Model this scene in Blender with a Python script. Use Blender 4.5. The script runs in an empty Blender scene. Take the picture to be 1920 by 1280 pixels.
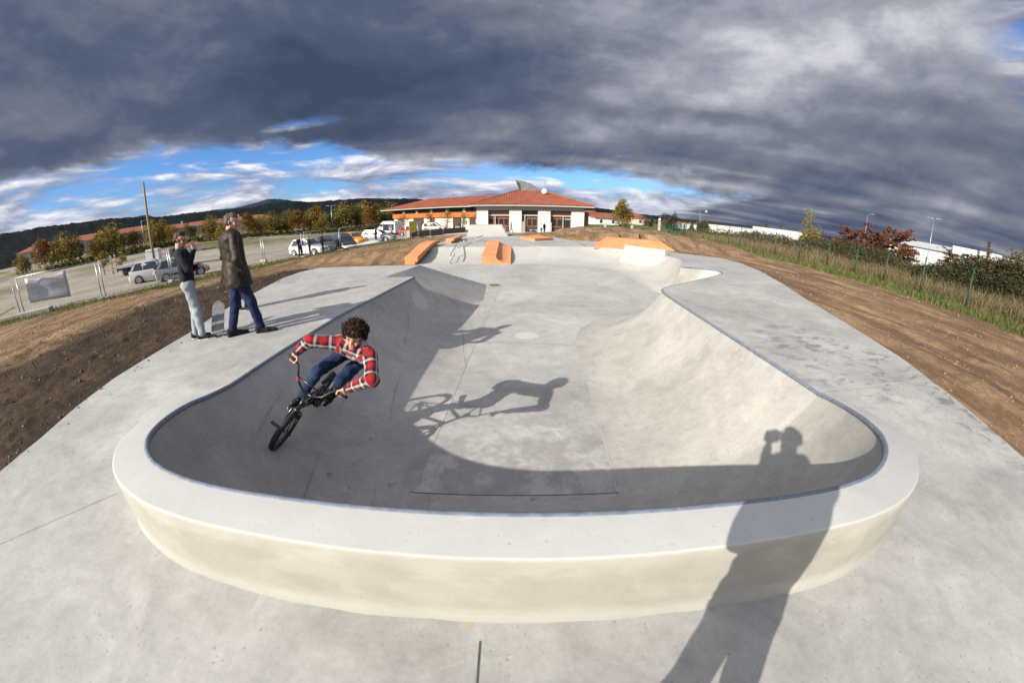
import bpy, bmesh, math, random
import numpy as np
from math import sin, cos, pi, radians, sqrt, atan2
from mathutils import Vector, Matrix, Quaternion
from mathutils.geometry import tessellate_polygon

random.seed(7)
RNG = np.random.default_rng(11)
SC = bpy.context.scene
COL = SC.collection

# ---------------------------------------------------------------- camera, sun, sky, exposure
EYE = 1.65                                   # lens height above the side decks of the bowl (z = 0)
cam = bpy.data.cameras.new('camera')
cam.type = 'PANO'                            # stereographic fisheye, 12.9 mm on a 36 mm wide sensor
cam.panorama_type = 'FISHEYE_LENS_POLYNOMIAL'
cam.sensor_fit = 'HORIZONTAL'
cam.sensor_width = 36.0
cam.sensor_height = 24.0
cam.fisheye_fov = radians(190)
cam.fisheye_polynomial_k0 = 0.0
cam.fisheye_polynomial_k1 = -7.74201954e-02
cam.fisheye_polynomial_k2 = -1.10853428e-05
cam.fisheye_polynomial_k3 = 4.41433825e-05
cam.fisheye_polynomial_k4 = -7.35573222e-07
cam.clip_start = 0.02
cam.clip_end = 20000
camo = bpy.data.objects.new('camera', cam)
COL.objects.link(camo)
TILT = radians(19.8)
ROLL = radians(-0.35)
camo.matrix_world = (Matrix.Translation((0, 0, EYE)) @ Matrix.Rotation(-TILT, 4, 'X')
                     @ Matrix.Rotation(ROLL, 4, 'Y') @ Matrix.Rotation(pi / 2, 4, 'X'))
SC.camera = camo

SUNDIR = Vector((0.614, 0.641, -0.460)).normalized()      # the way the light travels
sun = bpy.data.lights.new('sun', 'SUN')
sun.energy = 4.0
sun.angle = radians(0.53)
sun.color = (1.0, 0.93, 0.82)
suno = bpy.data.objects.new('sun', sun)
suno.rotation_euler = SUNDIR.to_track_quat('-Z', 'Y').to_euler()
suno.location = (-20, -20, 30)
COL.objects.link(suno)

SC.view_settings.view_transform = 'Standard'
SC.view_settings.look = 'None'
SC.view_settings.gamma = 1.0
SC.view_settings.exposure = 0.95
SC.view_settings.use_curve_mapping = False
SC.render.film_transparent = False
SC.cycles.max_bounces = 6
SC.cycles.diffuse_bounces = 3
SC.cycles.glossy_bounces = 3
SC.cycles.transmission_bounces = 4
SC.cycles.transparent_max_bounces = 8
SC.cycles.use_denoising = True
SC.cycles.filter_width = 1.6


class V:
    """A shader-node socket with arithmetic."""
    def __init__(s, nt, sock):
        s.nt, s.s = nt, sock

    def _m(s, op, *a, clamp=False):
        n = s.nt.nodes.new('ShaderNodeMath')
        n.operation = op
        n.use_clamp = clamp
        for i, x in enumerate((s,) + a):
            if isinstance(x, V):
                s.nt.links.new(x.s, n.inputs[i])
            else:
                n.inputs[i].default_value = x
        return V(s.nt, n.outputs[0])

    def __add__(s, o): return s._m('ADD', o)
    def __radd__(s, o): return s._m('ADD', o)
    def __sub__(s, o): return s._m('SUBTRACT', o)
    def __rsub__(s, o): return (s * -1.0) + o
    def __mul__(s, o): return s._m('MULTIPLY', o)
    def __rmul__(s, o): return s._m('MULTIPLY', o)
    def __truediv__(s, o): return s._m('DIVIDE', o)
    def __pow__(s, o): return s._m('POWER', o)
    def max(s, o): return s._m('MAXIMUM', o)
    def min(s, o): return s._m('MINIMUM', o)
    def abs(s): return s._m('ABSOLUTE')
    def fract(s): return s._m('FRACT')
    def gt(s, o): return s._m('GREATER_THAN', o)
    def lt(s, o): return s._m('LESS_THAN', o)
    def sat(s): return s._m('ADD', 0.0, clamp=True)

    def ss(s, a, b):
        """smooth step from a to b (a may exceed b)"""
        n = s.nt.nodes.new('ShaderNodeMapRange')
        n.interpolation_type = 'SMOOTHSTEP'
        n.clamp = True
        s.nt.links.new(s.s, n.inputs[0])
        if a < b:
            n.inputs[1].default_value, n.inputs[2].default_value = a, b
            n.inputs[3].default_value, n.inputs[4].default_value = 0, 1
        else:
            n.inputs[1].default_value, n.inputs[2].default_value = b, a
            n.inputs[3].default_value, n.inputs[4].default_value = 1, 0
        return V(s.nt, n.outputs[0])


class NT:
    """A node tree and short ways to add the nodes used here."""
    def __init__(s, nt):
        s.nt = nt

    def new(s, t, **kw):
        n = s.nt.nodes.new(t)
        for k, v in kw.items():
            setattr(n, k, v)
        return n

    def put(s, sock, v):
        if isinstance(v, V):
            s.nt.links.new(v.s, sock)
        elif v is not None:
            if hasattr(sock.default_value, '__len__') and not isinstance(v, (int, float)):
                v = tuple(v)
                if len(sock.default_value) == 4 and len(v) == 3:
                    v = v + (1.0,)
            sock.default_value = v

    def coord(s, kind='Object'):
        n = s.new('ShaderNodeTexCoord')
        return V(s.nt, n.outputs[kind])

    def pos(s):
        return V(s.nt, s.new('ShaderNodeNewGeometry').outputs['Position'])

    def nrm(s):
        return V(s.nt, s.new('ShaderNodeNewGeometry').outputs['Normal'])

    def sep(s, v):
        n = s.new('ShaderNodeSeparateXYZ')
        s.put(n.inputs[0], v)
        return [V(s.nt, o) for o in n.outputs]

    def comb(s, x, y, z=0.0):
        n = s.new('ShaderNodeCombineXYZ')
        for i, v in enumerate((x, y, z)):
            s.put(n.inputs[i], v)
        return V(s.nt, n.outputs[0])

    def mapv(s, v, scale=(1, 1, 1), rot=(0, 0, 0), loc=(0, 0, 0)):
        n = s.new('ShaderNodeMapping')
        s.put(n.inputs[0], v)
        n.inputs[1].default_value = loc
        n.inputs[2].default_value = rot
        n.inputs[3].default_value = scale
        return V(s.nt, n.outputs[0])

    def noise(s, v, scale=1.0, detail=4.0, rough=0.55, dist=0.0, lac=2.0):
        n = s.new('ShaderNodeTexNoise')
        s.put(n.inputs['Vector'], v)
        n.inputs['Scale'].default_value = scale
        n.inputs['Detail'].default_value = detail
        n.inputs['Roughness'].default_value = rough
        n.inputs['Distortion'].default_value = dist
        n.inputs['Lacunarity'].default_value = lac
        return V(s.nt, n.outputs[0])

    def vor(s, v, scale=1.0, feature='F1', out='Distance', rand=1.0):
        n = s.new('ShaderNodeTexVoronoi', feature=feature)
        s.put(n.inputs['Vector'], v)
        n.inputs['Scale'].default_value = scale
        n.inputs['Randomness'].default_value = rand
        return V(s.nt, n.outputs[out])

    def mix(s, f, a, b):
        n = s.new('ShaderNodeMix', data_type='RGBA')
        s.put(n.inputs[0], f)
        s.put(n.inputs[6], a)
        s.put(n.inputs[7], b)
        return V(s.nt, n.outputs[2])

    def mul(s, a, b, f=1.0):
        n = s.new('ShaderNodeMix', data_type='RGBA', blend_type='MULTIPLY')
        n.inputs[0].default_value = f
        s.put(n.inputs[6], a)
        s.put(n.inputs[7], b)
        return V(s.nt, n.outputs[2])

    def ramp(s, f, stops, mode='LINEAR'):
        n = s.new('ShaderNodeValToRGB')
        n.color_ramp.interpolation = mode
        e = n.color_ramp.elements
        while len(e) < len(stops):
            e.new(0.5)
        for i, (p, c) in enumerate(stops):
            e[i].position = p
            e[i].color = tuple(c) + (1.0,) if len(c) == 3 else c
        s.put(n.inputs[0], f)
        return V(s.nt, n.outputs[0])

    def curve(s, f, pts, lo, hi):
        """piecewise linear function of f through pts (x, y), x between lo and hi"""
        ys = [p[1] for p in pts]
        y0, y1 = min(ys), max(ys)
        stops = [((x - lo) / (hi - lo), ((y - y0) / (y1 - y0),) * 3) for x, y in pts]
        n = (f - lo) / (hi - lo)
        return s.ramp(n, stops)._m('MULTIPLY_ADD', y1 - y0, y0)

    def attr(s, name, out='Color'):
        n = s.new('ShaderNodeAttribute', attribute_name=name)
        return V(s.nt, n.outputs[out])

    def bump(s, h, strength=0.3, dist=0.01):
        n = s.new('ShaderNodeBump')
        n.inputs['Strength'].default_value = strength
        n.inputs['Distance'].default_value = dist
        s.put(n.inputs['Height'], h)
        return V(s.nt, n.outputs[0])


# ---------------------------------------------------------------- sky: Nishita air with a broken cloud deck
world = bpy.data.worlds.new('World')
SC.world = world
world.use_nodes = True
wt = NT(world.node_tree)
for n in list(world.node_tree.nodes):
    world.node_tree.nodes.remove(n)
SKY = 0.075                                   # strength of the world background
sky = wt.new('ShaderNodeTexSky', sky_type='NISHITA')
sky.sun_disc = False
sky.sun_elevation = radians(27.4)
sky.sun_rotation = radians(223.8)
sky.air_density = 1.0
sky.dust_density = 0.6
sky.ozone_density = 2.2
skyc = V(wt.nt, sky.outputs[0])
bl = wt.new('ShaderNodeMix', data_type='RGBA', blend_type='MULTIPLY')
bl.inputs[0].default_value = 1.0
wt.put(bl.inputs[6], skyc)
bl.inputs[7].default_value = (0.47, 0.73, 1.16, 1)
blue = V(wt.nt, bl.outputs[2])
D = wt.coord('Generated')
dx, dy, dz = wt.sep(D)
zz = dz.max(0.0) + 0.06
qx, qy = dx / zz, dy / zz
q = wt.comb(qx, qy, 0.0)
# the deck: one great sheet of stratocumulus, its far edge a wandering line
warp = wt.noise(q, 0.55, 3, 0.55) - 0.5
Dp = wt.comb(dx, dy, dz * 1.9)
warp2 = wt.noise(wt.mapv(Dp, (1, 1, 1), loc=(7, 3, 0)), 5.5, 6, 0.6, 0.4) - 0.5
edge = wt.curve(qx, [(-9, 0.9), (-4.2, 2.1), (-2.6, 3.1), (-1.75, 4.0), (-1.3, 5.5), (1.0, 5.7), (3.0, 6.4), (4.4, 7.6), (5.6, 14), (9, 24)], -9, 9)
rel = (edge - qy) / edge
far_m = (rel + warp * 0.30 + warp2 * 0.75).ss(-0.05, 0.16)
near_e = (qx * 0.40 + 0.10).min(0.92)
broken = (wt.noise(wt.mapv(q, (1, 1, 1), loc=(1, 6, 0)), 1.1, 5, 0.55, 0.3) - 0.40).ss(0.0, 0.22) * qy.ss(0.45, 0.1)
near_m = (qy - near_e + warp * 0.25 + warp2 * 0.35).ss(-0.12, 0.20)
near_m = near_m.max(broken * 0.95)
hole = ((((qx + 1.75) * 2.2) ** 2.0 + ((qy - 2.86) * 4.6) ** 2.0)._m('SQRT') + warp2 * 2.2).ss(0.15, 1.0)
deck = far_m * near_m * (hole * 0.75 + 0.25)
# light and dark within the deck
qr = (qx * qx + qy * qy)._m('SQRT')
n1 = wt.noise(wt.mapv(q, (0.6, 1.0, 1), rot=(0, 0, 0.35)), 0.8, 2, 0.45, 0.25)
qr = (qx * qx + qy * qy)._m('SQRT')
lg = (qr + 1.0)._m('LOGARITHM', 2.718) / qr.max(0.01)
ql = wt.comb(qx * lg, qy * lg, 0.0)
n2 = wt.noise(wt.mapv(Dp, (1.0, 1.0, 1.0), loc=(3, 1, 0)), 4.4, 7, 0.56, 0.15)
n3 = wt.noise(wt.mapv(Dp, (1.0, 1.0, 1.1), loc=(5, 9, 0)), 11.0, 6, 0.58, 0.2)
n2b = wt.noise(wt.mapv(Dp, (1.0, 1.0, 1.0), loc=(3, 1, -0.07)), 4.4, 7, 0.56, 0.15)
lum = (n1 - 0.5) * 1.25 + (n2 - 0.5) * 0.52 + (n3 - 0.5) * 0.22 + (n2 - n2b) * 0.55
lum = lum + (qx + 0.5).ss(-1.2, 2.0) * 0.56 * (qr.ss(5.0, 2.0) * 0.60 + 0.40) - 0.15
dk = (((qx + 0.75) * 0.62) ** 2.0 + ((qy - 2.4) * 0.75) ** 2.0)._m('SQRT').ss(1.25, 0.05)
lum = lum - dk * 0.24 + qy.ss(0.5, 0.0) * 0.30
lum = lum + (rel + warp2 * 0.3).ss(0.30, 0.02) * (n2 - 0.30) * 0.8
lum = lum * 0.86 + (rel + warp2 * 0.5).ss(0.42, 0.0) * 0.13
lum = lum + qr.ss(1.75, 0.55) * 0.42                 # the sheet thins and brightens overhead
deckc = wt.ramp(lum + 0.42, [(0.05, (0.038, 0.053, 0.094)), (0.34, (0.066, 0.084, 0.136)), (0.58, (0.140, 0.152, 0.192)), (0.80, (0.270, 0.280, 0.325)), (1.0, (0.50, 0.50, 0.53))])
# low clouds under the deck edge, long bands towards the horizon
lowv = wt.comb(dx * 1.0, dy * 1.0, dz * 5.0)
l1 = wt.noise(lowv, 3.6, 7, 0.56, 0.5)
l2 = wt.noise(wt.mapv(lowv, (1, 1, 2.0), loc=(4, 2, 1)), 5.5, 6, 0.6, 0.2)
leftness = dx.ss(0.15, -0.35)
rightness = dx.ss(0.30, 0.75)
cov = (l1 - 0.5) * 1.9 + (l2 - 0.5) * 0.45
band = dz.ss(0.085, 0.035)
low = (cov + 0.01 + leftness * 0.16 + dx.ss(0.0, -0.6) * (dz - 0.10).abs().ss(0.07, 0.0) * 0.12 + rightness * 0.35 + band * 0.34 - dz.ss(0.07, 0.16) * 0.10).ss(0.02, 0.34)
lowb = wt.noise(wt.mapv(lowv, (1, 1, 1), loc=(0, 0, 0.09)), 3.6, 7, 0.56, 0.5)
shade = ((l1 - lowb) * 3.6 + (l2 - 0.5) * 0.8 + 0.52)
lowc = wt.ramp(shade, [(0.0, (0.13, 0.155, 0.24)), (0.42, (0.27, 0.30, 0.40)), (0.68, (0.44, 0.46, 0.54)), (1.0, (0.70, 0.69, 0.71))])
lowc = wt.mix(rightness * 0.75, lowc, wt.ramp(shade, [(0.0, (0.075, 0.095, 0.165)), (0.5, (0.13, 0.155, 0.235)), (0.85, (0.26, 0.28, 0.36)), (1.0, (0.42, 0.43, 0.5))]))
TEN = (10, 10, 10)
sk = wt.mix(low, blue, wt.mul(lowc, TEN))
sk = wt.mix(deck, sk, wt.mul(deckc, TEN))
# below the horizon the ground's own grey-brown
# bright glow added round the sun, behind the camera, to lift the fill light
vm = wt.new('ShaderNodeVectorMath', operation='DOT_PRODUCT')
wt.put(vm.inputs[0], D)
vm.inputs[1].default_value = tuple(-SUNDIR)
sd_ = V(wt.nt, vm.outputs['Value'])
fill_glow = sd_.ss(0.45, 1.0)
sk = wt.mix(fill_glow * 0.9, sk, (11.0, 10.7, 10.2))
sk = wt.mix(dz.ss(0.0, -0.02), sk, (1.0, 0.95, 0.85))
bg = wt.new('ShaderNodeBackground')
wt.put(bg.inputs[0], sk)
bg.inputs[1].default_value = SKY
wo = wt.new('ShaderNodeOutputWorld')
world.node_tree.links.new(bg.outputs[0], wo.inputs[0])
world.cycles.sampling_method = 'MANUAL' if hasattr(world, 'cycles') and hasattr(world.cycles, 'sampling_method') else 'AUTOMATIC'
try:
    world.cycles.sample_map_resolution = 1024
except Exception:
    pass

# ---------------------------------------------------------------- mesh helpers
def link(o, parent=None):
    COL.objects.link(o)
    if parent is not None:
        o.parent = parent
    return o


def mesh_np(name, v, f, mat=None, parent=None, smooth=False, attrs=None):
    """v (n,3); f a list of faces, or an (m,3)/(m,4) integer array"""
    me = bpy.data.meshes.new(name)
    v = np.asarray(v, dtype=np.float32).reshape(-1, 3)
    if isinstance(f, np.ndarray):
        k = f.shape[1]
        me.vertices.add(len(v))
        me.vertices.foreach_set('co', v.ravel())
        me.loops.add(f.size)
        me.loops.foreach_set('vertex_index', f.astype(np.int32).ravel())
        me.polygons.add(len(f))
        me.polygons.foreach_set('loop_start', np.arange(0, f.size, k, dtype=np.int32))
        me.update(calc_edges=True)
    else:
        me.from_pydata([tuple(map(float, p)) for p in v], [], [tuple(int(i) for i in q) for q in f])
        me.update()
    if smooth:
        me.polygons.foreach_set('use_smooth', np.ones(len(me.polygons), dtype=bool))
    if attrs:
        for k_, a in attrs.items():
            a = np.asarray(a, dtype=np.float32)
            at = me.attributes.new(k_, 'FLOAT_COLOR', 'POINT')
            if a.shape[1] == 3:
                a = np.concatenate([a, np.ones((len(a), 1), np.float32)], 1)
            at.data.foreach_set('color', a.ravel())
    if mat is not None:
        me.materials.append(mat)
    o = bpy.data.objects.new(name, me)
    return link(o, parent)


def tag(o, label, cat, group=None):
    o['label'] = label
    o['category'] = cat
    if group:
        o['group'] = group
    return o


def empty(name, loc=(0, 0, 0), rz=0.0, label=None, cat=None, group=None):
    o = bpy.data.objects.new(name, None)
    o.empty_display_size = 0.2
    o.location = loc
    o.rotation_euler = (0, 0, rz)
    link(o)
    if label:
        tag(o, label, cat, group)
    return o


def struct(o):
    o['kind'] = 'structure'
    return o


def stuff(o):
    o['kind'] = 'stuff'
    return o


def kids(o):
    return [c for c in bpy.data.objects if c.parent == o]


CHILD = {}


def dup(root, loc=None, rz=None, label=None, scale=None):
    """a copy of a thing with copies of its parts and their sub-parts (mesh data shared)"""
    if root.name not in CHILD:
        CHILD[root.name] = [(c, kids(c)) for c in kids(root)]
    r = root.copy()
    COL.objects.link(r)
    if loc is not None:
        r.location = loc
    if rz is not None:
        r.rotation_euler = (0, 0, rz)
    if scale is not None:
        r.scale = scale if hasattr(scale, '__len__') else (scale,) * 3
    if label:
        r['label'] = label
    for c, gs in CHILD[root.name]:
        d = c.copy()
        COL.objects.link(d)
        d.parent = r
        for g in gs:
            e = g.copy()
            COL.objects.link(e)
            e.parent = d
    return r


class MB:
    """collects simple solids into one mesh"""
    def __init__(s):
        s.v, s.f = [], []

    def add(s, v, f):
        b = len(s.v)
        s.v += [tuple(p) for p in v]
        s.f += [tuple(i + b for i in q) for q in f]
        return s

    def box(s, c, d, rz=0.0, M=None, taper=1.0):
        x, y, z = d[0] / 2, d[1] / 2, d[2] / 2
        t = taper
        P = [(-x, -y, -z), (x, -y, -z), (x, y, -z), (-x, y, -z), (-x * t, -y * t, z), (x * t, -y * t, z), (x * t, y * t, z), (-x * t, y * t, z)]
        ca, sa = cos(rz), sin(rz)
        Q = []
        for p in P:
            p = Vector((p[0] * ca - p[1] * sa + c[0], p[0] * sa + p[1] * ca + c[1], p[2] + c[2]))
            Q.append(M @ p if M is not None else p)
        return s.add(Q, [(0, 3, 2, 1), (4, 5, 6, 7), (0, 1, 5, 4), (1, 2, 6, 5), (2, 3, 7, 6), (3, 0, 4, 7)])

    def tube(s, pts, r, n=8, closed=False, caps=True):
        pts = [Vector(p) for p in pts]
        m = len(pts)
        rs = r if hasattr(r, '__len__') else [r] * m
        rings = []
        up = None
        for i, p in enumerate(pts):
            if closed:
                t = (pts[(i + 1) % m] - pts[i - 1])
            else:
                t = (pts[min(i + 1, m - 1)] - pts[max(i - 1, 0)])
            t.normalize()
            if up is None:
                up = Vector((0, 0, 1)) if abs(t.z) < 0.9 else Vector((1, 0, 0))
            a = up - t * up.dot(t)
            if a.length < 1e-4:
                a = t.orthogonal()
            a.normalize()
            up = a
            b = t.cross(a)
            rings.append([p + (a * cos(2 * pi * k / n) + b * sin(2 * pi * k / n)) * rs[i] for k in range(n)])
        base = len(s.v)
        for rg in rings:
            s.v += [tuple(q) for q in rg]
        for i in range(m if closed else m - 1):
            j = (i + 1) % m
            for k in range(n):
                l = (k + 1) % n
                s.f.append((base + i * n + k, base + i * n + l, base + j * n + l, base + j * n + k))
        if caps and not closed:
            s.f.append(tuple(base + k for k in range(n))[::-1])
            s.f.append(tuple(base + (m - 1) * n + k for k in range(n)))
        return s

    def lathe(s, prof, n=16, c=(0, 0, 0), axis='Z', M=None):
        """profile of (radius, height) turned round an axis through c"""
        base = len(s.v)
        for r, h in prof:
            for k in range(n):
                a = 2 * pi * k / n
                x, y = r * cos(a), r * sin(a)
                p = Vector({'Z': (x, y, h), 'Y': (x, h, y), 'X': (h, x, y)}[axis]) + Vector(c)
                s.v.append(tuple(M @ p if M is not None else p))
        for i in range(len(prof) - 1):
            for k in range(n):
                l = (k + 1) % n
                s.f.append((base + i * n + k, base + i * n + l, base + (i + 1) * n + l, base + (i + 1) * n + k))
        return s

    def prism(s, poly, h0, h1, M=None):
        """a polygon in x,y raised from h0 to h1"""
        n = len(poly)
        P = [Vector((p[0], p[1], h0)) for p in poly] + [Vector((p[0], p[1], h1)) for p in poly]
        if M is not None:
            P = [M @ p for p in P]
        return s.add(P, [tuple(range(n))[::-1], tuple(range(n, 2 * n))] + [(i, (i + 1) % n, n + (i + 1) % n, n + i) for i in range(n)])

    def xform(s, M, start=0):
        s.v[start:] = [tuple(M @ Vector(p)) for p in s.v[start:]]
        return s

    def build(s, name, mat=None, parent=None, smooth=False, bevel=0.0):
        o = mesh_np(name, np.array(s.v, dtype=np.float32), s.f, mat, parent, smooth)
        if bevel:
            b = o.modifiers.new('bevel', 'BEVEL')
            b.width = bevel
            b.segments = 2
            b.limit_method = 'ANGLE'
            b.angle_limit = radians(35)
        return o


def smooth_angle(o, deg=35):
    try:
        o.data.set_sharp_from_angle(angle=radians(deg))
        o.data.polygons.foreach_set('use_smooth', np.ones(len(o.data.polygons), dtype=bool))
    except Exception:
        pass
    return o


def hash2(ix, iy, seed=0):
    h = (ix.astype(np.int64) * 374761393 + iy.astype(np.int64) * 668265263 + seed * 1442695041) & 0xFFFFFFFF
    h = ((h ^ (h >> 13)) * 1274126177) & 0xFFFFFFFF
    h = h ^ (h >> 16)
    return (h & 0xFFFFFF) / float(0xFFFFFF)


def vnoise(x, y, seed=0):
    ix, iy = np.floor(x), np.floor(y)
    fx, fy = x - ix, y - iy
    fx = fx * fx * (3 - 2 * fx)
    fy = fy * fy * (3 - 2 * fy)
    a, b = hash2(ix, iy, seed), hash2(ix + 1, iy, seed)
    c, d = hash2(ix, iy + 1, seed), hash2(ix + 1, iy + 1, seed)
    return (a + (b - a) * fx) * (1 - fy) + (c + (d - c) * fx) * fy


def fbm(x, y, oct=4, seed=0, gain=0.5):
    s, a, t = 0.0, 1.0, 0.0
    for o in range(oct):
        s = s + a * vnoise(x * 2 ** o + 17.3 * o, y * 2 ** o - 9.1 * o, seed + o)
        t += a
        a *= gain
    return s / t - 0.5


def sstep(a, b, x):
    t = np.clip((x - a) / (b - a), 0, 1)
    return t * t * (3 - 2 * t)


def poly_dist(x, y, poly):
    """signed distance to a polygon, negative inside (numpy)"""
    d = np.full(x.shape, 1e18)
    inside = np.zeros(x.shape, bool)
    n = len(poly)
    for i in range(n):
        ax, ay = poly[i]
        bx, by = poly[(i + 1) % n]
        ex, ey = bx - ax, by - ay
        t = np.clip(((x - ax) * ex + (y - ay) * ey) / (ex * ex + ey * ey), 0, 1)
        d = np.minimum(d, (x - ax - t * ex) ** 2 + (y - ay - t * ey) ** 2)
        c = ((ay > y) != (by > y))
        with np.errstate(divide='ignore', invalid='ignore'):
            xi = ax + (y - ay) * ex / (ey if ey != 0 else 1e-12)
        inside ^= c & (x < xi)
    d = np.sqrt(d)
    return np.where(inside, -d, d)


def line_dist(x, y, pts):
    d = np.full(x.shape, 1e18)
    for (ax, ay), (bx, by) in zip(pts[:-1], pts[1:]):
        ex, ey = bx - ax, by - ay
        t = np.clip(((x - ax) * ex + (y - ay) * ey) / (ex * ex + ey * ey), 0, 1)
        d = np.minimum(d, (x - ax - t * ex) ** 2 + (y - ay - t * ey) ** 2)
    return np.sqrt(d)


def catmull(P, per=8, closed=False):
    P = [np.array(p, float) for p in P]
    n = len(P)
    out = []
    for i in range(n if closed else n - 1):
        p1, p2 = P[i], P[(i + 1) % n]
        p0 = P[i - 1] if (closed or i > 0) else 2 * p1 - p2
        p3 = P[(i + 2) % n] if (closed or i + 2 < n) else 2 * p2 - p1
        for k in range(per):
            t = k / per
            out.append(0.5 * (2 * p1 + (p2 - p0) * t + (2 * p0 - 5 * p1 + 4 * p2 - p3) * t * t + (3 * p1 - p0 - 3 * p2 + p3) * t ** 3))
    if not closed:
        out.append(P[-1])
    return np.array(out)


def resample(P, n):
    P = np.asarray(P, float)
    s = np.concatenate([[0], np.cumsum(np.linalg.norm(np.diff(P, axis=0), axis=1))])
    t = np.linspace(0, s[-1], n)
    return np.stack([np.interp(t, s, P[:, k]) for k in range(P.shape[1])], 1)


def grid_faces(nu, nv, flip=False):
    i, j = np.meshgrid(np.arange(nu - 1), np.arange(nv - 1), indexing='ij')
    a = (i * nv + j).ravel()
    f = np.stack([a, a + 1, a + nv + 1, a + nv], 1)
    return f[:, ::-1] if flip else f


# ---------------------------------------------------------------- materials
def material(name, build):
    m = bpy.data.materials.new(name)
    m.use_nodes = True
    t = NT(m.node_tree)
    p = m.node_tree.nodes['Principled BSDF']
    build(t, p)
    return m


def plain(name, col, rough=0.6, metal=0.0, spec=0.5, var=0.12, scale=6.0, bump=0.0, bscale=40.0, coat=0.0):
    """a procedural material: one colour, uneven by a fine noise"""
    def b(t, p):
        c = t.coord('Object')
        n = t.noise(c, scale, 5, 0.6)
        lo = tuple(x * (1 - var) for x in col)
        hi = tuple(min(1, x * (1 + var)) for x in col)
        t.put(p.inputs['Base Color'], t.ramp(n, [(0.3, lo), (0.7, hi)]))
        t.put(p.inputs['Roughness'], (n - 0.5) * 0.15 + rough)
        p.inputs['Metallic'].default_value = metal
        p.inputs['Specular IOR Level'].default_value = spec
        p.inputs['Coat Weight'].default_value = coat
        if bump:
            t.put(p.inputs['Normal'], t.bump(t.noise(c, bscale, 4, 0.6), bump, 0.01))
    return material(name, b)


def concrete(name, lo, hi, streak=0.0, stain=0.5, scuff=None, rough=0.72, fine=1.0, seed=0.0, wash=None, swirl=1.0):
    """trowelled concrete: cloudy tone, trowel sweeps, pores, rust flecks, scratches"""
    def b(t, p):
        c = t.mapv(t.pos(), (1, 1, 1), loc=(seed, seed * 1.7, seed * 0.3))
        x, y, z = t.sep(c)
        big = t.noise(c, 0.55, 5, 0.6, 0.4)
        mid = t.noise(c, 2.3, 6, 0.62, 0.8)
        # trowel sweeps: noise stretched along swirling directions
        wn = t.new('ShaderNodeTexNoise')
        t.put(wn.inputs['Vector'], c)
        wn.inputs['Scale'].default_value = 0.8
        wn.inputs['Detail'].default_value = 2.0
        wv = t.new('ShaderNodeVectorMath', operation='MULTIPLY_ADD')
        t.nt.links.new(wn.outputs['Color'], wv.inputs[0])
        wv.inputs[1].default_value = (2.6, 2.6, 0.6)
        t.put(wv.inputs[2], c)
        cw = V(t.nt, wv.outputs[0])
        s1 = t.noise(t.mapv(cw, (1.0, 3.6, 2), rot=(0, 0, 0.5)), 1.5, 5, 0.62, 0.5)
        s2 = t.noise(t.mapv(cw, (4.0, 1.2, 2), rot=(0, 0, 0.3)), 2.6, 5, 0.66, 0.5)
        f = (big - 0.5) * 1.05 + (mid - 0.5) * 0.75 + ((s1 - 0.5) * 0.34 + (s2 - 0.5) * 0.26) * swirl
        if streak:
            s3 = t.noise(t.mapv(c, (1.0, 14, 1.0)), 1.4, 5, 0.62, 0.35)
            f = f + (s3 - 0.5) * streak
        fn = t.noise(c, 30.0, 5, 0.75)
        f = f + (fn - 0.5) * 0.42 * fine + (t.noise(c, 9.0, 5, 0.7, 0.5) - 0.5) * 0.45 * fine
        col = t.ramp(f + 0.5, [(0.12, lo), (0.5, tuple((a + b_) / 2 for a, b_ in zip(lo, hi))), (0.85, hi)])
        if wash is not None:
            col = t.mix((t.noise(c, 0.8, 4, 0.6) - 0.46).ss(0.0, 0.22) * 0.55, col, wash)
        # pale wipes
        wp = t.noise(t.mapv(cw, (1.2, 6, 2), rot=(0, 0, -0.7)), 2.6, 5, 0.7, 0.6)
        col = t.mix((wp - 0.60).ss(0, 0.12) * 0.30, col, tuple(min(0.75, h * 1.25) for h in hi))
        # pores and specks
        vd = t.vor(c, 26.0)
        pick = t.vor(c, 26.0, out='Color')
        pr, pg, pb = t.sep(pick)
        speck = (vd + (fn - 0.5) * 0.5).ss(0.30, 0.12) * pr.gt(0.70) * (mid - 0.47).ss(0, 0.14)
        col = t.mix(speck * 0.40 * fine, col, (0.15, 0.14, 0.125))
        # rust flecks
        v2 = t.vor(t.mapv(c, (1, 1, 1), loc=(3, 5, 0)), 3.2)
        pk = t.vor(t.mapv(c, (1, 1, 1), loc=(3, 5, 0)), 3.2, out='Color')
        k1, k2, k3 = t.sep(pk)
        rust = (v2 + (t.noise(c, 16, 4, 0.7) - 0.5) * 0.35).ss(0.17, 0.03) * k1.gt(0.80)
        col = t.mix(rust * 0.42 * stain, col, (0.42, 0.27, 0.13))
        dk = (t.noise(t.mapv(c, (1, 1, 1), loc=(9, 2, 1)), 5.5, 6, 0.75, 0.6) - 0.63).ss(0, 0.09)
        col = t.mix(dk * 0.35 * stain, col, (0.16, 0.155, 0.15))
        if scuff is not None:
            col = scuff(t, c, x, y, z, col)
        t.put(p.inputs['Base Color'], col)
        t.put(p.inputs['Roughness'], (mid - 0.5) * 0.3 + rough)
        p.inputs['Specular IOR Level'].default_value = 0.35
        h = fn * 0.5 + s1 * 0.8 + mid * 0.8 - speck * 0.6
        t.put(p.inputs['Normal'], t.bump(h, 0.16, 0.012))
    return material(name, b)


def box_mask(t, x, y, x0, x1, y0, y1, soft):
    return x.ss(x0 - soft, x0 + soft) * x.ss(x1 + soft, x1 - soft) * y.ss(y0 - soft, y0 + soft) * y.ss(y1 + soft, y1 - soft)


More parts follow.
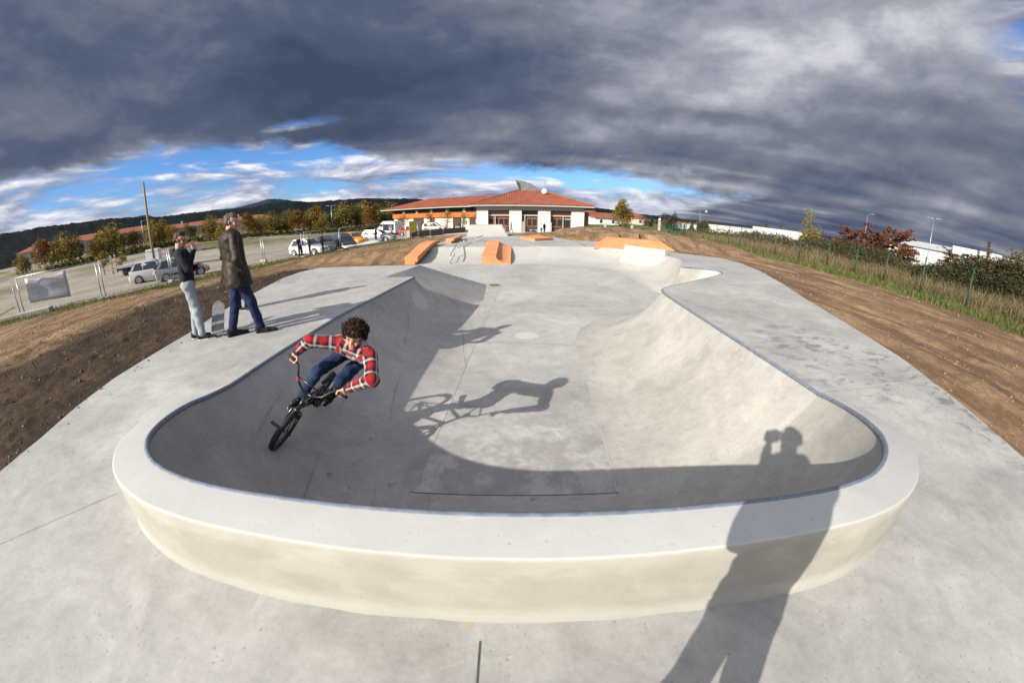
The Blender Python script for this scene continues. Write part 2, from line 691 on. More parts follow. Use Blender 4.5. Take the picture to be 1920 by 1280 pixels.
def scuff_right(t, c, x, y, z, col):
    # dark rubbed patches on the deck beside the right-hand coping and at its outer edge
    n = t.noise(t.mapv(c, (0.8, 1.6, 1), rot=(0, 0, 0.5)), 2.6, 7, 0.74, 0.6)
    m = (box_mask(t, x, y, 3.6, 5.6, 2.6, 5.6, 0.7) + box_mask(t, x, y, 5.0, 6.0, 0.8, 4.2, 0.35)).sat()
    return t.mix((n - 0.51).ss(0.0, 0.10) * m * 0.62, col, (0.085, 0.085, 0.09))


def scuff_floor(t, c, x, y, z, col):
    n1 = t.noise(t.mapv(c, (2, 60, 1), rot=(0, 0, 0.8)), 1.0, 3, 0.6, 0.5)
    n2 = t.noise(t.mapv(c, (2, 60, 1), rot=(0, 0, -0.5)), 1.0, 3, 0.6, 0.5)
    n3 = t.noise(t.mapv(c, (1, 1, 1), loc=(2, 8, 0)), 2.2, 6, 0.7)
    scr = ((n1 - 0.66).ss(0, 0.05) + (n2 - 0.66).ss(0, 0.05)).sat() * (n3 - 0.4).ss(0, 0.2)
    col = t.mix(scr * 0.4, col, (0.62, 0.62, 0.60))
    near = y.ss(17.2, 13.4)
    n4 = t.noise(c, 6.0, 6, 0.75)
    col = t.mix((n3 - 0.40).ss(0, 0.16) * near * 0.50, col, (0.175, 0.16, 0.152))
    col = t.mix((n4 - 0.58).ss(0, 0.10) * near * 0.45, col, (0.16, 0.125, 0.09))
    e = (((x - 6.35) / 0.30) ** 2.0 + ((y - 18.55) / 0.30) ** 2.0) + (n4 - 0.5) * 1.2
    return t.mix(e.ss(1.0, 0.6) * 0.5, col, (0.55, 0.53, 0.47))


def scuff_bowl(t, c, x, y, z, col):
    # curved tyre tracks low on the walls
    w = t.noise(t.mapv(c, (0.5, 0.35, 0.5)), 1.0, 2, 0.5)
    l1 = (((x * 1.6 + (y - 5.1) * 0.28 + w * 0.6)).fract() - 0.5).abs()
    n = t.noise(t.mapv(c, (1, 0.5, 1)), 1.1, 4, 0.6)
    y0 = y - 5.1
    e = ((x - 3.0 + 2.38) / 0.20) ** 2.0 + ((y0 - 9.15) / 0.42) ** 2.0
    col = t.mix(e.ss(1.2, 0.6) * 0.5, col, (0.52, 0.51, 0.48))
    m = l1.ss(0.035, 0.012) * (n - 0.44).ss(0, 0.14) * z.ss(0.65, 0.35) * x.ss(2.6, 2.0)
    col = t.mix(m * 0.45, col, (0.16, 0.15, 0.13))
    n2 = t.noise(t.mapv(c, (1, 1, 1), loc=(4, 4, 4)), 7.0, 6, 0.75)
    return t.mix((n2 - 0.60).ss(0, 0.08) * z.ss(0.3, -0.2) * y.ss(11.0, 8.0) * 0.6, col, (0.10, 0.085, 0.07))


M = {}
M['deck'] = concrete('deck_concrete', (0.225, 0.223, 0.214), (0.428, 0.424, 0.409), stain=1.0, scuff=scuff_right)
M['bowl'] = concrete('bowl_concrete', (0.235, 0.228, 0.212), (0.425, 0.413, 0.382), streak=0.25, stain=0.35, scuff=scuff_bowl, seed=3.0, swirl=0.6)
M['floor'] = concrete('floor_concrete', (0.245, 0.243, 0.234), (0.445, 0.44, 0.424), stain=0.8, scuff=scuff_floor, seed=6.0)
M['rim'] = concrete('rim_concrete', (0.40, 0.397, 0.385), (0.49, 0.487, 0.475), stain=0.25, fine=0.5, seed=9.0, swirl=0.3)
def plaster(t, c, x, y, z, col):
    # skim patches, a paler feathered band along the top arris and mortar smears at the foot
    n = t.noise(t.mapv(c, (1, 1, 2.0)), 2.2, 5, 0.60, 0.4)
    n2 = t.noise(t.mapv(c, (1, 1, 3)), 7.0, 5, 0.7, 0.8)
    zz_ = z - 3.6
    top = (zz_ + (n - 0.5) * 0.30).ss(0.25, 0.37)
    foot_ = (zz_ + (n2 - 0.5) * 0.22).ss(0.06, -0.06)
    col = t.mix((n - 0.48).ss(0, 0.18) * 0.40, col, (0.40, 0.38, 0.325))
    col = t.mix((0.44 - n).ss(0, 0.18) * 0.35, col, (0.28, 0.255, 0.20))
    col = t.mix(top * 0.35, col, (0.44, 0.425, 0.375))
    return t.mix(foot_ * 0.35, col, (0.40, 0.39, 0.36))


M['render'] = concrete('rendered_wall', (0.262, 0.250, 0.212), (0.36, 0.346, 0.305), stain=0.35, fine=0.4, seed=12.0, swirl=0.4, scuff=plaster)
M['bank'] = concrete('bank_concrete', (0.31, 0.302, 0.28), (0.45, 0.44, 0.41), stain=0.2, seed=15.0, swirl=0.6)
M['steel'] = plain('galvanised_steel', (0.17, 0.20, 0.25), 0.7, 0.3, var=0.25, scale=18)
M['joint'] = plain('joint_filler', (0.075, 0.07, 0.065), 0.9, var=0.3)
M['grey_joint'] = plain('grey_joint_filler', (0.19, 0.18, 0.165), 0.9, var=0.3)
M['pale_joint'] = plain('pale_joint_filler', (0.44, 0.425, 0.39), 0.9, var=0.15)

# ---------------------------------------------------------------- the skate park: decks, bowl, floor, banks
SLAB = [(-4.3, -4.0), (-4.45, -1.0), (-4.78, 1.0), (-4.98, 1.75), (-5.12, 2.3), (-5.27, 3.05), (-5.46, 4.0), (-5.66, 4.95), (-6.0, 5.9), (-6.35, 7.2), (-6.72, 8.6), (-7.1, 10.2), (-7.15, 11.3), (-6.82, 12.16)]
SLAB_R = [(5.0, -4.0), (5.2, 0.2), (5.38, 1.43), (5.76, 2.72), (5.88, 3.1), (6.24, 3.87), (6.9, 5.77), (7.73, 8.0), (8.8, 10.4), (9.89, 13.17), (10.6, 15.6), (11.3, 18.6), (10.6, 20.3), (10.0, 22.6), (11.6, 27.0)]


def fz(y):
    return -0.10 * float(sstep(3.1, 1.4, np.array(y)))     # the apron in front of the raised end drops a little


RIM = [(-3.16, 3.12, 0.0), (-3.13, 2.75, 0.06), (-3.08, 2.40, 0.14), (-2.96, 2.02, 0.21), (-2.73, 1.66, 0.28), (-2.40, 1.40, 0.33), (-2.02, 1.255, 0.365), (-1.62, 1.20, 0.38), (-1.1, 1.195, 0.385), (-0.5, 1.20, 0.385),
       (0.0, 1.20, 0.385), (0.5, 1.195, 0.385), (1.0, 1.185, 0.385), (1.5, 1.17, 0.385), (1.86, 1.18, 0.38), (2.24, 1.265, 0.35), (2.60, 1.45, 0.315), (2.92, 1.73, 0.26), (3.14, 2.08, 0.19), (3.30, 2.42, 0.11), (3.38, 2.72, 0.05), (3.42, 2.96, 0.0)]
rim = resample(catmull(RIM, 10), 150)


def offset_curve(P, d):
    t = np.gradient(P[:, :2], axis=0)
    t /= np.linalg.norm(t, axis=1)[:, None]
    n = np.stack([t[:, 1], -t[:, 0]], 1)
    Q = P.copy()
    Q[:, :2] -= n * d * -1
    return Q


w = np.interp(np.linspace(0, 1, len(rim)), [0, 0.06, 0.16, 0.84, 0.94, 1], [0.05, 0.2, 0.245, 0.245, 0.2, 0.05])
rim_out = offset_curve(rim, 1.0)
rim_out[:, :2] = rim[:, :2] + (rim_out[:, :2] - rim[:, :2]) * w[:, None]
rim_bot = rim_out.copy()
c0 = np.array([0.1, 3.0])
dirv = rim_out[:, :2] - rim[:, :2]
dirv /= np.linalg.norm(dirv, axis=1)[:, None]
rim_bot[:, 2] = [fz(p[1]) for p in rim_out]
rim_bot[:, :2] += dirv * (0.0 * np.clip((rim_out[:, 2] - rim_bot[:, 2]) / 0.48, 0, 1))[:, None]


def strip(name, curves, mat, parent=None, smooth=True):
    n = len(curves[0])
    v = np.concatenate(curves)
    f = []
    for k in range(len(curves) - 1):
        for i in range(n - 1):
            f.append((k * n + i, k * n + i + 1, (k + 1) * n + i + 1, (k + 1) * n + i))
    return mesh_np(name, v, f, mat, parent, smooth)


def fillet(A, B, C, m=4, r=0.02):
    """rounded corner line(s) between strip A-B and strip B-C"""
    out = []
    for k in range(m + 1):
        t = k / m
        P = B + (A - B) / np.maximum(np.linalg.norm(A - B, axis=1), 1e-6)[:, None] * r
        Q = B + (C - B) / np.maximum(np.linalg.norm(C - B, axis=1), 1e-6)[:, None] * r
        out.append(P * (1 - t) ** 2 + 2 * B * t * (1 - t) + Q * t * t)
    return out


low = rim_bot.copy()
low[:, 2] -= 0.05
# the pale cast ledge and its rendered outer wall
inn = rim.copy()
struct(strip('bowl_rim', [inn] + fillet(inn, rim_out, rim_bot, 4, 0.018)[:3], M['rim']))
# the render has a slightly wavy foot and a small cove of mortar
foot = rim_bot.copy()
fj = fbm(np.arange(len(foot)) * 0.16, np.zeros(len(foot)), 3, 5)
foot[:, :2] += dirv * (0.012 + 0.03 * fj)[:, None]
foot[:, 2] += 0.001
midw = rim_out * 0.25 + rim_bot * 0.75
struct(strip('bowl_end_wall', fillet(inn, rim_out, rim_bot, 4, 0.018)[2:] + [rim_out * 0.5 + rim_bot * 0.5, midw, rim_bot * 0.93 + rim_out * 0.07, foot, low], M['render']))

# coping pipe along the inner rim, on past both sides
LEFT_COP = [(-3.16, 3.12, 0.0), (-3.13, 4.2, 0.0), (-3.06, 5.8, 0.0), (-2.88, 7.4, 0.0), (-2.66, 9.68, 0.0)]
RIGHT_COP = [(3.42, 2.96, 0.0), (3.40, 3.8, 0.0), (3.385, 5.0, 0.0), (3.41, 6.2, 0.0), (3.44, 7.06, 0.0)]
HIP_COP = [(3.44, 7.06, 0.0), (3.46, 7.6, 0.0), (3.52, 8.05, 0.0), (3.66, 8.42, 0.0), (4.13, 8.91, 0.0)]
POCKET = [(4.13, 8.91, 0.0), (5.1, 9.7, 0.0), (6.11, 10.55, 0.0), (6.95, 11.3, 0.0), (7.32, 11.75, 0.0), (7.42, 12.15, 0.0), (7.2, 12.5, 0.0), (6.9, 12.68, 0.0), (6.2, 12.86, 0.0)]


def loft(name, K, F, mat, n=60, m=16, plane=0.0):
    """curved transition between a coping line K and the floor line F below it"""
    K, F = resample(K, n), resample(F, n)
    V_ = np.zeros((n, m + 1, 3))
    for i in range(n):
        wv = F[i, :2] - K[i, :2]
        D = max(np.linalg.norm(wv), 1e-4)
        h = K[i, 2] - F[i, 2]
        for j in range(m + 1):
            s = j / m
            if D >= h:
                R_ = (D * D + h * h) / (2 * h)
                a0 = math.asin(min(1, D / R_))
                a = a0 * (1 - s)
                dd = R_ * sin(a)
                z = F[i, 2] + R_ * (1 - cos(a))
            else:
                a = (pi / 2) * (1 - s)
                dd = D * sin(a)
                z = F[i, 2] + h * (1 - cos(a))
            pl = plane if not hasattr(plane, '__len__') else plane[0] + (plane[1] - plane[0]) * i / (n - 1)
            z = z * (1 - pl) + (F[i, 2] + h * dd / D) * pl
            V_[i, j] = (F[i, 0] - wv[0] * dd / D, F[i, 1] - wv[1] * dd / D, z)
    return struct(mesh_np(name, V_.reshape(-1, 3), grid_faces(n, m + 1, True), mat, None, True))


FZ = -1.2
F_LEFT = [(-1.10, 3.02, FZ), (-1.10, 3.9, FZ), (-1.05, 5.5, FZ), (-0.98, 7.4, FZ), (-0.95, 8.5, FZ), (-1.1, 11.45, FZ)]
F_FRONT = [(-1.10, 3.02, FZ), (1.16, 3.03, FZ)]
F_RIGHT = [(1.16, 3.03, FZ), (1.21, 3.7, FZ), (1.28, 4.6, FZ), (1.33, 5.8, FZ), (1.37, 6.77, FZ)]
lw = 46
loft('bowl_side', LEFT_COP, F_LEFT, M['bowl'], 70)
iL = int(np.argmin(np.abs(rim[:, 0] + 1.35) + (rim[:, 1] > 1.5) * 9))
iR = int(np.argmin(np.abs(rim[:, 0] - 1.55) + (rim[:, 1] > 1.5) * 9))
e = 1e-3
loft('bowl_corner', rim[:iL + 1], [(-1.10, 3.02 + e, FZ), (-1.10, 3.02, FZ)], M['bowl'], 60)
loft('bowl_end', rim[iL:iR + 1], F_FRONT, M['bowl'], 50)
loft('bowl_corner', rim[iR:], [(1.16, 3.03, FZ), (1.16, 3.03 + e, FZ)], M['bowl'], 60)
loft('bowl_side', RIGHT_COP, F_RIGHT, M['bowl'], 60)
F_HIP = [(1.37, 6.77, FZ), (1.41, 7.5, FZ), (1.50, 8.1, FZ), (1.79, 8.96, FZ), (2.75, 10.29, FZ)]
loft('bowl_hip', catmull(HIP_COP, 6), catmull(F_HIP, 6), M['bowl'], 40)
F_POCKET = [(2.75, 10.29, FZ), (3.7, 11.2, FZ), (4.73, 12.0, FZ), (5.2, 12.55, FZ), (5.45, 13.0, FZ), (5.58, 13.35, FZ), (5.62, 14.0, FZ)]
loft('bowl_pocket', catmull(POCKET, 6), catmull(F_POCKET, 6), M['bowl'], 60)
# left hip: the pocket behind the end of the left wall
loft('bowl_hip', [(-2.66, 9.68, 0), (-3.0, 9.7, 0), (-3.51, 9.71, 0)], [(-1.1, 11.45, FZ), (-1.02, 11.8, FZ), (-0.95, 12.1, FZ)], M['bowl'], 16, 16, (0.0, 0.92))
loft('bowl_hip', [(-3.51, 9.71, 0), (-3.28, 10.8, 0), (-3.06, 11.97, 0)], [(-0.95, 12.1, FZ), (-1.0, 13.4, FZ), (-1.05, 14.75, FZ)], M['bowl'], 20, 16, 0.92)
# far side: a mellow bank up to the upper level
F_FAR = [(5.62, 14.0, FZ), (5.66, 15.6, FZ), (5.68, 17.4, FZ), (5.5, 18.8, FZ), (5.04, 19.64, FZ), (3.78, 20.6, FZ), (1.49, 20.95, FZ), (-0.08, 21.0, FZ)]
K_FAR = [(6.2, 12.86, 0), (7.3, 15.2, -0.05), (7.9, 17.6, -0.18), (8.0, 19.6, -0.25), (7.5, 22.0, -0.35), (5.4, 24.3, -0.45), (2.6, 24.3, -0.47), (-0.08, 23.9, -0.5)]
loft('far_bank', catmull(K_FAR, 6), catmull(F_FAR, 6), M['bank'], 60)
# the bank with the ledges and the handrail
loft('ledge_bank', [(-0.08, 23.9, -0.5), (-2.5, 23.9, -0.5), (-6.0, 24.2, -0.5)], [(-0.08, 21.0, FZ), (-2.5, 20.8, FZ), (-6.5, 20.6, FZ)], M['bank'], 12, 4)


def sheet(name, poly, zf, mat, skirt=0.0, skirt_edges=None, holes=None):
    """a flat-ish sheet over a polygon, z from zf(x, y), with a skirt below its outer edge"""
    P = [Vector((p[0], p[1], 0)) for p in poly]
    tri = tessellate_polygon([P])
    v = [(p[0], p[1], zf(p[0], p[1])) for p in poly]
    f = []
    for t in tri:
        a, b, c = (np.array(v[i]) for i in t)
        f.append(t if np.cross(b - a, c - a)[2] > 0 else t[::-1])
    n = len(poly)
    if skirt:
        v += [(p[0], p[1], zf(p[0], p[1]) - skirt) for p in poly]
        for i in (skirt_edges if skirt_edges is not None else range(n)):
            j = (i + 1) % n
            f.append((i, j, n + j, n + i))
    return mesh_np(name, v, f, mat)


SLABL = SLAB[5:]
deckL = SLABL + [(-3.06, 11.97), (-3.28, 10.8), (-3.51, 9.71), (-2.66, 9.68)] + [tuple(p[:2]) for p in resample(LEFT_COP, 12)[::-1][1:]]
struct(sheet('left_deck', deckL, lambda x, y: 0.0, M['deck'], 0.6, range(len(SLABL))))


def zr(x, y):
    return -0.45 * float(sstep(13.5, 26, np.array(y)))


DR = SLAB_R[4:]
inner = [tuple(p[:2]) for p in resample(RIGHT_COP, 12)] + [tuple(p[:2]) for p in catmull(HIP_COP, 6)[1:]] + [tuple(p[:2]) for p in catmull(POCKET, 6)[1:]]
kf = catmull(K_FAR, 6)
near_far = [tuple(p) for p in kf]


def zr2(x, y):
    d = [(x - p[0]) ** 2 + (y - p[1]) ** 2 for p in near_far]
    i = int(np.argmin(d))
    return near_far[i][2] if d[i] < 1e-6 else zr(x, y)


deckR = DR + [(11.0, 29.5), (5.0, 30.0), (5.0, 24.9)] + [tuple(p[:2]) for p in kf[:33][::-1]] + inner[::-1][1:]
struct(sheet('right_deck', deckR, zr2, M['deck'], 0.6, range(len(DR) + 1)))
front = SLAB[:6][::-1] + []
fr = [(-5.27, 3.05)] + [tuple(p) for p in SLAB[:5][::-1]] + SLAB_R[:4] + [(5.88, 3.1), (3.42, 2.96)] + [tuple(p[:2]) for p in rim_bot[::-1][3:-3]] + [(-3.16, 3.12)]
struct(sheet('apron', fr, lambda x, y: fz(y), M['deck'], 0.6, range(0, 11)))
# floor of the bowl and of the plaza beyond
fl = [(-1.05, 14.75), (-1.0, 13.4), (-0.95, 12.1), (-1.02, 11.8), (-1.1, 11.45)] + [tuple(p[:2]) for p in F_LEFT[::-1][1:]] + [tuple(p[:2]) for p in F_RIGHT] + [tuple(p[:2]) for p in catmull(F_HIP, 6)[1:]] + [tuple(p[:2]) for p in catmull(F_POCKET, 6)[1:]] + [tuple(p[:2]) for p in catmull(F_FAR, 6)[1:]] + [(-2.5, 20.8), (-6.5, 20.6), (-6.5, 12.3), (-3.06, 11.97)]
struct(sheet('bowl_floor', fl, lambda x, y: FZ, M['floor']))
# a paler strip of concrete along the left side of the floor, with the drain at its end
ls = resample([p for p in F_LEFT[:5]] + [(-0.97, 11.5, FZ), (-0.97, 14.7, FZ)], 30)
rs = resample([(-1.06, 3.06, FZ), (-1.02, 3.9, FZ), (-0.93, 5.5, FZ), (-0.8, 8.28, FZ), (-0.42, 14.7, FZ)], 30)
ls[:, 0] -= 0.02
ls[:, 2] = rs[:, 2] = FZ + 0.004
struct(strip('pale_floor_strip', [ls, rs], M['bowl'], smooth=False))
# upper level behind the banks
up = [(-6.0, 24.2), (-2.5, 23.9), (-0.08, 23.9)] + [tuple(p[:2]) for p in kf[33:-1][::-1]] + [(5.0, 24.9), (5.0, 30.0), (4.0, 33.5), (-0.3, 35.5), (-4.6, 35.5), (-5.2, 29)]
zmap = {tuple(np.round(p[:2], 4)): p[2] for p in kf}
struct(sheet('upper_deck', up, lambda x, y: zmap.get(tuple(np.round((x, y), 4)), -0.5 if y < 24.9 else -0.47), M['deck'], 0.8))

# expansion joints in the apron: one open and dark, the others filled
def ribbon(name, pts, wd, mat, z=0.004):
    P = np.array(pts, float)
    t = np.gradient(P[:, :2], axis=0)
    t /= np.linalg.norm(t, axis=1)[:, None]
    n = np.stack([-t[:, 1], t[:, 0], 0 * t[:, 0]], 1) * wd / 2
    P[:, 2] += z
    return struct(strip(name, [P - n, P + n], mat, smooth=False))


def on_apron(a, b, n=14):
    return [(a[0] + (b[0] - a[0]) * k / n, a[1] + (b[1] - a[1]) * k / n, fz(a[1] + (b[1] - a[1]) * k / n)) for k in range(n + 1)]


ribbon('slab_joint', on_apron((-0.137, 0.845), (-0.155, -1.2)), 0.007, M['joint'])
ribbon('slab_joint', on_apron((-3.02, 1.37), (-4.52, -0.68)), 0.004, M['grey_joint'])
ribbon('slab_joint', on_apron((2.26, 0.87), (3.2, -1.1)), 0.006, M['pale_joint'])
ribbon('slab_joint', [(3.5, 3.02, 0), (5.86, 3.08, 0)], 0.012, M['pale_joint'])
ribbon('slab_joint', [(-3.25, 3.12, 0), (-5.25, 3.06, 0)], 0.010, M['pale_joint'])
ribbon('slab_joint', [(-1.12, 3.005, FZ), (1.18, 3.012, FZ)], 0.012, M['joint'])
ribbon('slab_joint', [(p[0] + 0.01, p[1], FZ + 0.002) for p in F_RIGHT], 0.010, M['pale_joint'])
ribbon('slab_joint', [(-0.86, 7.9, FZ), (1.4, 7.7, FZ)], 0.010, M['grey_joint'], 0.003)

# steel coping
cp = MB()
allc = [tuple(p) for p in resample(LEFT_COP, 40)[::-1]][:-1] + [tuple(p) for p in rim] + [tuple(p) for p in resample(RIGHT_COP, 30)[1:]] + [tuple(p) for p in catmull(HIP_COP, 6)[1:]] + [tuple(p) for p in catmull(POCKET, 6)[1:]]
off = []
P = np.array(allc)
tt = np.gradient(P[:, :2], axis=0)
tt /= np.linalg.norm(tt, axis=1)[:, None]
nn = np.stack([-tt[:, 1], tt[:, 0]], 1)
P[:, :2] += nn * 0.010
P[:, 2] -= 0.017
cp.tube(P, 0.024, 10)
tag(cp.build('coping_pipe', M['steel'], None, True), 'grey steel coping pipe along the edge of the concrete bowl', 'coping')
# drain cover
dr = MB()
dr.lathe([(0.0, 0.012), (0.22, 0.012), (0.235, 0.0)], 24)
o = tag(dr.build('drain_cover', plain('rusty_iron', (0.20, 0.13, 0.09), 0.8, 0.4, var=0.3), None), 'small rusty round drain cover in the bowl floor beyond the left hip', 'drain cover')
o.location = (-0.72, 14.55, FZ + 0.006)

# ---------------------------------------------------------------- the land: raised earth round the park, gravel, grass, far plain
FENCE_L = [(-27.5, 6.5), (-24.56, 10.07), (-21.17, 13.11), (-19.7, 16.7), (-18.5, 24.6), (-16.8, 27.6), (-15.0, 30.8), (-12.2, 36.9), (-11.6, 39.9), (-10.9, 42.5), (-10.2, 45.7), (-9.0, 48.2), (-5, 56)]
PARK = [(-4.1, -4.2)] + SLAB[1:] + [(-3.9, 12.25), (-4.4, 15.0), (-5.95, 20.0), (-5.6, 21.0), (-5.5, 24.2), (-5.2, 29), (-4.6, 35.5), (-0.3, 35.5), (4.0, 33.5), (5.0, 30.0), (11.0, 29.5)] + SLAB_R[::-1]


def zslab(y):
    return -0.45 * sstep(13.5, 26, y)


def land_z(x, y, rough=True):
    r = np.hypot(x, y)
    d = poly_dist(x, y, PARK)
    # plain level: the car park on the left is lower, the ground right of the park is nearly level
    zl = np.interp(y, [-10, 12, 17, 24, 30, 48, 70], [-0.8, -0.85, -0.95, -1.22, -1.35, -1.5, -1.6])
    zr_ = np.interp(y, [-10, 30, 50, 75], [-0.40, -0.40, -0.75, -1.45])
    zr_ = zr_ - 0.9 * sstep(23, 60, x)
    side = sstep(-3.0, 3.0, x)
    zp = zl * (1 - side) + zr_ * side
    zp = zp * (1 - sstep(46, 62, r)) + (-1.55) * sstep(46, 62, r) * 1.0
    zp = np.where(x > 19, zr_ * (1 - sstep(60, 130, r)) + (-1.8) * sstep(60, 130, r), zp)
    sect = sstep(-24, -48, np.degrees(np.arctan2(x, y)))
    zp = zp + sect * np.clip((r - 62) * 0.040, 0, 3.6) * sstep(900, 300, r)
    W = np.where(x < 0, 15.0 - 11.0 * sstep(12.3, 14.5, y) * sstep(24.5, 21.0, y), 11.0)
    edge = zslab(y) - 0.06 - 0.10 * sstep(3.1, 1.4, y)
    dip = sstep(12.3, 14.5, y) * sstep(24.5, 21.0, y) * (x < 0)
    edge = edge * (1 - dip) - 1.16 * dip
    k = sstep(0.0, 1.0, np.clip(d, 0, None) / W)
    z = edge * (1 - k) + zp * k
    # the spoil mound behind the park on the right
    m = sstep(3.6, 7.5, x + fbm(x * 0.3, y * 0.3, 3, 5) * 3) * sstep(21, 14, x) * sstep(25.0, 31.0, y - (x - 8) * -0.35) * sstep(50, 40, y)
    z = z + m * (0.62 - z * 0.75 + fbm(x * 0.35, y * 0.35, 4, 9) * 0.9) * 0.8
    # rougher heap left of the ledge bank
    if rough:
        near = np.exp(-np.clip(d, 0, None) / 9.0)
        dirt = np.where(x < 0, sstep(17, 11, d), sstep(13.5, 10.5, d))
        amp = dirt * sstep(0.0, 0.7, d)
        rk = np.where(x < 0, 1.0, 0.55)
        z = z + amp * rk * (fbm(x * 2.4, y * 2.4, 5, 3, 0.6) * 0.13 + fbm(x * 9, y * 9, 3, 4, 0.6) * 0.085 * sstep(34, 8, r))
        # wheel and grader ruts along the right-hand strip and across the left-hand bank
        rut = np.sin((x * 0.98 - y * 0.16) * 3.1 + fbm(x * 0.5, y * 0.3, 3, 8) * 4.0)
        z = z + np.where(x > 0, 1, 0) * amp * rut * 0.055
        rut2 = np.sin((d) * 2.6 + fbm(x * 0.35, y * 0.35, 3, 18) * 6.0)
        z = z + np.where(x < 0, 1, 0) * amp * rut2 * 0.035 * sstep(1.5, 4, d)
        z = z + sstep(15, 26, r) * sstep(120, 60, r) * fbm(x * 0.3, y * 0.3, 3, 22) * 0.10
        z = z + np.where(x > 18.5, fbm(x * 1.5, y * 1.5, 4, 31) * 0.12 * sstep(80, 40, r), 0)
    z = np.where(d < -0.22, np.minimum(z, -2.3), z)
    return z


def lz(x, y):
    return float(land_z(np.array([float(x)]), np.array([float(y)]), False)[0])


rings = [1.2]
while rings[-1] < 7000:
    rings.append(rings[-1] * (1.0125 if rings[-1] < 60 else 1.03))
rings = np.array(rings)
angs = np.concatenate([np.arange(-88, 88.01, 0.42), np.arange(92, 268.1, 6.0)])
angs = np.radians(angs)
RR, AA = np.meshgrid(rings, angs, indexing='ij')
gx, gy = (RR * np.sin(AA)).ravel(), (RR * np.cos(AA)).ravel()
gz = land_z(gx, gy)
nr, na = len(rings), len(angs)
i, j = np.meshgrid(np.arange(nr - 1), np.arange(na), indexing='ij')
a = (i * na + j).ravel()
b = (i * na + (j + 1) % na).ravel()
gf = np.stack([a, b, b + na, a + na], 1)[:, ::-1]
d = poly_dist(gx, gy, PARK)
rr = np.hypot(gx, gy)
fl_d = line_dist(gx, gy, FENCE_L)
wob = fbm(gx * 0.45, gy * 0.45, 4, 41)
wob2 = fbm(gx * 1.7, gy * 1.7, 4, 43)
left = gx < 0
# which side of the left fence: inside is the earth bank
fence_poly = FENCE_L + [(-3, 60), (30, 60), (30, -12), (-30, -12)]
fin = poly_dist(gx, gy, fence_poly)
soil = sstep(6.6, 4.4, d + wob * 4.5 + np.clip(gy - 7, 0, 12) * 0.6) * left                  # dark fresh topsoil
mound = (gx > 3.5) & (gx < 21) & (gy > 24) & (gy < 50)
grass = np.where(left, sstep(1.5, 0.5, np.abs(fin + 0.6) + wob * 2.2 + wob2 * 0.8) * sstep(52, 46, gy), sstep(18.1, 18.8, gx + wob * 1.4 + wob2 * 0.7) * sstep(22.5, 21.0, gx + wob * 2.5))
grass = np.maximum(grass, sstep(56, 62, gy + wob * 6) * sstep(-60, -20, gx) * sstep(120, 90, gx) * (rr < 400))
grass = np.where((rr > 58) & (gx < -12), np.maximum(grass, 0.75 * sstep(0.0, 0.30, fbm(gx * 0.09, gy * 0.09, 4, 77) + 0.12) * sstep(60, 80, rr)), grass)
gravel = np.where(left, sstep(0.3, 1.6, fin + wob * 1.5), 0) * (1 - grass * 0.9) * sstep(260, 180, rr)
straw = np.where(gx > 18, sstep(20.6, 22.2, gx + wob * 2.0), 0) * sstep(300, 150, rr)
far = sstep(150, 300, rr)
zone1 = np.stack([soil, grass, gravel], 1)
zone2 = np.stack([straw, far, sstep(0.0, 1.0, mound * 1.0)], 1)


def b(t, p):
    c = t.pos()
    z1, z2 = t.attr('zone_a'), t.attr('zone_b')
    s, g, v = t.sep(z1)
    w_, f, m = t.sep(z2)
    n0 = t.noise(c, 0.25, 5, 0.6)
    n1 = t.noise(c, 1.4, 6, 0.65, 0.4)
    n2 = t.noise(c, 9.0, 5, 0.7)
    n3 = t.noise(c, 38.0, 3, 0.7)
    e = (n1 - 0.5) * 0.8 + (n2 - 0.5) * 0.7 + (n3 - 0.5) * 0.35
    tan = t.ramp(e + (n0 - 0.5) * 0.6 + 0.5, [(0.15, (0.095, 0.056, 0.030)), (0.45, (0.205, 0.132, 0.074)), (0.62, (0.270, 0.184, 0.106)), (0.9, (0.35, 0.262, 0.165))])
    drk = t.ramp(e + 0.5, [(0.15, (0.014, 0.009, 0.006)), (0.5, (0.042, 0.028, 0.018)), (0.8, (0.100, 0.070, 0.046))])
    grs = t.ramp(e + (n0 - 0.5) * 1.1 + 0.5, [(0.15, (0.035, 0.048, 0.016)), (0.45, (0.070, 0.098, 0.026)), (0.65, (0.130, 0.130, 0.046)), (0.9, (0.22, 0.18, 0.085))])
    grv = t.ramp(e * 0.6 + (n0 - 0.5) * 0.9 + 0.5, [(0.2, (0.17, 0.145, 0.115)), (0.5, (0.27, 0.245, 0.205)), (0.8, (0.36, 0.335, 0.29))])
    stw = t.ramp(e + 0.5, [(0.15, (0.09, 0.075, 0.040)), (0.5, (0.20, 0.165, 0.090)), (0.85, (0.32, 0.27, 0.16))])
    fr_ = t.ramp(t.noise(c, 0.02, 5, 0.6), [(0.35, (0.055, 0.062, 0.030)), (0.5, (0.10, 0.095, 0.050)), (0.65, (0.085, 0.075, 0.045))])
    # wet dark tracks dragged through the light earth
    trk = t.noise(t.mapv(c, (1.0, 0.13, 1), rot=(0, 0, -0.16)), 1.6, 4, 0.6, 0.5)
    tan = t.mix((trk - 0.48).ss(0, 0.10) * 0.7, tan, (0.105, 0.065, 0.040))
    col = t.mix(s, tan, drk)
    col = t.mix(v, col, grv)
    col = t.mix(w_, col, stw)
    col = t.mix(g, col, grs)
    col = t.mix(f, col, fr_)
    t.put(p.inputs['Base Color'], col)
    p.inputs['Roughness'].default_value = 0.95
    p.inputs['Specular IOR Level'].default_value = 0.15
    t.put(p.inputs['Normal'], t.bump(n2 * 0.7 + n3 * 0.5 + n1 * 0.3, 0.75, 0.05))


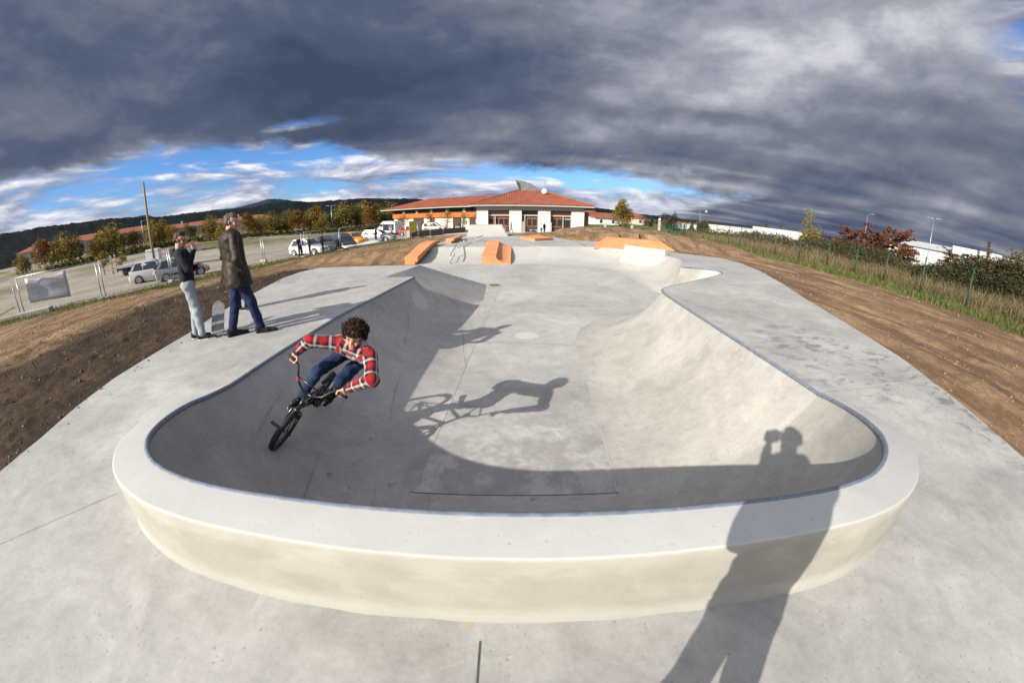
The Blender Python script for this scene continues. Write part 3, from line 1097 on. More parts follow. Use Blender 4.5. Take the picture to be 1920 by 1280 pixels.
M['land'] = material('earth_and_grass', b)
g = mesh_np('ground', np.stack([gx, gy, gz], 1), gf, M['land'], None, True, {'zone_a': zone1, 'zone_b': zone2})
struct(g)


# ---------------------------------------------------------------- wooded hills on the skyline
def forest(t, p):
    c = t.pos()
    n = t.noise(c, 0.012, 6, 0.7)
    n2 = t.vor(t.mapv(c, (1, 1, 1.5)), 0.05)
    t.put(p.inputs['Base Color'], t.ramp(n * 0.6 + n2 * 0.35, [(0.25, (0.003, 0.006, 0.009)), (0.5, (0.007, 0.011, 0.013)), (0.75, (0.018, 0.021, 0.018))]))  # cloud shadow over the hills is put into this dark colour
    p.inputs['Roughness'].default_value = 1.0
    p.inputs['Specular IOR Level'].default_value = 0.05


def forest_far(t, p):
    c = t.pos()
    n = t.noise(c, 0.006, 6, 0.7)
    t.put(p.inputs['Base Color'], t.ramp(n, [(0.3, (0.016, 0.023, 0.040)), (0.7, (0.032, 0.040, 0.058))]))  # distance haze is put into the colour, paler and bluer
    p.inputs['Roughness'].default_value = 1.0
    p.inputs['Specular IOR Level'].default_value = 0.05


def hills(name, prof, R0, depth, mat, seed, foot=-6.0):
    az = np.radians(np.arange(prof[0][0], prof[-1][0], 0.10))
    el = np.interp(np.degrees(az), [p_[0] for p_ in prof], [p_[1] for p_ in prof])
    rows = 26
    vv = []
    for k in range(rows + 1):
        s = k / rows
        back = s > 0.62
        R_ = R0 + depth * s
        top = np.tan(np.radians(el)) * (R0 + depth * 0.62) + EYE
        u = s / 0.62 if not back else (1 - s) / 0.38
        hh = np.sin(np.clip(u, 0, 1) * pi / 2) ** 1.3
        x_, y_ = R_ * np.sin(az), R_ * np.cos(az)
        rel = fbm(x_ / 420, y_ / 420, 5, seed) * 0.42 * (1 - hh ** 3) + fbm(x_ / 60, y_ / 60, 4, seed + 2) * 0.05
        zz_ = foot + (top - foot) * np.clip(hh + rel * np.minimum(1, hh * 3), 0, 1.0) + fbm(x_ / 22, y_ / 22, 2, seed + 4) * 11 * hh
        vv.append(np.stack([x_, y_, zz_], 1))
    return struct(mesh_np(name, np.concatenate(vv), grid_faces(rows + 1, len(az), True), mat, None, False))


hills('hills', [(-100, 3.0), (-85, 3.6), (-74, 3.9), (-68.1, 3.7), (-62.4, 3.6), (-56.2, 3.4), (-52.4, 3.1), (-49.8, 2.75), (-46, 2.75), (-42.5, 2.55), (-38, 2.55), (-35.5, 2.9), (-32.1, 2.9), (-29, 2.55), (-26.9, 2.6), (-22.3, 2.7), (-19, 2.45), (-16.1, 2.4), (-12, 2.0), (-6, 1.9), (2, 1.7), (10, 1.15), (14, 0.95), (17.5, 0.6), (21.0, 0.25), (24, 0.1), (30, -0.05)], 1500, 1400, material('cloud_shaded_forest', forest), 51)
hills('far_hills', [(-56, 2.0), (-53, 3.2), (-51.5, 3.25), (-50, 2.6), (-46, 2.6), (-43, 2.85), (-40, 2.8), (-38, 3.1), (-35.2, 3.6), (-33, 3.25), (-31, 2.7), (-26, 2.3), (-10, 1.2), (8, 1.15), (14, 0.9), (19, 0.5), (21.6, 0.45), (22.6, 0.85), (23.6, 0.6), (25, 0.3), (30, 0.25), (40, 0.2), (52, 0.3), (60, 0.15), (80, 0.3)], 3400, 1200, material('hazed_forest', forest_far), 71, -10)

# ---------------------------------------------------------------- loose stones and clods on the bare earth
pts = []
N = 14000
cx = RNG.uniform(-20, 19, N * 3)
cy = RNG.uniform(-1, 34, N * 3)
cd = poly_dist(cx, cy, PARK)
ok = (cd > 0.06) & (np.where(cx < 0, cd < 13, (cx < 18.5))) & (RNG.random(N * 3) < np.exp(-np.hypot(cx, cy) / 14) * np.where(cx > 0, 0.9, 2.2))
spill = (cd <= 0.06) & (cd > -0.5) & (cy < 11.5) & (cy > 0.3) & (RNG.random(N * 3) < 1.1 * np.exp(cd / 0.13)) & (np.abs(cx) > 4)
sx, sy, sdd = cx[spill][:900], cy[spill][:900], cd[spill][:900]
cx, cy, cd = cx[ok][:N], cy[ok][:N], cd[ok][:N]
cz = np.concatenate([land_z(cx, cy), np.maximum(-0.10 * sstep(3.1, 1.4, sy), -0.2) + np.where(sdd > 0, -.06, 0)])
cx, cy, cd = np.concatenate([cx, sx]), np.concatenate([cy, sy]), np.concatenate([cd, sdd])
sz = RNG.gamma(1.3, 0.0055, len(cx)) + 0.006
sz[-len(sx):] *= 0.7
sz = np.minimum(sz * (1 + np.hypot(cx, cy) * 0.035), 0.07)
base = np.array([(1, 0, -.2), (-.5, .87, -.2), (-.5, -.87, -.2), (.3, .5, .75), (-.6, 0, .7), (.35, -.5, .6)])
fc = np.array([(0, 1, 3), (1, 4, 3), (1, 2, 4), (2, 5, 4), (2, 0, 5), (0, 3, 5), (3, 4, 5)])
n = len(cx)
rot = RNG.uniform(0, 2 * pi, n)
jit = RNG.uniform(0.6, 1.3, (n, 6, 3))
B = base[None] * jit * sz[:, None, None]
X = B[..., 0] * np.cos(rot)[:, None] - B[..., 1] * np.sin(rot)[:, None] + cx[:, None]
Y = B[..., 0] * np.sin(rot)[:, None] + B[..., 1] * np.cos(rot)[:, None] + cy[:, None]
Z = B[..., 2] * 0.8 + cz[:, None] + sz[:, None] * 0.2
shade = RNG.random(n)
darkz = sstep(6.5, 4.5, cd) * (cx < 0)
pale = (RNG.random(n) < 0.06) * RNG.uniform(0.3, 1, n)
tanc = np.stack([0.20 + 0 * shade, 0.135 + 0 * shade, 0.08 + 0 * shade], 1) * (0.6 + 0.7 * shade)[:, None]
drkc = np.array([0.075, 0.052, 0.036]) * (0.6 + 0.9 * shade)[:, None]
sc_ = tanc * (1 - darkz)[:, None] + drkc * darkz[:, None]
sc_ = sc_ * (1 - pale)[:, None] + np.array([0.34, 0.29, 0.22]) * pale[:, None]
stm = material('stones', lambda t, p: (t.put(p.inputs['Base Color'], t.attr('tone')), t.put(p.inputs['Roughness'], t.noise(t.pos(), 30) * 0.2 + 0.8)))
stuff(mesh_np('clods_and_stones', np.stack([X, Y, Z], -1).reshape(-1, 3), (fc[None] + 6 * np.arange(n)[:, None, None]).reshape(-1, 3), stm, None, False, {'tone': np.repeat(sc_, 6, 0)}))

# ---------------------------------------------------------------- bodies: smooth-blended tapered limbs turned into one skin
def wob3(P, f, ph=0.0):
    x, y, z = P[..., 0] * f, P[..., 1] * f, P[..., 2] * f
    return (np.sin(x + 1.7 * np.sin(y * 0.9 + ph) + ph) + np.sin(y * 1.3 + 1.3 * np.sin(z * 1.1 + ph * 2)) + np.sin(z * 1.2 + 1.5 * np.sin(x * 1.05 - ph))) / 3


def sdf_grid(ax, prims, k, res):
    """signed distance on a grid; every limb is worked out only in the cells near it"""
    n = [len(q) for q in ax]
    out = np.full(n, 1.0)
    lo = np.array([q[0] for q in ax])
    for pr in prims:
        a, b, ra, rb = (np.asarray(pr[0], float), np.asarray(pr[1], float), pr[2], pr[3])
        m = max(ra, rb) + k + 3 * res
        i0 = np.maximum(0, np.floor((np.minimum(a, b) - m - lo) / res).astype(int))
        i1 = np.minimum(n, np.ceil((np.maximum(a, b) + m - lo) / res).astype(int) + 1)
        sl = tuple(slice(p, q) for p, q in zip(i0, i1))
        P = np.stack(np.meshgrid(*[ax[i][sl[i]] for i in range(3)], indexing='ij'), -1)
        ab = b - a
        L = ab @ ab
        pa = P - a
        t = np.clip((pa @ ab) / L, 0, 1) if L > 1e-12 else np.zeros(P.shape[:-1])
        dd = np.linalg.norm(pa - t[..., None] * ab, axis=-1) - (ra + (rb - ra) * t)
        o = out[sl]
        h = np.clip(0.5 + 0.5 * (o - dd) / k, 0, 1)
        out[sl] = o * (1 - h) + dd * h - k * h * (1 - h)
    return out


def surface_net(prims, res, k=0.03, disp=None, cut=None):
    A = np.array([p[0] for p in prims] + [p[1] for p in prims], float)
    R_ = max(max(p[2], p[3]) for p in prims)
    lo, hi = A.min(0) - R_ - 2.5 * res, A.max(0) + R_ + 2.5 * res
    n = np.ceil((hi - lo) / res).astype(int) + 1
    ax = [lo[i] + res * np.arange(n[i]) for i in range(3)]
    G = np.stack(np.meshgrid(*ax, indexing='ij'), -1)
    F = sdf_grid(ax, prims, k, res)
    if disp is not None:
        F = F + disp(G)
    if cut is not None:
        F = np.maximum(F, cut(G))
    S = F < 0
    c = S[:-1, :-1, :-1].astype(np.int8)
    tot = sum(S[i:n[0] - 1 + i, j:n[1] - 1 + j, l:n[2] - 1 + l].astype(np.int8) for i in (0, 1) for j in (0, 1) for l in (0, 1))
    act = (tot > 0) & (tot < 8)
    idx = -np.ones(act.shape, int)
    cells = np.argwhere(act)
    idx[act] = np.arange(len(cells))
    acc = np.zeros((len(cells), 3))
    cnt = np.zeros(len(cells))
    cor = [(i, j, l) for i in (0, 1) for j in (0, 1) for l in (0, 1)]
    for p in cor:
        for axn in range(3):
            if p[axn] == 0:
                q = list(p)
                q[axn] = 1
                fa = F[cells[:, 0] + p[0], cells[:, 1] + p[1], cells[:, 2] + p[2]]
                fb = F[cells[:, 0] + q[0], cells[:, 1] + q[1], cells[:, 2] + q[2]]
                m = (fa < 0) != (fb < 0)
                t = np.where(m, fa / np.where(m, fa - fb, 1), 0)
                o = np.zeros((len(cells), 3))
                o[:] = p
                o[:, axn] += t
                acc[m] += o[m]
                cnt[m] += 1
    v = lo + (cells + acc / np.maximum(cnt, 1)[:, None]) * res
    faces = []
    for axn in range(3):
        b, c_ = (axn + 1) % 3, (axn + 2) % 3
        sl0 = [slice(None)] * 3
        sl1 = [slice(None)] * 3
        sl0[axn], sl1[axn] = slice(0, -1), slice(1, None)
        s0, s1 = S[tuple(sl0)], S[tuple(sl1)]
        E_ = np.argwhere(s0 != s1)
        E_ = E_[(E_[:, b] > 0) & (E_[:, c_] > 0) & (E_[:, b] < n[b] - 1) & (E_[:, c_] < n[c_] - 1)]
        sgn = s0[E_[:, 0], E_[:, 1], E_[:, 2]]
        q = []
        for db, dc in ((-1, -1), (0, -1), (0, 0), (-1, 0)):
            e = E_.copy()
            e[:, b] += db
            e[:, c_] += dc
            q.append(idx[e[:, 0], e[:, 1], e[:, 2]])
        q = np.stack(q, 1)
        q[~sgn] = q[~sgn][:, ::-1]
        faces.append(q)
    return v, np.concatenate(faces)


def cloth_uv(v, prims):
    """metres along and around the nearest limb, for woven checks"""
    best = np.full(len(v), 1e9)
    uv = np.zeros((len(v), 3))
    for i, pr in enumerate(prims):
        a, b, ra, rb = (np.asarray(pr[0], float), np.asarray(pr[1], float), pr[2], pr[3])
        ab = b - a
        L = np.linalg.norm(ab)
        if L < 1e-6:
            continue
        w_ = ab / L
        pa = v - a
        t = np.clip(pa @ w_, 0, L)
        r = pa - t[:, None] * w_
        dd = np.linalg.norm(r, axis=1) - (ra + (rb - ra) * t / L)
        ref = np.array([0.3, 0.9, 0.1])
        e1 = np.cross(w_, ref)
        e1 /= np.linalg.norm(e1)
        e2 = np.cross(w_, e1)
        an = np.arctan2(r @ e2, r @ e1)
        m = dd < best
        best[m] = dd[m]
        off = pr[4] if len(pr) > 4 else 0.0
        uv[m] = np.stack([t + off, an * max(ra, rb), 0 * t + i], 1)[m]
    return uv


def skin_mesh(name, prims, res, mat, parent, origin, k=0.03, disp=None, cut=None, paint=None):
    v, f = surface_net(prims, res, k, disp, cut)
    at = paint(v) if paint else None
    return mesh_np(name, v - np.asarray(origin), f, mat, parent, True, at)


def frame(fwd, up):
    f = np.array(fwd, float)
    f /= np.linalg.norm(f)
    l = np.cross(np.array(up, float), f)
    l /= np.linalg.norm(l)
    return np.stack([-l, f, np.cross(f, -l) * -1 if False else np.cross(-l, f)], 1)     # columns: right, forward, up


def head_prims(c, Fm, s=1.0):
    H_ = lambda x, y, z: c + Fm @ (np.array([x, y, z]) * s)
    P = [(H_(0, -.028, .052), H_(0, .022, .056), .078 * s, .077 * s), (H_(0, .042, .022), H_(0, .046, -.058), .060 * s, .043 * s),
         (H_(-.045, .008, -.045), H_(-.012, .064, -.083), .026 * s, .022 * s), (H_(.045, .008, -.045), H_(.012, .064, -.083), .026 * s, .022 * s),
         (H_(0, .096, .022), H_(0, .116, -.014), .009 * s, .0125 * s), (H_(-.032, .086, .036), H_(.032, .086, .036), .013 * s, .013 * s),
         (H_(-.012, .100, -.045), H_(.012, .100, -.045), .010 * s, .010 * s), (H_(-.040, .070, -.010), H_(-.034, .078, -.022), .024 * s, .022 * s), (H_(.040, .070, -.010), H_(.034, .078, -.022), .024 * s, .022 * s),
         (H_(-.080, -.006, .022), H_(-.078, .002, -.018), .013 * s, .009 * s), (H_(.080, -.006, .022), H_(.078, .002, -.018), .013 * s, .009 * s)]
    return P


def face_paint(c, Fm, s, skin, lips, brow, stubble=0.0, glasses=False):
    def paint(v):
        L = ((v - c) @ Fm) / s
        col = np.tile(np.array(skin, float), (len(v), 1))
        x, y, z = np.abs(L[:, 0]), L[:, 1], L[:, 2]
        m = (x < .040) & (x > .012) & (z > .032) & (z < .046) & (y > .06)
        col[m] = brow
        e = (x < .042) & (x > .018) & (z > .008) & (z < .024) & (y > .06)
        col[e] = (0.07, 0.045, 0.035)
        m = (x < .026) & (z > -.056) & (z < -.038) & (y > .07)
        col[m] = lips
        ck = np.exp(-((x - .045) ** 2 + (z + .02) ** 2) / .0006) * (y > .03) * (y < .2)
        col = col * (1 - ck[:, None] * 0.35) + np.array([0.56, 0.24, 0.17]) * ck[:, None] * 0.35
        if stubble:
            b_ = sstep(-.03, -.055, z) * (y > .0) * (np.linalg.norm(L, axis=1) < .2)
            col = col * (1 - stubble * b_[:, None]) + np.array([0.16, 0.11, 0.09]) * stubble * b_[:, None]
        if glasses:
            g = ((x - .033) ** 2 / .026 ** 2 + (z - .014) ** 2 / .020 ** 2 < 1) & (y > .05)
            col[g] = (0.02, 0.02, 0.022)
        return {'tone': col}
    return paint


def grip_hand(c, axis, palm, s=1.0, side=1, r=0.022):
    """a fist closed round a bar: c centre on the bar, axis along it towards the thumb, palm = way from the bar to the wrist"""
    a = np.array(axis, float)
    a /= np.linalg.norm(a)
    p = np.array(palm, float)
    p -= a * (p @ a)
    p /= np.linalg.norm(p)
    q = np.cross(a, p) * side
    P = []
    kn = []
    for i, (off, ln) in enumerate(((.030, .95), (.010, 1.0), (-.010, .96), (-.029, .82))):
        base = c + a * off * s
        rr_ = (r + .011) * s
        ang = [0.15, 1.0, 1.95, 2.9 * ln, 3.9 * ln]
        pt = [base + (p * cos(t) + q * sin(t)) * (rr_ * (1.25 if t < 0.5 else 1.0)) for t in ang]
        for u, w_ in zip(pt[:-1], pt[1:]):
            P.append((u, w_, .0100 * s, .0092 * s))
        kn.append(pt[0])
    wr = c + p * .088 * s
    for kk in kn:
        P.append((kk, wr * 0.75 + kk * 0.25, .012 * s, .017 * s))
    th = [wr * 0.7 + c * 0.3 + a * .018 * s, c + a * .050 * s + p * .022 * s - q * .012 * s, c + a * .046 * s - q * (r + .012) * s - p * .002, c + a * .034 * s - q * (r + .006) * s - p * .022 * s]
    for u, w_ in zip(th[:-1], th[1:]):
        P.append((u, w_, .0125 * s, .0100 * s))
    return P, wr


def open_hand(wr, along, palm_n, s=1.0, side=1, curl=0.5):
    """a relaxed hand from the wrist: fingers along, slightly curled towards palm_n"""
    a = np.array(along, float)
    a /= np.linalg.norm(a)
    n = np.array(palm_n, float)
    n -= a * (n @ a)
    n /= np.linalg.norm(n)
    q = np.cross(a, n) * side
    P = []
    for i, (off, ln) in enumerate(((.028, .92), (.010, 1.0), (-.009, .95), (-.027, .76))):
        b0 = wr + q * off * .45 * s
        b1 = wr + a * .085 * s + q * off * s
        P.append((b0, b1, .016 * s, .0115 * s))
        t = 0.0
        cur = b1
        for seg in (.040, .026, .020):
            t += curl * 0.7
            nx = cur + (a * cos(t) + n * sin(t)) * seg * ln * s
            P.append((cur, nx, .0098 * s, .0085 * s))
            cur = nx
    t0 = wr + q * .022 * s + a * .02 * s
    t1 = t0 + (a * .7 + q * .7) * .040 * s + n * .012 * s
    t2 = t1 + (a * .9 + q * .25) * .030 * s + n * .012 * s
    P += [(t0, t1, .016 * s, .012 * s), (t1, t2, .0115 * s, .009 * s)]
    return P


def skin_mat():
    def b(t, p):
        n = t.noise(t.coord('Object'), 60, 4, 0.6)
        t.put(p.inputs['Base Color'], t.mul(t.attr('tone'), t.ramp(n, [(0.3, (0.86, 0.84, 0.83)), (0.7, (1, 1, 1))])))
        p.inputs['Roughness'].default_value = 0.5
        p.inputs['Subsurface Weight'].default_value = 0.08
        p.inputs['Subsurface Radius'].default_value = (0.012, 0.005, 0.003)
    return material('skin', b)


def cloth_mat(name, col, rough=0.85, var=0.2, bscale=140, bump=0.25, fade=None, sheen=0.15, spec=0.25):
    def b(t, p):
        c = t.coord('Object')
        n = t.noise(c, 7, 5, 0.65)
        f = t.noise(c, bscale, 3, 0.7)
        cc = t.ramp(n, [(0.28, tuple(x * (1 - var) for x in col)), (0.72, tuple(x * (1 + var) for x in col))])
        if fade is not None:
            cc = t.mix((t.noise(c, 5.0, 4, 0.6) - 0.48).ss(0, 0.2) * 0.7, cc, fade)
        cc = t.mul(cc, t.ramp(f, [(0.3, (0.80, 0.80, 0.80)), (0.7, (1.1, 1.1, 1.1))]))
        t.put(p.inputs['Base Color'], cc)
        p.inputs['Roughness'].default_value = rough
        p.inputs['Specular IOR Level'].default_value = spec
        p.inputs['Sheen Weight'].default_value = sheen
        t.put(p.inputs['Normal'], t.bump(f + n * 1.5, bump, 0.006))
    return material(name, b)


def plaid_mat():
    def b(t, p):
        u, v, w_ = t.sep(t.attr('weave'))
        per = 0.155

        def band(x):
            return t.ramp((x / per + 10.0).fract(), [(0.0, (0.32, 0.012, 0.015)), (0.36, (0.010, 0.010, 0.014)), (0.63, (0.50, 0.47, 0.46)), (0.80, (0.010, 0.010, 0.014))], 'CONSTANT')
        wa, we = band(u), band(v)
        tw = ((u + v) * 420.0).fract().gt(0.5)
        cc = t.mix(tw * 0.5 + 0.25, wa, we)
        n = t.noise(t.coord('Object'), 120, 3, 0.7)
        t.put(p.inputs['Base Color'], t.mul(cc, t.ramp(n, [(0.3, (0.8, 0.8, 0.8)), (0.7, (1.1, 1.1, 1.1))])))
        p.inputs['Roughness'].default_value = 0.9
        p.inputs['Specular IOR Level'].default_value = 0.2
        p.inputs['Sheen Weight'].default_value = 0.1
        t.put(p.inputs['Normal'], t.bump(n, 0.25, 0.006))
    return material('plaid_flannel', b)


M['skin'] = skin_mat()
M['plaid'] = plaid_mat()
M['denim'] = cloth_mat('dark_denim', (0.012, 0.026, 0.070), fade=(0.030, 0.058, 0.130), sheen=0.02)
M['navy_denim'] = cloth_mat('navy_denim', (0.009, 0.017, 0.055), fade=(0.014, 0.028, 0.085), sheen=0.02)
M['pale_denim'] = cloth_mat('pale_denim', (0.27, 0.315, 0.335), fade=(0.37, 0.42, 0.44), var=0.12)
M['leather'] = cloth_mat('brown_leather', (0.019, 0.011, 0.006), rough=0.6, fade=(0.038, 0.022, 0.012), bscale=60, sheen=0.0, spec=0.32)
M['sweater'] = cloth_mat('navy_sweater', (0.009, 0.010, 0.018), sheen=0.03)
M['black_cloth'] = cloth_mat('black_cloth', (0.012, 0.012, 0.014), sheen=0.03)
M['grey_cloth'] = cloth_mat('grey_cloth', (0.30, 0.31, 0.32), var=0.1)
M['white_cloth'] = cloth_mat('white_cloth', (0.62, 0.62, 0.62), var=0.08)
M['red_cloth'] = cloth_mat('red_cloth', (0.45, 0.03, 0.04))
M['brown_hair'] = cloth_mat('brown_hair', (0.045, 0.022, 0.013), rough=0.55, var=0.5, bscale=200, bump=0.6, sheen=0.0)
M['grey_hair'] = cloth_mat('grizzled_hair', (0.10, 0.070, 0.050), rough=0.6, var=0.5, bscale=200, bump=0.6, sheen=0.0)
M['rubber'] = plain('rubber', (0.016, 0.016, 0.017), 0.75, var=0.3, scale=30)
M['sole'] = plain('pale_rubber', (0.55, 0.50, 0.42), 0.7)
M['black_paint'] = plain('black_enamel', (0.010, 0.010, 0.011), 0.28, 0.0, 0.6, coat=0.4)
M['chrome'] = plain('bare_metal', (0.5, 0.5, 0.52), 0.25, 1.0, scale=30)
M['red_tape'] = plain('red_tape', (0.50, 0.02, 0.02), 0.5)


def shoe(parent, heel, toe, up, origin, mat, sole, s=1.0, res=0.008):
    h, t_, u = (np.asarray(x, float) for x in (heel, toe, up))
    u = u / np.linalg.norm(u)
    m_ = h * 0.45 + t_ * 0.55
    P = [(h + u * .045 * s, m_ + u * .036 * s, .040 * s, .040 * s), (m_ + u * .036 * s, t_ + u * .026 * s, .040 * s, .030 * s), (h + u * .05 * s, h + u * .095 * s, .040 * s, .038 * s)]
    pl = lambda G: -((G - h) @ u) + 0.012 * s
    o = skin_mesh('shoe', P, res, mat, parent, origin, 0.03, None, pl)
    S_ = [(h, m_, .044 * s, .046 * s), (m_, t_, .046 * s, .036 * s)]
    pl2 = lambda G: np.maximum(-((G - h) @ u) + 0.001 * s, ((G - h) @ u) - 0.020 * s)
    skin_mesh('sole', S_, res, sole, o, origin, 0.02, None, pl2)
    # laces across the instep
    lc = MB()
    d_ = (t_ - h) / np.linalg.norm(t_ - h)
    sd = np.cross(u, d_)
    for q in (0.50, 0.60, 0.70):
        c = h * (1 - q) + t_ * q + u * (.082 - (q - .5) * .07) * s
        lc.tube([c - sd * .024 * s - u * .010 * s, c, c + sd * .024 * s - u * .010 * s], 0.004 * s, 4)
    lo_ = lc.build('laces', sole, o)
    lo_.data.transform(Matrix.Translation(-Vector(origin)))
    return o

# ---------------------------------------------------------------- the BMX bike, leaning into the wall
BB = np.array([[-0.055, 0.803, 0.594], [-0.998, -0.037, -0.044], [-0.013, -0.595, 0.804]])
BB, _r = np.linalg.qr(BB)
BB = BB * np.sign(np.diag(_r))
BO = np.array([-2.537, 3.93, -0.652])
bike = empty('bmx_bike', BO, 0, 'black bmx bike leaning over on the shaded bowl wall under its rider', 'bicycle')
bike.matrix_world = Matrix([list(BB[i]) + [BO[i]] for i in range(3)] + [[0, 0, 0, 1]])


def BW(p):
    return BO + BB @ np.array(p, float)


WB, WR = 0.95, 0.255
fm = MB()
bbp, ht0, ht1, st0, ax_r = (0.36, 0, .285), (0.815, 0, .545), (0.785, 0, .655), (0.265, 0, .50), (0, 0, WR)
fm.tube([bbp, ht0], 0.019, 10).tube([st0, ht1], 0.018, 10).tube([bbp, st0, (0.255, 0, .53)], 0.016, 10).tube([(0.822, 0, .525), (0.778, 0, .675)], 0.022, 10)
for s in (-1, 1):
    fm.tube([(0.33, s * .035, .285), (0.1, s * .060, .262), (0, s * .062, WR)], 0.0095, 8)
    fm.tube([(0.27, s * .016, .49), (0.15, s * .055, .39), (0, s * .062, WR)], 0.008, 8)
fm.build('frame', M['black_paint'], bike, True)
fk = MB()
for s in (-1, 1):
    fk.tube([(0.838, s * .03, .515), (0.842, s * .058, .50), (0.865, s * .060, .45), (0.945, s * .058, WR)], [0.017, 0.017, 0.015, 0.011], 8)
fk.tube([(0.838, -.045, .515), (0.838, .045, .515)], 0.019, 8)
fk.build('fork', M['black_paint'], bike, True)


def wheel(name, cx):
    ty = MB()
    ty.lathe([(WR - .050 + .024 * (1 - cos(a)), .026 * sin(a)) for a in np.linspace(-2.5, 2.5, 13) * 1.0] if False else
             [(WR - 0.030 + 0.030 * cos(a), 0.034 * sin(a)) for a in np.linspace(-pi, pi, 15)], 48, (cx, 0, WR), 'Y')
    t = ty.build('tyre', M['rubber'], bike, True)
    rm = MB()
    rm.lathe([(WR - .044, -.015), (WR - .062, -.012), (WR - .062, .012), (WR - .044, .015), (WR - .044, -.015)], 40, (cx, 0, WR), 'Y')
    rm.build('rim', M['black_paint'], t, False)
    hb = MB()
    hb.lathe([(0, -.05), (.022, -.05), (.028, -.03), (.016, -.02), (.016, .02), (.028, .03), (.022, .05), (0, .05)], 16, (cx, 0, WR), 'Y')
    hb.build('hub', M['black_paint'], t, True)
    sp = MB()
    for k in range(28):
        a = 2 * pi * k / 28
        s = -1 if k % 2 else 1
        a2 = a + s * 0.5
        sp.tube([(cx + .027 * cos(a2), s * .03, WR + .027 * sin(a2)), (cx + (WR - .06) * cos(a), 0, WR + (WR - .06) * sin(a))], 0.0016, 4)
    sp.build('spokes', M['chrome'], t)
    return t


wheel('front', WB)
wheel('rear', 0.0)
for sx, ln in ((-1, .178), (1, .085)):
    pg = MB()
    pg.tube([(WB, sx * .066, WR), (WB, sx * ln, WR)], 0.019 if sx < 0 else 0.012, 12)
    pg.build('peg', M['black_paint'], bike)
hb = MB()
for s in (-1, 1):
    hb.tube([(0.765, 0, .735), (0.766, s * .06, .736), (0.752, s * .155, .80), (0.728, s * .215, .915), (0.708, s * .25, .945), (0.700, s * .37, .952)], 0.0125, 8)
hb.tube([(0.745, -.178, .835), (0.745, .178, .835)], 0.010, 8)
hbo = hb.build('handlebar', M['black_paint'], bike, True)
for s in (-1, 1):
    g = MB()
    g.tube([(0.7035, s * .262, .947), (0.700, s * .385, .952)], 0.0175, 10)
    g.build('grip', M['rubber'], hbo, True)
g = MB()
g.tube([(0.753, -.150, .795), (0.745, -.178, .835)], 0.0150, 10)
g.build('bar_band', M['red_tape'], hbo)
sm = MB()
sm.box((0.768, 0, .712), (0.06, .055, .05))
sm.tube([(0.781, 0, .665), (0.771, 0, .70)], 0.02, 10)
sm.build('stem', M['black_paint'], bike, bevel=0.006)
sd = skin_mesh('saddle', [((0.10, 0, .600), (0.22, 0, .612), .052, .030), ((0.22, 0, .612), (0.345, 0, .625), .030, .020)], 0.008, M['rubber'], bike, (0, 0, 0), 0.02, None, lambda G: -(G[..., 2] - 0.595 + (0.3 - G[..., 0]) * 0.08))
pp = MB()
pp.tube([(0.262, 0, .51), (0.225, 0, .60)], 0.0125, 8)
pp.build('seat_post', M['chrome'], sd, True)
ck = MB()
cl = 0.165
ca = radians(13)
cx_, cz_ = 0.36, .285
e1 = (cx_ + cl * cos(ca), cz_ + cl * sin(ca) * 0.0)
for s, sg in ((-1, 1), (1, -1)):
    ck.tube([(cx_, s * .055, cz_), (cx_ + sg * cl * .97, s * .068, cz_ + sg * -.03)], 0.011, 8)
ck.lathe([(0, -.052), (.078, -.052), (.078, -.047), (0, -.047)], 24, (cx_, 0, cz_), 'Y')
ck.lathe([(0, -.055), (.02, -.055), (.02, .055), (0, .055)], 16, (cx_, 0, cz_), 'Y')
cro = ck.build('crank', M['black_paint'], bike)
for s, sg in ((-1, 1), (1, -1)):
    pd = MB()
    pd.box((cx_ + sg * cl * .97, s * .130, cz_ + sg * -.03), (.095, .10, .020))
    pd.build('pedal', M['rubber'], cro, bevel=0.004)
ch = MB()
lo_ = [(cx_ + .078 * cos(a), -.050, cz_ + .078 * sin(a)) for a in np.linspace(pi / 2, -pi / 2, 9)]
up_ = [(.03 * cos(a), -.050, WR + .03 * sin(a)) for a in np.linspace(-pi / 2, -3 * pi / 2, 7)]
ch.tube(lo_ + up_, 0.0055, 5, True)
ch.build('chain', M['chrome'], bike)

# ---------------------------------------------------------------- the rider
ro = np.array([-2.2, 3.6, -0.7])
rider = empty('person', ro, 0, 'curly-haired rider in a red checked shirt standing on the pedals of the bike', 'person')
HC = np.array([-1.575, 3.315, 0.490])
HF = frame((0.02, -0.93, -0.22), (0.24, -0.30, 0.93))
shR, shL = np.array([-1.775, 3.335, 0.425]), np.array([-1.425, 3.295, 0.300])
elR, elL = np.array([-2.045, 3.235, 0.480]), np.array([-1.335, 3.035, 0.155])
grR, grL = BW((.700, -.318, .950)), BW((.700, .318, .950))
bx, by_, bz = BB[:, 0], BB[:, 1], BB[:, 2]
pel = np.array([-1.79, 3.80, 0.135])
hipR, hipL = pel + np.array([-.085, -.02, .05]), pel + np.array([.085, .02, -.05])
pdR, pdL = BW((cx_ + cl * .97, -.135, cz_ - .03 + .012)), BW((cx_ - cl * .97, .135, cz_ + .03 + .012))
knR, knL = np.array([-2.135, 3.405, 0.055]), np.array([-1.885, 3.425, -0.055])
anR, anL = pdR + bz * .085 - bx * .085, pdL + bz * .085 - bx * .085
hR, wR = grip_hand(grR, by_, (elR - grR) / np.linalg.norm(elR - grR) * 1.0 + bz * 0.3, 1.0, -1, 0.0175)
hL, wL = grip_hand(grL, -by_, (elL - grL) / np.linalg.norm(elL - grL) * 1.0 + bz * 0.3, 1.0, 1, 0.0175)
chest = (shR + shL) / 2 * 0.8 + pel * 0.2
nk = (shR + shL) / 2 + np.array([-0.0, 0.03, 0.045])
up_t = (nk - pel) / np.linalg.norm(nk - pel)
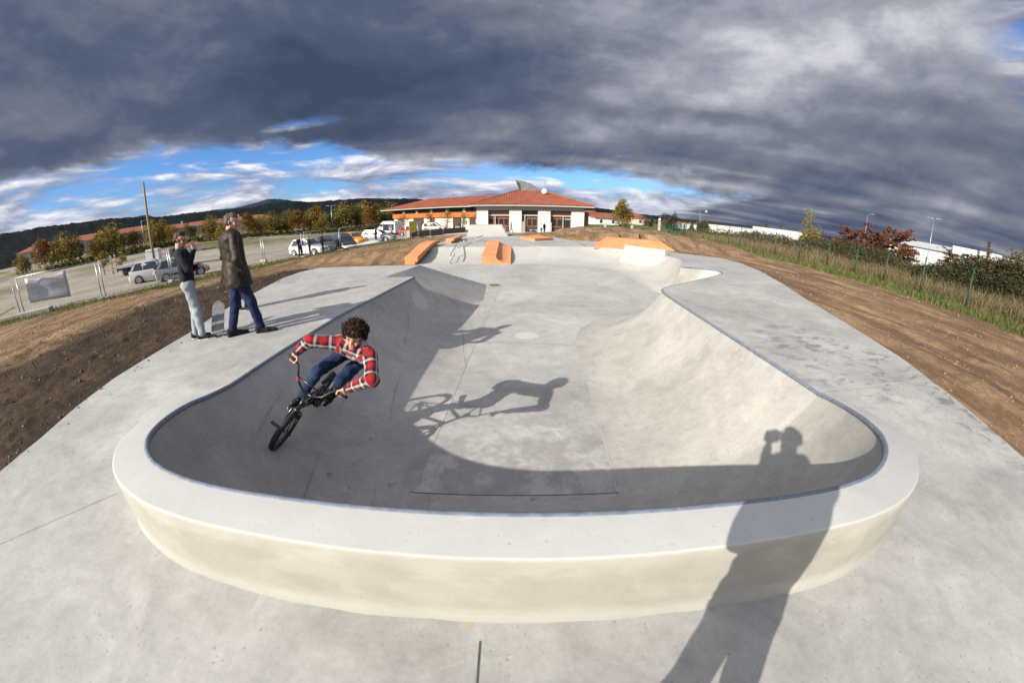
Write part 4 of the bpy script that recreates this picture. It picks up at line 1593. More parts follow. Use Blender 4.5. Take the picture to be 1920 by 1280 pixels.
bodyp = head_prims(HC, HF, 1.08) + [(nk, HC + HF @ np.array([0, -.025, -.05]), .058, .054), (nk, chest, .07, .09), (chest, pel, .09, .09), (shR, elR, .040, .035), (elR, wR, .036, .026), (shL, elL, .040, .035), (elL, wL, .036, .026),
                                   (hipR, knR, .06, .045), (knR, anR, .042, .032), (hipL, knL, .06, .045), (knL, anL, .042, .032)] + hR + hL
skin_mesh('body', bodyp, 0.0062, M['skin'], rider, ro, 0.010, None, None, face_paint(HC, HF, 1.08, (0.50, 0.285, 0.195), (0.40, 0.15, 0.12), (0.035, 0.02, 0.012)))
# shirt
cuffR, cuffL = elR * .18 + wR * .82, elL * .18 + wL * .82
sidev = (shL - shR) / np.linalg.norm(shL - shR)
bk = np.cross(up_t, sidev)
shp = [(shR + sidev * .055 - up_t * .03, pel + sidev * -.055 - up_t * .02, .095, .108), (shL - sidev * .055 - up_t * .03, pel + sidev * .055 - up_t * .02, .095, .108), (shR, shL, .068, .068), (nk, chest, .078, .11),
       (shR, elR, .074, .066, 0.03), (elR, cuffR, .066, .047, 0.05), (shL, elL, .074, .066, 0.01), (elL, cuffL, .066, .047, 0.02), (pel + sidev * -.06, pel - up_t * .10 + sidev * -.07, .105, .112), (pel + sidev * .06, pel - up_t * .10 + sidev * .07, .105, .112)]
fold = lambda G: wob3(G, 48, 0.4) * 0.0055 + wob3(G, 22, 1.1) * 0.009
sh = skin_mesh('checked_shirt', shp, 0.010, M['plaid'], rider, ro, 0.035, fold, None, lambda v: {'weave': cloth_uv(v, shp)})
M['cuff'] = cloth_mat('black_cuff', (0.012, 0.012, 0.016))
for c_, w_ in ((cuffR, wR), (cuffL, wL)):
    d_ = (w_ - c_) / np.linalg.norm(w_ - c_)
    skin_mesh('cuff', [(c_ - d_ * .02, c_ + d_ * .030, .047, .042)], 0.008, M['cuff'], sh, ro, 0.01)
# grey hood lying round the neck
hd_c = nk + up_t * .045
hoodp = []
for a in np.linspace(-2.2, 2.2, 9):
    q = hd_c + (sidev * sin(a) * .100 + bk * cos(a) * .085) + up_t * (.020 * cos(a) - .02)
    hoodp.append(q)
skin_mesh('hood', [(a_, b_, .034, .034) for a_, b_ in zip(hoodp[:-1], hoodp[1:])], 0.009, M['grey_cloth'], rider, ro, 0.03, lambda G: wob3(G, 45, 2.0) * 0.004)
# jeans
jp = [(hipR, knR, .092, .066), (knR, anR * .92 + knR * .08, .066, .056), (hipL, knL, .092, .066), (knL, anL * .92 + knL * .08, .066, .056), (hipR, hipL, .105, .105)]
skin_mesh('jeans', jp, 0.010, M['denim'], rider, ro, 0.03, lambda G: wob3(G, 44, 0.8) * 0.007 + wob3(G, 19, 2.1) * 0.008)
shoe(rider, pdR - bx * .105, pdR + bx * .135, bz, ro, M['black_cloth'], M['sole'])
shoe(rider, pdL - bx * .105, pdL + bx * .135, bz, ro, M['black_cloth'], M['sole'])
# a mop of curls
hv, hf = [], []
rg = np.random.default_rng(4)
nc = 1100
for k in range(nc):
    d_ = rg.normal(size=3)
    d_ /= np.linalg.norm(d_)
    L_ = d_.copy()
    if L_[1] > 0.35 and L_[2] < 0.30:                       # leave the face open
        continue
    if L_[2] < -0.55:
        continue
    c_ = np.array([0, -.012, .062]) + L_ * np.array([.097, .106, .098])
    ln = rg.uniform(.022, .046)
    out = L_ * np.array([1, 1, 1])
    e1 = np.cross(out, rg.normal(size=3))
    e1 /= np.linalg.norm(e1)
    e2 = np.cross(out, e1)
    rad = rg.uniform(.010, .017)
    turns = rg.uniform(1.4, 2.4)
    lean = rg.normal(size=3) * .25
    steps = 11
    ring = []
    for j in range(steps):
        t = j / (steps - 1)
        a = t * turns * 2 * pi + k
        p = c_ + (out + lean * t) * ln * t + (e1 * cos(a) + e2 * sin(a)) * rad
        ring.append(p)
    ring = np.array(ring)
    b0 = len(hv)
    for j in range(steps):
        w_ = .0062 * (1 - .4 * j / steps)
        for q in range(3):
            a = q * 2 * pi / 3
            hv.append(HC + HF @ (ring[j] + (e1 * cos(a) + out * sin(a)) * w_) - ro)
    for j in range(steps - 1):
        for q in range(3):
            r2 = (q + 1) % 3
            hf.append((b0 + j * 3 + q, b0 + j * 3 + r2, b0 + j * 3 + 3 + r2, b0 + j * 3 + 3 + q))
base_h = surface_net([(HC + HF @ np.array([0, -.03, .065]), HC + HF @ np.array([0, .018, .082]), .103, .095)], 0.009, 0.01, lambda G: wob3(G, 90, 1.0) * 0.009, lambda G: np.minimum(((G - HC) @ HF)[..., 1] - 0.045, -((G - HC) @ HF)[..., 2] + 0.055))
nb = len(hv)
hv = np.concatenate([np.array(hv), base_h[0] - ro])
hf = hf + [tuple(q + nb) for q in base_h[1]]
mesh_np('curly_hair', hv, hf, M['brown_hair'], rider, True)

# ---------------------------------------------------------------- ledges, rails and ramps of the upper park
def grind(t, c, x, y, z, col):
    n = t.noise(t.mapv(c, (5, 0.9, 5)), 2.2, 6, 0.72, 0.4)
    n2 = t.noise(t.mapv(c, (1, 1, 1), loc=(5, 1, 2)), 3.0, 5, 0.7)
    col = t.mix((n - 0.55).ss(0, 0.10) * 0.45, col, (0.20, 0.11, 0.07))
    return t.mix((n2 - 0.54).ss(0, 0.14) * 0.35, col, (0.62, 0.42, 0.28))


M['orange'] = concrete('orange_concrete', (0.48, 0.19, 0.075), (0.62, 0.285, 0.130), stain=0.4, seed=21.0, swirl=0.5, scuff=grind)
M['pale_conc'] = concrete('pale_concrete', (0.33, 0.322, 0.30), (0.44, 0.432, 0.40), stain=0.2, seed=25.0, swirl=0.6)


def sweep(sections):
    """closed cross-sections (lists of equal length, in order) joined one to the next, ends capped"""
    m = MB()
    n = len(sections[0])
    for s in sections:
        m.v += [tuple(p) for p in s]
    for k in range(len(sections) - 1):
        for i in range(n):
            j = (i + 1) % n
            m.f.append((k * n + i, k * n + j, (k + 1) * n + j, (k + 1) * n + i))
    m.f.append(tuple(range(n))[::-1])
    m.f.append(tuple((len(sections) - 1) * n + i for i in range(n)))
    return m


def hub_section(x0, x1, y, zt, zb, notch_left):
    n = 0.16
    zc = zb + (zt - zb) * 0.42
    if notch_left:
        return [(x0 + n, y, zb), (x0 + n, y, zc), (x0, y, zc), (x0, y, zt), (x1, y, zt), (x1, y, zb)]
    return [(x0, y, zb), (x0, y, zt), (x1, y, zt), (x1, y, zc), (x1 - n, y, zc), (x1 - n, y, zb)]


o = sweep([hub_section(-6.16, -5.40, 20.66, -0.73, -1.22, False), hub_section(-6.02, -5.22, 23.6, -0.24, -0.62, False), hub_section(-5.97, -5.14, 24.4, -0.17, -0.53, False), hub_section(-5.90, -5.06, 25.6, -0.17, -0.50, False)]).build('sloping_ledge', M['orange'], bevel=0.012)
tag(o, 'long orange ledge sloping down the bank next to the bare earth', 'ledge')


def qp_section(y, zt, zb, x0, x1, x2):
    s = [(x0 + .16, y, zb), (x0 + .16, y, zb + (zt - zb) * .40), (x0, y, zb + (zt - zb) * .40), (x0, y, zt), (x1, y, zt)]
    # concave run: a quarter circle hollowed out of the block
    for k in range(1, 10):
        a = k / 9 * pi / 2
        s.append((x2 - (x2 - x1) * cos(a), y, zb + .05 + (zt - zb - .05) * (1 - sin(a))))
    s.append((x2, y, zb))
    return s


o = sweep([qp_section(20.74, -0.74, -1.22, -1.72, -0.93, -0.10), qp_section(23.7, -0.20, -0.55, -1.64, -0.86, -0.08), qp_section(24.5, -0.15, -0.52, -1.62, -0.83, -0.06)]).build('quarter_pipe_ledge', M['orange'])
tag(o, 'orange block with a hollow curved right side in the middle of the bank', 'ledge')
M['galv'] = plain('galvanised_tube', (0.42, 0.44, 0.47), 0.38, 0.8, var=0.2)
r = MB()
r.tube([(-3.53, 20.9, -1.22), (-3.53, 20.9, -0.68), (-3.51, 23.8, -0.20), (-3.34, 27.0, -0.20), (-3.34, 27.0, -0.5)], 0.035, 8)
hr = empty('handrail', (0, 0, 0), 0, 'long bent steel handrail down the middle of the bank left of the curved orange block', 'rail')
ho = r.build('rail_tube', M['galv'], hr, True)
for (x, y, z0, z1) in ((-3.52, 22.3, -0.90, -0.45), (-3.51, 23.8, -0.55, -0.2), (-3.46, 24.8, -0.5, -0.2), (-3.40, 25.9, -0.5, -0.2)):
    p = MB()
    p.tube([(x, y, z0), (x, y, z1)], 0.024, 8)
    p.build('post', M['galv'], hr, True)
p = MB()
p.tube([(-3.52, 21.1, -1.0), (-3.515, 22.3, -0.80)], 0.02, 6)
p.build('lower_bar', M['galv'], hr)
fr_ = empty('flat_rail', (0, 0, 0), 0, 'low flat steel rail with five legs below the far grey ramp', 'rail')
p = MB()
p.tube([(-2.58, 26.9, -0.13), (-2.37, 29.5, -0.13)], 0.034, 8)
p.build('rail_tube', M['galv'], fr_, True)
for k in range(5):
    t = k / 4
    p = MB()
    p.tube([(-2.58 + .21 * t, 26.9 + 2.6 * t, -0.48), (-2.58 + .21 * t, 26.9 + 2.6 * t, -0.13)], 0.022, 8)
    p.build('leg', M['galv'], fr_, True)
m = MB()
m.add([(-4.83, 26.75, -.47), (-4.40, 26.65, -.47), (-4.40, 26.65, -.30), (-4.22, 26.62, -.30), (-4.22, 26.62, -.14), (-4.83, 26.75, -.14)] + [(-4.6, 30.6, -.47), (-4.2, 30.5, -.47), (-4.2, 30.5, -.30), (-4.05, 30.45, -.30), (-4.05, 30.45, -.14), (-4.6, 30.6, -.14)],
      [(0, 1, 2, 3, 4, 5), (11, 10, 9, 8, 7, 6), (0, 6, 7, 1), (1, 7, 8, 2), (2, 8, 9, 3), (3, 9, 10, 4), (4, 10, 11, 5), (5, 11, 6, 0)])
tag(m.build('low_ledge', M['orange'], bevel=0.01), 'small low orange ledge beyond the long sloping ledge', 'ledge')
m = MB()
m.prism([(0.66, 31.4), (1.71, 28.55), (3.26, 30.06), (2.36, 33.86)], -0.48, -0.27)
tag(m.build('manual_pad', M['orange'], bevel=0.012), 'flat pale orange pad in front of the tiled building', 'pad')
m = MB()
B_ = [(5.30, 23.9, -.50), (11.2, 24.35, -.46), (11.3, 27.0, -.46), (6.0, 27.0, -.46)]
T_ = [(6.65, 24.85, .17), (9.45, 24.9, .13), (10.3, 25.0, .09), (10.3, 26.4, .09), (6.8, 26.4, .17)]
m.add(B_ + T_, [(0, 1, 6, 5, 4)[:3] + (5, 4), (1, 2, 7, 6), (2, 3, 8, 7), (3, 0, 4, 8), (4, 5, 6, 7, 8), (3, 2, 1, 0)])
tag(m.build('orange_bank', M['orange']), 'wide orange bank ramp with a flat top against the earth mound', 'ramp')
m = MB()
m.add([(6.22, 21.05, -1.0), (7.12, 18.55, -.95), (7.85, 18.30, -.45), (8.15, 18.5, -.5), (7.05, 22.1, -.8), (6.77, 21.9, -.05), (7.85, 18.36, .09), (8.12, 18.5, .09), (7.05, 22.05, -.05)],
      [(0, 1, 6, 5), (1, 2, 6), (2, 3, 7, 6), (3, 4, 8, 7), (4, 0, 5, 8), (5, 6, 7, 8)])
tag(m.build('bank_wedge', M['pale_conc'], bevel=0.01), 'pale concrete wedge standing on the curved bank in front of the orange ramp', 'ramp')
# the grey ramp at the far end
A = [(-4.25, 33.2, -.475), (-0.35, 33.8, -.475)]
m = MB()
rows = []
for k in range(9):
    s = k / 8
    y = 33.3 + 2.1 * s
    z = -.475 + 1.02 * (s ** 1.7)
    rows.append([(-4.20 + .12 * s, y, z), (-2.6, y + .1, z), (-1.05, y + .2, z), (-0.30 - .70 * s, y + .25, -.475 + (z + .475) * 1.0)])
for rw in rows:
    m.v += rw
for k in range(8):
    for i in range(3):
        m.f.append((k * 4 + i, k * 4 + i + 1, k * 4 + 5 + i, k * 4 + 4 + i))
b0 = len(m.v)
m.v += [(-4.08, 36.9, .545), (-1.0, 36.9, .545), (-4.08, 36.9, -.6), (-1.0, 36.9, -.6), (-4.2, 33.3, -.6), (-.3, 33.5, -.6), (-0.2, 35.4, -.6)]
m.f += [(32, 33, 34, 35, b0 + 1, b0), (b0, b0 + 1, b0 + 3, b0 + 2)]
m.f.append(tuple([4 * k for k in range(9)] + [b0, b0 + 2, b0 + 4])[::-1])
m.f.append(tuple([4 * k + 3 for k in range(9)] + [b0 + 1, b0 + 3, b0 + 5]))
tag(m.build('grey_ramp', M['pale_conc']), 'grey concrete quarter ramp at the far end in front of the tiled building', 'ramp')

# ---------------------------------------------------------------- buildings
M['white_wall'] = plain('white_render', (0.56, 0.545, 0.51), 0.85, var=0.05, scale=0.8, bump=0.05)
M['grey_trim'] = plain('grey_trim', (0.30, 0.29, 0.27), 0.6)
M['light_trim'] = plain('light_trim', (0.36, 0.355, 0.335), 0.55)
M['brown_wood'] = plain('brown_timber', (0.20, 0.070, 0.032), 0.55, var=0.25, scale=3)
M['dark_wood'] = plain('dark_slats', (0.045, 0.028, 0.022), 0.7, var=0.25)
M['glass'] = plain('window_glass', (0.022, 0.026, 0.030), 0.06, 0.0, 0.8, var=0.2)
M['band_orange'] = plain('orange_panel', (0.50, 0.125, 0.024), 0.55, var=0.06)
M['zinc'] = plain('zinc_sheet', (0.24, 0.25, 0.25), 0.45, 0.6, var=0.2, scale=2)
M['white_paint'] = plain('white_paint', (0.75, 0.75, 0.74), 0.5, var=0.05)
M['plinth'] = plain('concrete_plinth', (0.36, 0.35, 0.33), 0.8, var=0.12)


def tile_mat(t, p):
    c = t.coord('Object')
    n = t.noise(c, 0.6, 5, 0.65)
    n2 = t.noise(c, 5.0, 4, 0.7)
    col = t.ramp((n - 0.5) * 0.7 + (n2 - 0.5) * 0.9 + 0.5, [(0.2, (0.13, 0.034, 0.017)), (0.5, (0.245, 0.067, 0.031)), (0.8, (0.34, 0.115, 0.055))])
    t.put(p.inputs['Base Color'], col)
    p.inputs['Roughness'].default_value = 0.8


M['tiles'] = material('clay_tiles', tile_mat)


def tiled_face(parent, a, b, c, d, step=0.30, r=0.085, name='roof_tiles'):
    """rows of barrel tiles from the eave a-b up to the ridge d-c (a below d)"""
    a, b, c, d = (np.array(q, float) for q in (a, b, c, d))
    L = np.linalg.norm(b - a)
    u = (b - a) / L
    n = max(4, int(L / step))
    mid = (c + d) / 2
    nm = np.cross(u, mid - (a + b) / 2)
    nm /= np.linalg.norm(nm)
    if nm[2] < 0:
        nm = -nm
    up = np.cross(nm, u)
    if up[2] < 0:
        up = -up
    H = (mid - a) @ up
    td, tc = (d - a) @ u, (c - a) @ u
    m = MB()
    for k in range(n):
        s0, s1 = L * k / n, L * (k + 1) / n
        sm = (s0 + s1) / 2
        h = H
        if sm < td:
            h = H * sm / td
        if sm > tc:
            h = min(h, H * (L - sm) / max(L - tc, 1e-6))
        if h < 0.15:
            continue
        nb = max(1, int(h / 1.2))
        w_ = (s1 - s0) / 2
        prev = None
        for q in range(nb + 1):
            hh = h * q / nb
            row = [a + u * (sm + w_ * x) + up * hh + nm * z for x, z in ((-1, 0), (-.55, r * .8), (0, r), (.55, r * .8), (1, 0))]
            base = len(m.v)
            m.v += [tuple(p_) for p_ in row]
            if prev is not None:
                for i in range(4):
                    m.f.append((prev + i, prev + i + 1, base + i + 1, base + i))
            prev = base
    o = m.build(name, M['tiles'], parent, False)
    o['kind'] = 'stuff'
    return o


def box_part(name, x0, x1, y0, y1, z0, z1, mat, parent, **kw):
    m = MB()
    m.box(((x0 + x1) / 2, (y0 + y1) / 2, (z0 + z1) / 2), (abs(x1 - x0), abs(y1 - y0), abs(z1 - z0)))
    return m.build(name, mat, parent, **kw)


GY, GZ = 62.0, -1.5
gym = empty('sports_hall', (0, 0, 0), 0, 'white single storey hall with a hipped clay tile roof and a curved zinc fin', 'building')
piers = [(-5.96, -4.07), (-0.56, 1.45), (4.17, 6.20), (9.69, 11.82)]
for x0, x1 in piers:
    box_part('pier', x0, x1, GY, GY + 1.3, GZ, 2.15, M['white_wall'], gym)
box_part('lintel', -5.96, 11.82, GY + .04, GY + 1.3, 2.153, 2.95, M['grey_trim'], gym)
box_part('side_wall', 11.0, 11.80, GY + 1.303, GY + 18, GZ, 2.9, M['dark_wood'], gym)
box_part('side_wall', -5.90, -5.2, GY + 1.303, GY + 18, GZ, 2.9, M['white_wall'], gym)
box_part('timber_screen', 11.9, 12.9, GY + 1.6, GY + 10, GZ, 2.1, M['brown_wood'], gym)
box_part('back_wall', -5.0, 10.9, GY + 17, GY + 18, GZ, 2.9, M['white_wall'], gym)
bays = [(-4.07, -0.56), (1.45, 4.17), (6.20, 9.69)]
for bi, (x0, x1) in enumerate(bays):
    yb = GY + 0.75
    box_part('dark_interior', x0 - .1, x1 + .1, yb + .25, yb + .5, GZ, 2.15, M['glass'], gym)
    box_part('header_panel', x0, x1, yb, yb + .2, 1.42, 1.98, M['dark_wood'] if bi == 1 else M['brown_wood'], gym)
    box_part('beam', x0, x1, yb - .25, yb + .1, 1.18, 1.40, M['light_trim'], gym)
    f = box_part('window_frame', x0, x1, yb - .02, yb + .16, -0.60, -0.42, M['brown_wood'], gym)
    box_part('frame_rail', x0, x1, yb - .02, yb + .16, 0.70, 0.95, M['brown_wood'], f)
    nm_ = 4 if bi == 0 else 3
    for k in range(nm_ + 1):
        xm = x0 + .08 + (x1 - x0 - .16) * k / nm_
        box_part('mullion', xm - .08, xm + .08, yb - .04, yb + .14, -0.42, 0.70, M['brown_wood'], f)
    for k in range(nm_):
        xa = x0 + .16 + (x1 - x0 - .16) * k / nm_
        xb = x0 + (x1 - x0 - .16) * (k + 1) / nm_
        box_part('pane', xa, xb, yb + .06, yb + .10, -0.40, 0.68, M['glass'], f)
    box_part('sill_wall', x0, x1, yb + .02, yb + .2, GZ, -0.605, M['dark_wood'], gym)
    box_part('slim_post', x0 + (x1 - x0) * (.33, .2, .62)[bi] - .07, x0 + (x1 - x0) * (.33, .2, .62)[bi] + .07, yb - .3, yb - .16, GZ, 1.18, M['light_trim'], gym)
d_ = box_part('door', 8.70, 9.55, GY + .55, GY + .63, -1.42, 0.72, M['dark_wood'], gym)
box_part('door_frame', 8.60, 9.66, GY + .56, GY + .66, 0.722, 0.86, M['light_trim'], d_)
box_part('door_pane', 8.84, 9.41, GY + .52, GY + .548, -0.85, 0.55, M['glass'], d_)
e0, e1, yE0, yE1, zE, zR = -7.12, 13.32, 60.9, 82.0, 2.98, 5.95
rx0, rx1, yR = 1.30, 5.10, 71.4
rf = sweep([[(e0, yE0, zE - .20), (e1, yE0, zE - .20), (e1, yE0, zE), (e0, yE0, zE)], [(e0, yE1, zE - .20), (e1, yE1, zE - .20), (e1, yE1, zE), (e0, yE1, zE)]]).build('eave_slab', M['light_trim'], gym)
m = MB()
m.add([(e0, yE0, zE + .003), (e1, yE0, zE + .003), (e1, yE1, zE + .003), (e0, yE1, zE + .003), (rx0, yR, zR), (rx1, yR, zR)], [(0, 1, 5, 4), (1, 2, 5), (2, 3, 4, 5), (3, 0, 4)])
roof = m.build('roof', M['tiles'], gym)
up3 = 0.02
tiled_face(roof, (e0, yE0 - .05, zE + up3), (e1, yE0 - .05, zE + up3), (rx1, yR, zR + up3), (rx0, yR, zR + up3))
tiled_face(roof, (e1, yE0, zE + up3), (e1, yE1, zE + up3), (rx1, yR + .01, zR + up3), (rx1, yR, zR + up3))
tiled_face(roof, (e0, yE1, zE + up3), (e0, yE0, zE + up3), (rx0, yR, zR + up3), (rx0, yR + .01, zR + up3))
rt = MB()
rt.tube([(e0, yE0, zE + .08), (rx0, yR, zR + .08), (rx1, yR, zR + .08), (e1, yE0, zE + .08)], 0.13, 6)
rt.build('ridge_tiles', M['tiles'], roof)
# curved zinc fin on the ridge
fin = []
for k in range(15):
    t = k / 14
    x = 0.55 + t * 5.0
    fin.append((x, 7.78 - 1.95 * t ** 1.9))
low_ = [(5.6, 5.70), (1.35, 5.80)]
poly = fin + low_
m = MB()
n_ = len(poly)
m.v += [(p[0], 70.9, p[1]) for p in poly] + [(p[0], 73.4, p[1]) for p in poly]
m.f += [tuple(range(n_)), tuple(range(n_, 2 * n_))[::-1]] + [(i, n_ + i, n_ + (i + 1) % n_, (i + 1) % n_) for i in range(n_)]
zf_ = m.build('zinc_fin', M['zinc'], gym)
for k in range(11):
    x = 1.3 + k * 0.38
    zt = float(np.interp(x, [p[0] for p in fin], [p[1] for p in fin]))
    box_part('seam', x, x + .04, 70.84, 70.898, 5.82, zt - .03, M['zinc'], zf_)
m = MB()
m.add([(0.60, 70.85, 7.70), (1.36, 70.85, 7.15), (1.50, 70.85, 5.85), (1.30, 70.85, 5.82)], [(0, 1, 2, 3)])
m.add([(0.60, 70.88, 7.70), (1.36, 70.88, 7.15), (1.50, 70.88, 5.85), (1.30, 70.88, 5.82)], [(3, 2, 1, 0)])
m.build('fin_underside', M['dark_wood'], zf_)
dish = MB()
dish.lathe([(0.0, 0.0), (.30, .04), (.52, .16), (.50, .19), (.28, .07), (0, .03)], 20, (0, 0, 0), 'Y')
do_ = dish.build('roof_dome', M['white_paint'], gym, True)
do_.location = (5.6, 67.5, 5.55)
an = MB()
an.tube([(5.75, 69.0, 5.4), (5.75, 69.0, 7.7)], 0.03, 6)
for zq in (6.3, 7.0, 7.45):
    an.tube([(5.55, 69.0, zq), (5.95, 69.0, zq)], 0.02, 5)
an.build('aerial', M['galv'], gym)
# forecourt posts and paving in front of the hall
struct(sheet('forecourt', [(-14, 57.2), (2.2, 57.4), (6.5, 58.2), (16, 60.0), (16, 62.6), (-14, 62.6)], lambda x, y: -1.475, M['plinth'], 0.2))
for x, y, h in ((1.62, 58.5, 1.85), (6.05, 59.5, 1.75), (-3.0, 59.0, 1.35)):
    o = MB().box((0, 0, h / 2), (.24, .24, h)).build('bollard', M['plinth'], bevel=0.02)
    o.location = (x, y, -1.49)
    o['group'] = 'square posts in front of the hall'
    tag(o, {1.62: 'tall square grey post in front of the middle bay of the hall', 6.05: 'square grey post at the left edge of the hall\'s right-hand bay', -3.0: 'short square grey post half hidden behind the grey ramp'}[x], 'post')
o = MB().box((0, 0, .45), (1.3, .06, .10)).box((-.5, 0, .2), (.06, .3, .4)).box((.5, 0, .2), (.06, .3, .4)).build('bench', M['light_trim'])
o.location = (3.4, 60.4, -1.475)
tag(o, 'small light bench outside the middle bay of the hall', 'bench')

# the long building behind, on the left
LA, LB = np.array([-6.9, 71.2]), np.array([-28.4, 87.6])
dl = (LB - LA) / np.linalg.norm(LB - LA)
LL = float(np.linalg.norm(LB - LA))
ang = math.atan2(dl[1], dl[0])
lb = empty('long_hall', (LA[0], LA[1], 0), ang, 'long two storey building with an orange band and a red tile roof', 'building')
# local x runs along the facade away from the camera's centre, -y local or +y local is outwards
no = np.array([dl[1], -dl[0]])
sgn = 1 if (no @ np.array([0 - LA[0], 0 - LA[1]])) > 0 else -1       # outward normal is local -y (sgn 1)
ou = -1


def lbx(name, x0, x1, o0, o1, z0, z1, mat, par=lb):
    """x along the facade, o outwards from it"""
    y0, y1 = sorted((ou * o0 * -1, ou * o1 * -1))
    return box_part(name, x0, x1, y0, y1, z0, z1, mat, par)


# outward (towards the camera) is local +y when the facade runs to the left
lbx('upper_wall', 0, LL, -14, 0, 1.0, 2.72, M['dark_wood'])
lbx('orange_band', 0.0, LL, 0.003, 0.14, 0.92, 1.86, M['band_orange'])
lbx('lower_wall', 0.0, LL, -13, -0.25, -1.7, 0.915, M['white_wall'])
for k in range(26):
    x0 = .8 + k * (LL - 1.6) / 26
    w_ = lbx('window', x0, x0 + (LL - 1.6) / 26 - .18, 0.003, 0.05, 1.92, 2.55, M['light_trim'] if k % 5 == 2 else M['glass'])
for x0, x1 in ((0.4, 2.0), (4.3, 6.6), (12.2, 13.6), (15.8, 19.5), (23.2, 25.6)):
    dd_ = lbx('bay_door', x0, x1, -0.247, -0.16, -1.7, 0.86, M['dark_wood'])
    for q in range(1, 3):
        xx = x0 + (x1 - x0) * q / 3
        lbx('door_batten', xx - .03, xx + .03, -0.158, -0.12, -1.65, 0.84, M['brown_wood'], dd_)
lbx('eave', -.6, LL + 3.2, -14.5, 1.5, 2.84, 3.02, M['light_trim'])


def LW(x, o_, z):
    return (x, o_ if ou == -1 else -o_, z)


m = MB()
E_ = [LW(-.6, 1.5, 3.023), LW(LL + 3.2, 1.5, 3.023), LW(LL + 3.2, -14.5, 3.023), LW(-.6, -14.5, 3.023), LW(-.6, -6.5, 5.3), LW(LL - 5.5, -6.5, 5.15)]
m.add(E_, [(0, 1, 5, 4), (1, 2, 5), (2, 3, 4, 5), (3, 0, 4)])
lr = m.build('roof', M['tiles'], lb)
tiled_face(lr, E_[0], E_[1], E_[5], E_[4], 0.34)
tiled_face(lr, E_[1], E_[2], E_[5], E_[5], 0.34)


def house(name, label, D, azd, zg, L, W, H, rise, rot, wall, roofm=None, gable=False, windows=0, group=None, cat='building', flat=False):
    """a plain building at distance D and azimuth azd (degrees), its long side turned by rot"""
    x, y = D * sin(radians(azd)), D * cos(radians(azd))
    b_ = empty(name, (x, y, zg), radians(rot), label, cat, group)
    w_ = box_part('wall', -L / 2, L / 2, -W / 2, W / 2, -1.5, H, wall, b_)
    m = MB()
    ov = .5
    if flat:
        m.box((0, 0, H + .15), (L + .2, W + .2, .30))
    elif gable:
        m.add([(-L / 2 - ov, -W / 2 - ov, H + .003), (L / 2 + ov, -W / 2 - ov, H + .003), (L / 2 + ov, W / 2 + ov, H + .003), (-L / 2 - ov, W / 2 + ov, H + .003), (-L / 2 - ov, 0, H + rise), (L / 2 + ov, 0, H + rise)], [(0, 1, 5, 4), (2, 3, 4, 5), (1, 2, 5), (3, 0, 4)])
    else:
        k = min(W / 2, L / 2 - .2)
        m.add([(-L / 2 - ov, -W / 2 - ov, H + .003), (L / 2 + ov, -W / 2 - ov, H + .003), (L / 2 + ov, W / 2 + ov, H + .003), (-L / 2 - ov, W / 2 + ov, H + .003), (-L / 2 + k * .8, 0, H + rise), (L / 2 - k * .8, 0, H + rise)], [(0, 1, 5, 4), (1, 2, 5), (2, 3, 4, 5), (3, 0, 4)])
    r_ = m.build('roof', roofm or M['town_tiles'], b_)
    if windows:
        rows = 2 if H > 4.6 else 1
        for rr_ in range(rows):
            for k in range(windows):
                xx = -L / 2 + L * (k + .5) / windows
                zz_ = H - 1.9 - rr_ * 2.7
                wn = box_part('window', xx - .55, xx + .55, -W / 2 - .04, -W / 2 + .02, zz_, zz_ + 1.25, M['glass'], b_)
        if not flat and L > 16:
            for k in range(max(1, windows // 7)):
                xx = -L / 2 + L * (k + .6) / max(1, windows // 7) * .9
                box_part('chimney', xx - .35, xx + .35, -.35, .35, H + rise - .4, H + rise + .8, M['white_paint'], r_)
    return b_


M['cream_wall'] = plain('cream_render', (0.50, 0.44, 0.33), 0.9, var=0.08, scale=0.5)
M['grey_wall'] = plain('grey_render', (0.36, 0.35, 0.32), 0.9, var=0.08, scale=0.5)
M['town_tiles'] = plain('old_clay_tiles', (0.23, 0.075, 0.040), 0.85, var=0.25, scale=1.5)
M['shed_white'] = plain('white_cladding', (0.46, 0.46, 0.455), 0.6, var=0.05, scale=0.4)
M['shed_grey'] = plain('grey_cladding', (0.40, 0.42, 0.44), 0.6, var=0.08, scale=0.4)
house('apartment_block', 'long red roofed block behind the trees left of the wooden pole, farther part', 152, -56.0, 1.0, 32, 11, 4.4, 1.7, 60, M['grey_wall'], windows=11)
house('apartment_block', 'red roofed block with a hipped end at the far left behind the trees', 146, -62.2, 0.6, 22, 12, 4.4, 1.8, 58, M['grey_wall'], windows=8)
house('apartment_block', 'long red roofed block seen behind the head of the man in the leather coat', 160, -43.4, 0.0, 46, 10, 4.6, 1.6, 46, M['grey_wall'], windows=15)
house('low_house', 'low red roofed house below the long block between the two standing men', 138, -44.6, -2.4, 15, 8, 3.0, 1.3, 46, M['cream_wall'], windows=4)
house('gatehouse', 'small pale hut with an orange tile roof at the edge of the car park', 75, -46.2, -1.75, 2.7, 2.6, 1.75, 0.5, 46, M['white_wall'], windows=1)
house('white_house', 'white gabled house just right of the hall, the nearest of three', 150, 13.3, -2.2, 11, 9, 2.9, 2.0, 20, M['white_paint'], gable=True, windows=2)
house('white_house', 'white gabled house with a red roof, second from the hall', 150, 11.5, -2.2, 9, 9, 3.6, 1.9, 100, M['white_paint'], gable=True, windows=2)
house('white_house', 'house with an orange red roof half hidden by the hall', 152, 10.3, -2.2, 8, 8, 3.4, 2.0, 15, M['white_paint'], gable=True, windows=1)
house('red_roofed_house', 'red roofed house right of the tall yellowing tree', 190, 17.4, -2.2, 14, 9, 4.2, 1.9, 10, M['cream_wall'], windows=4)
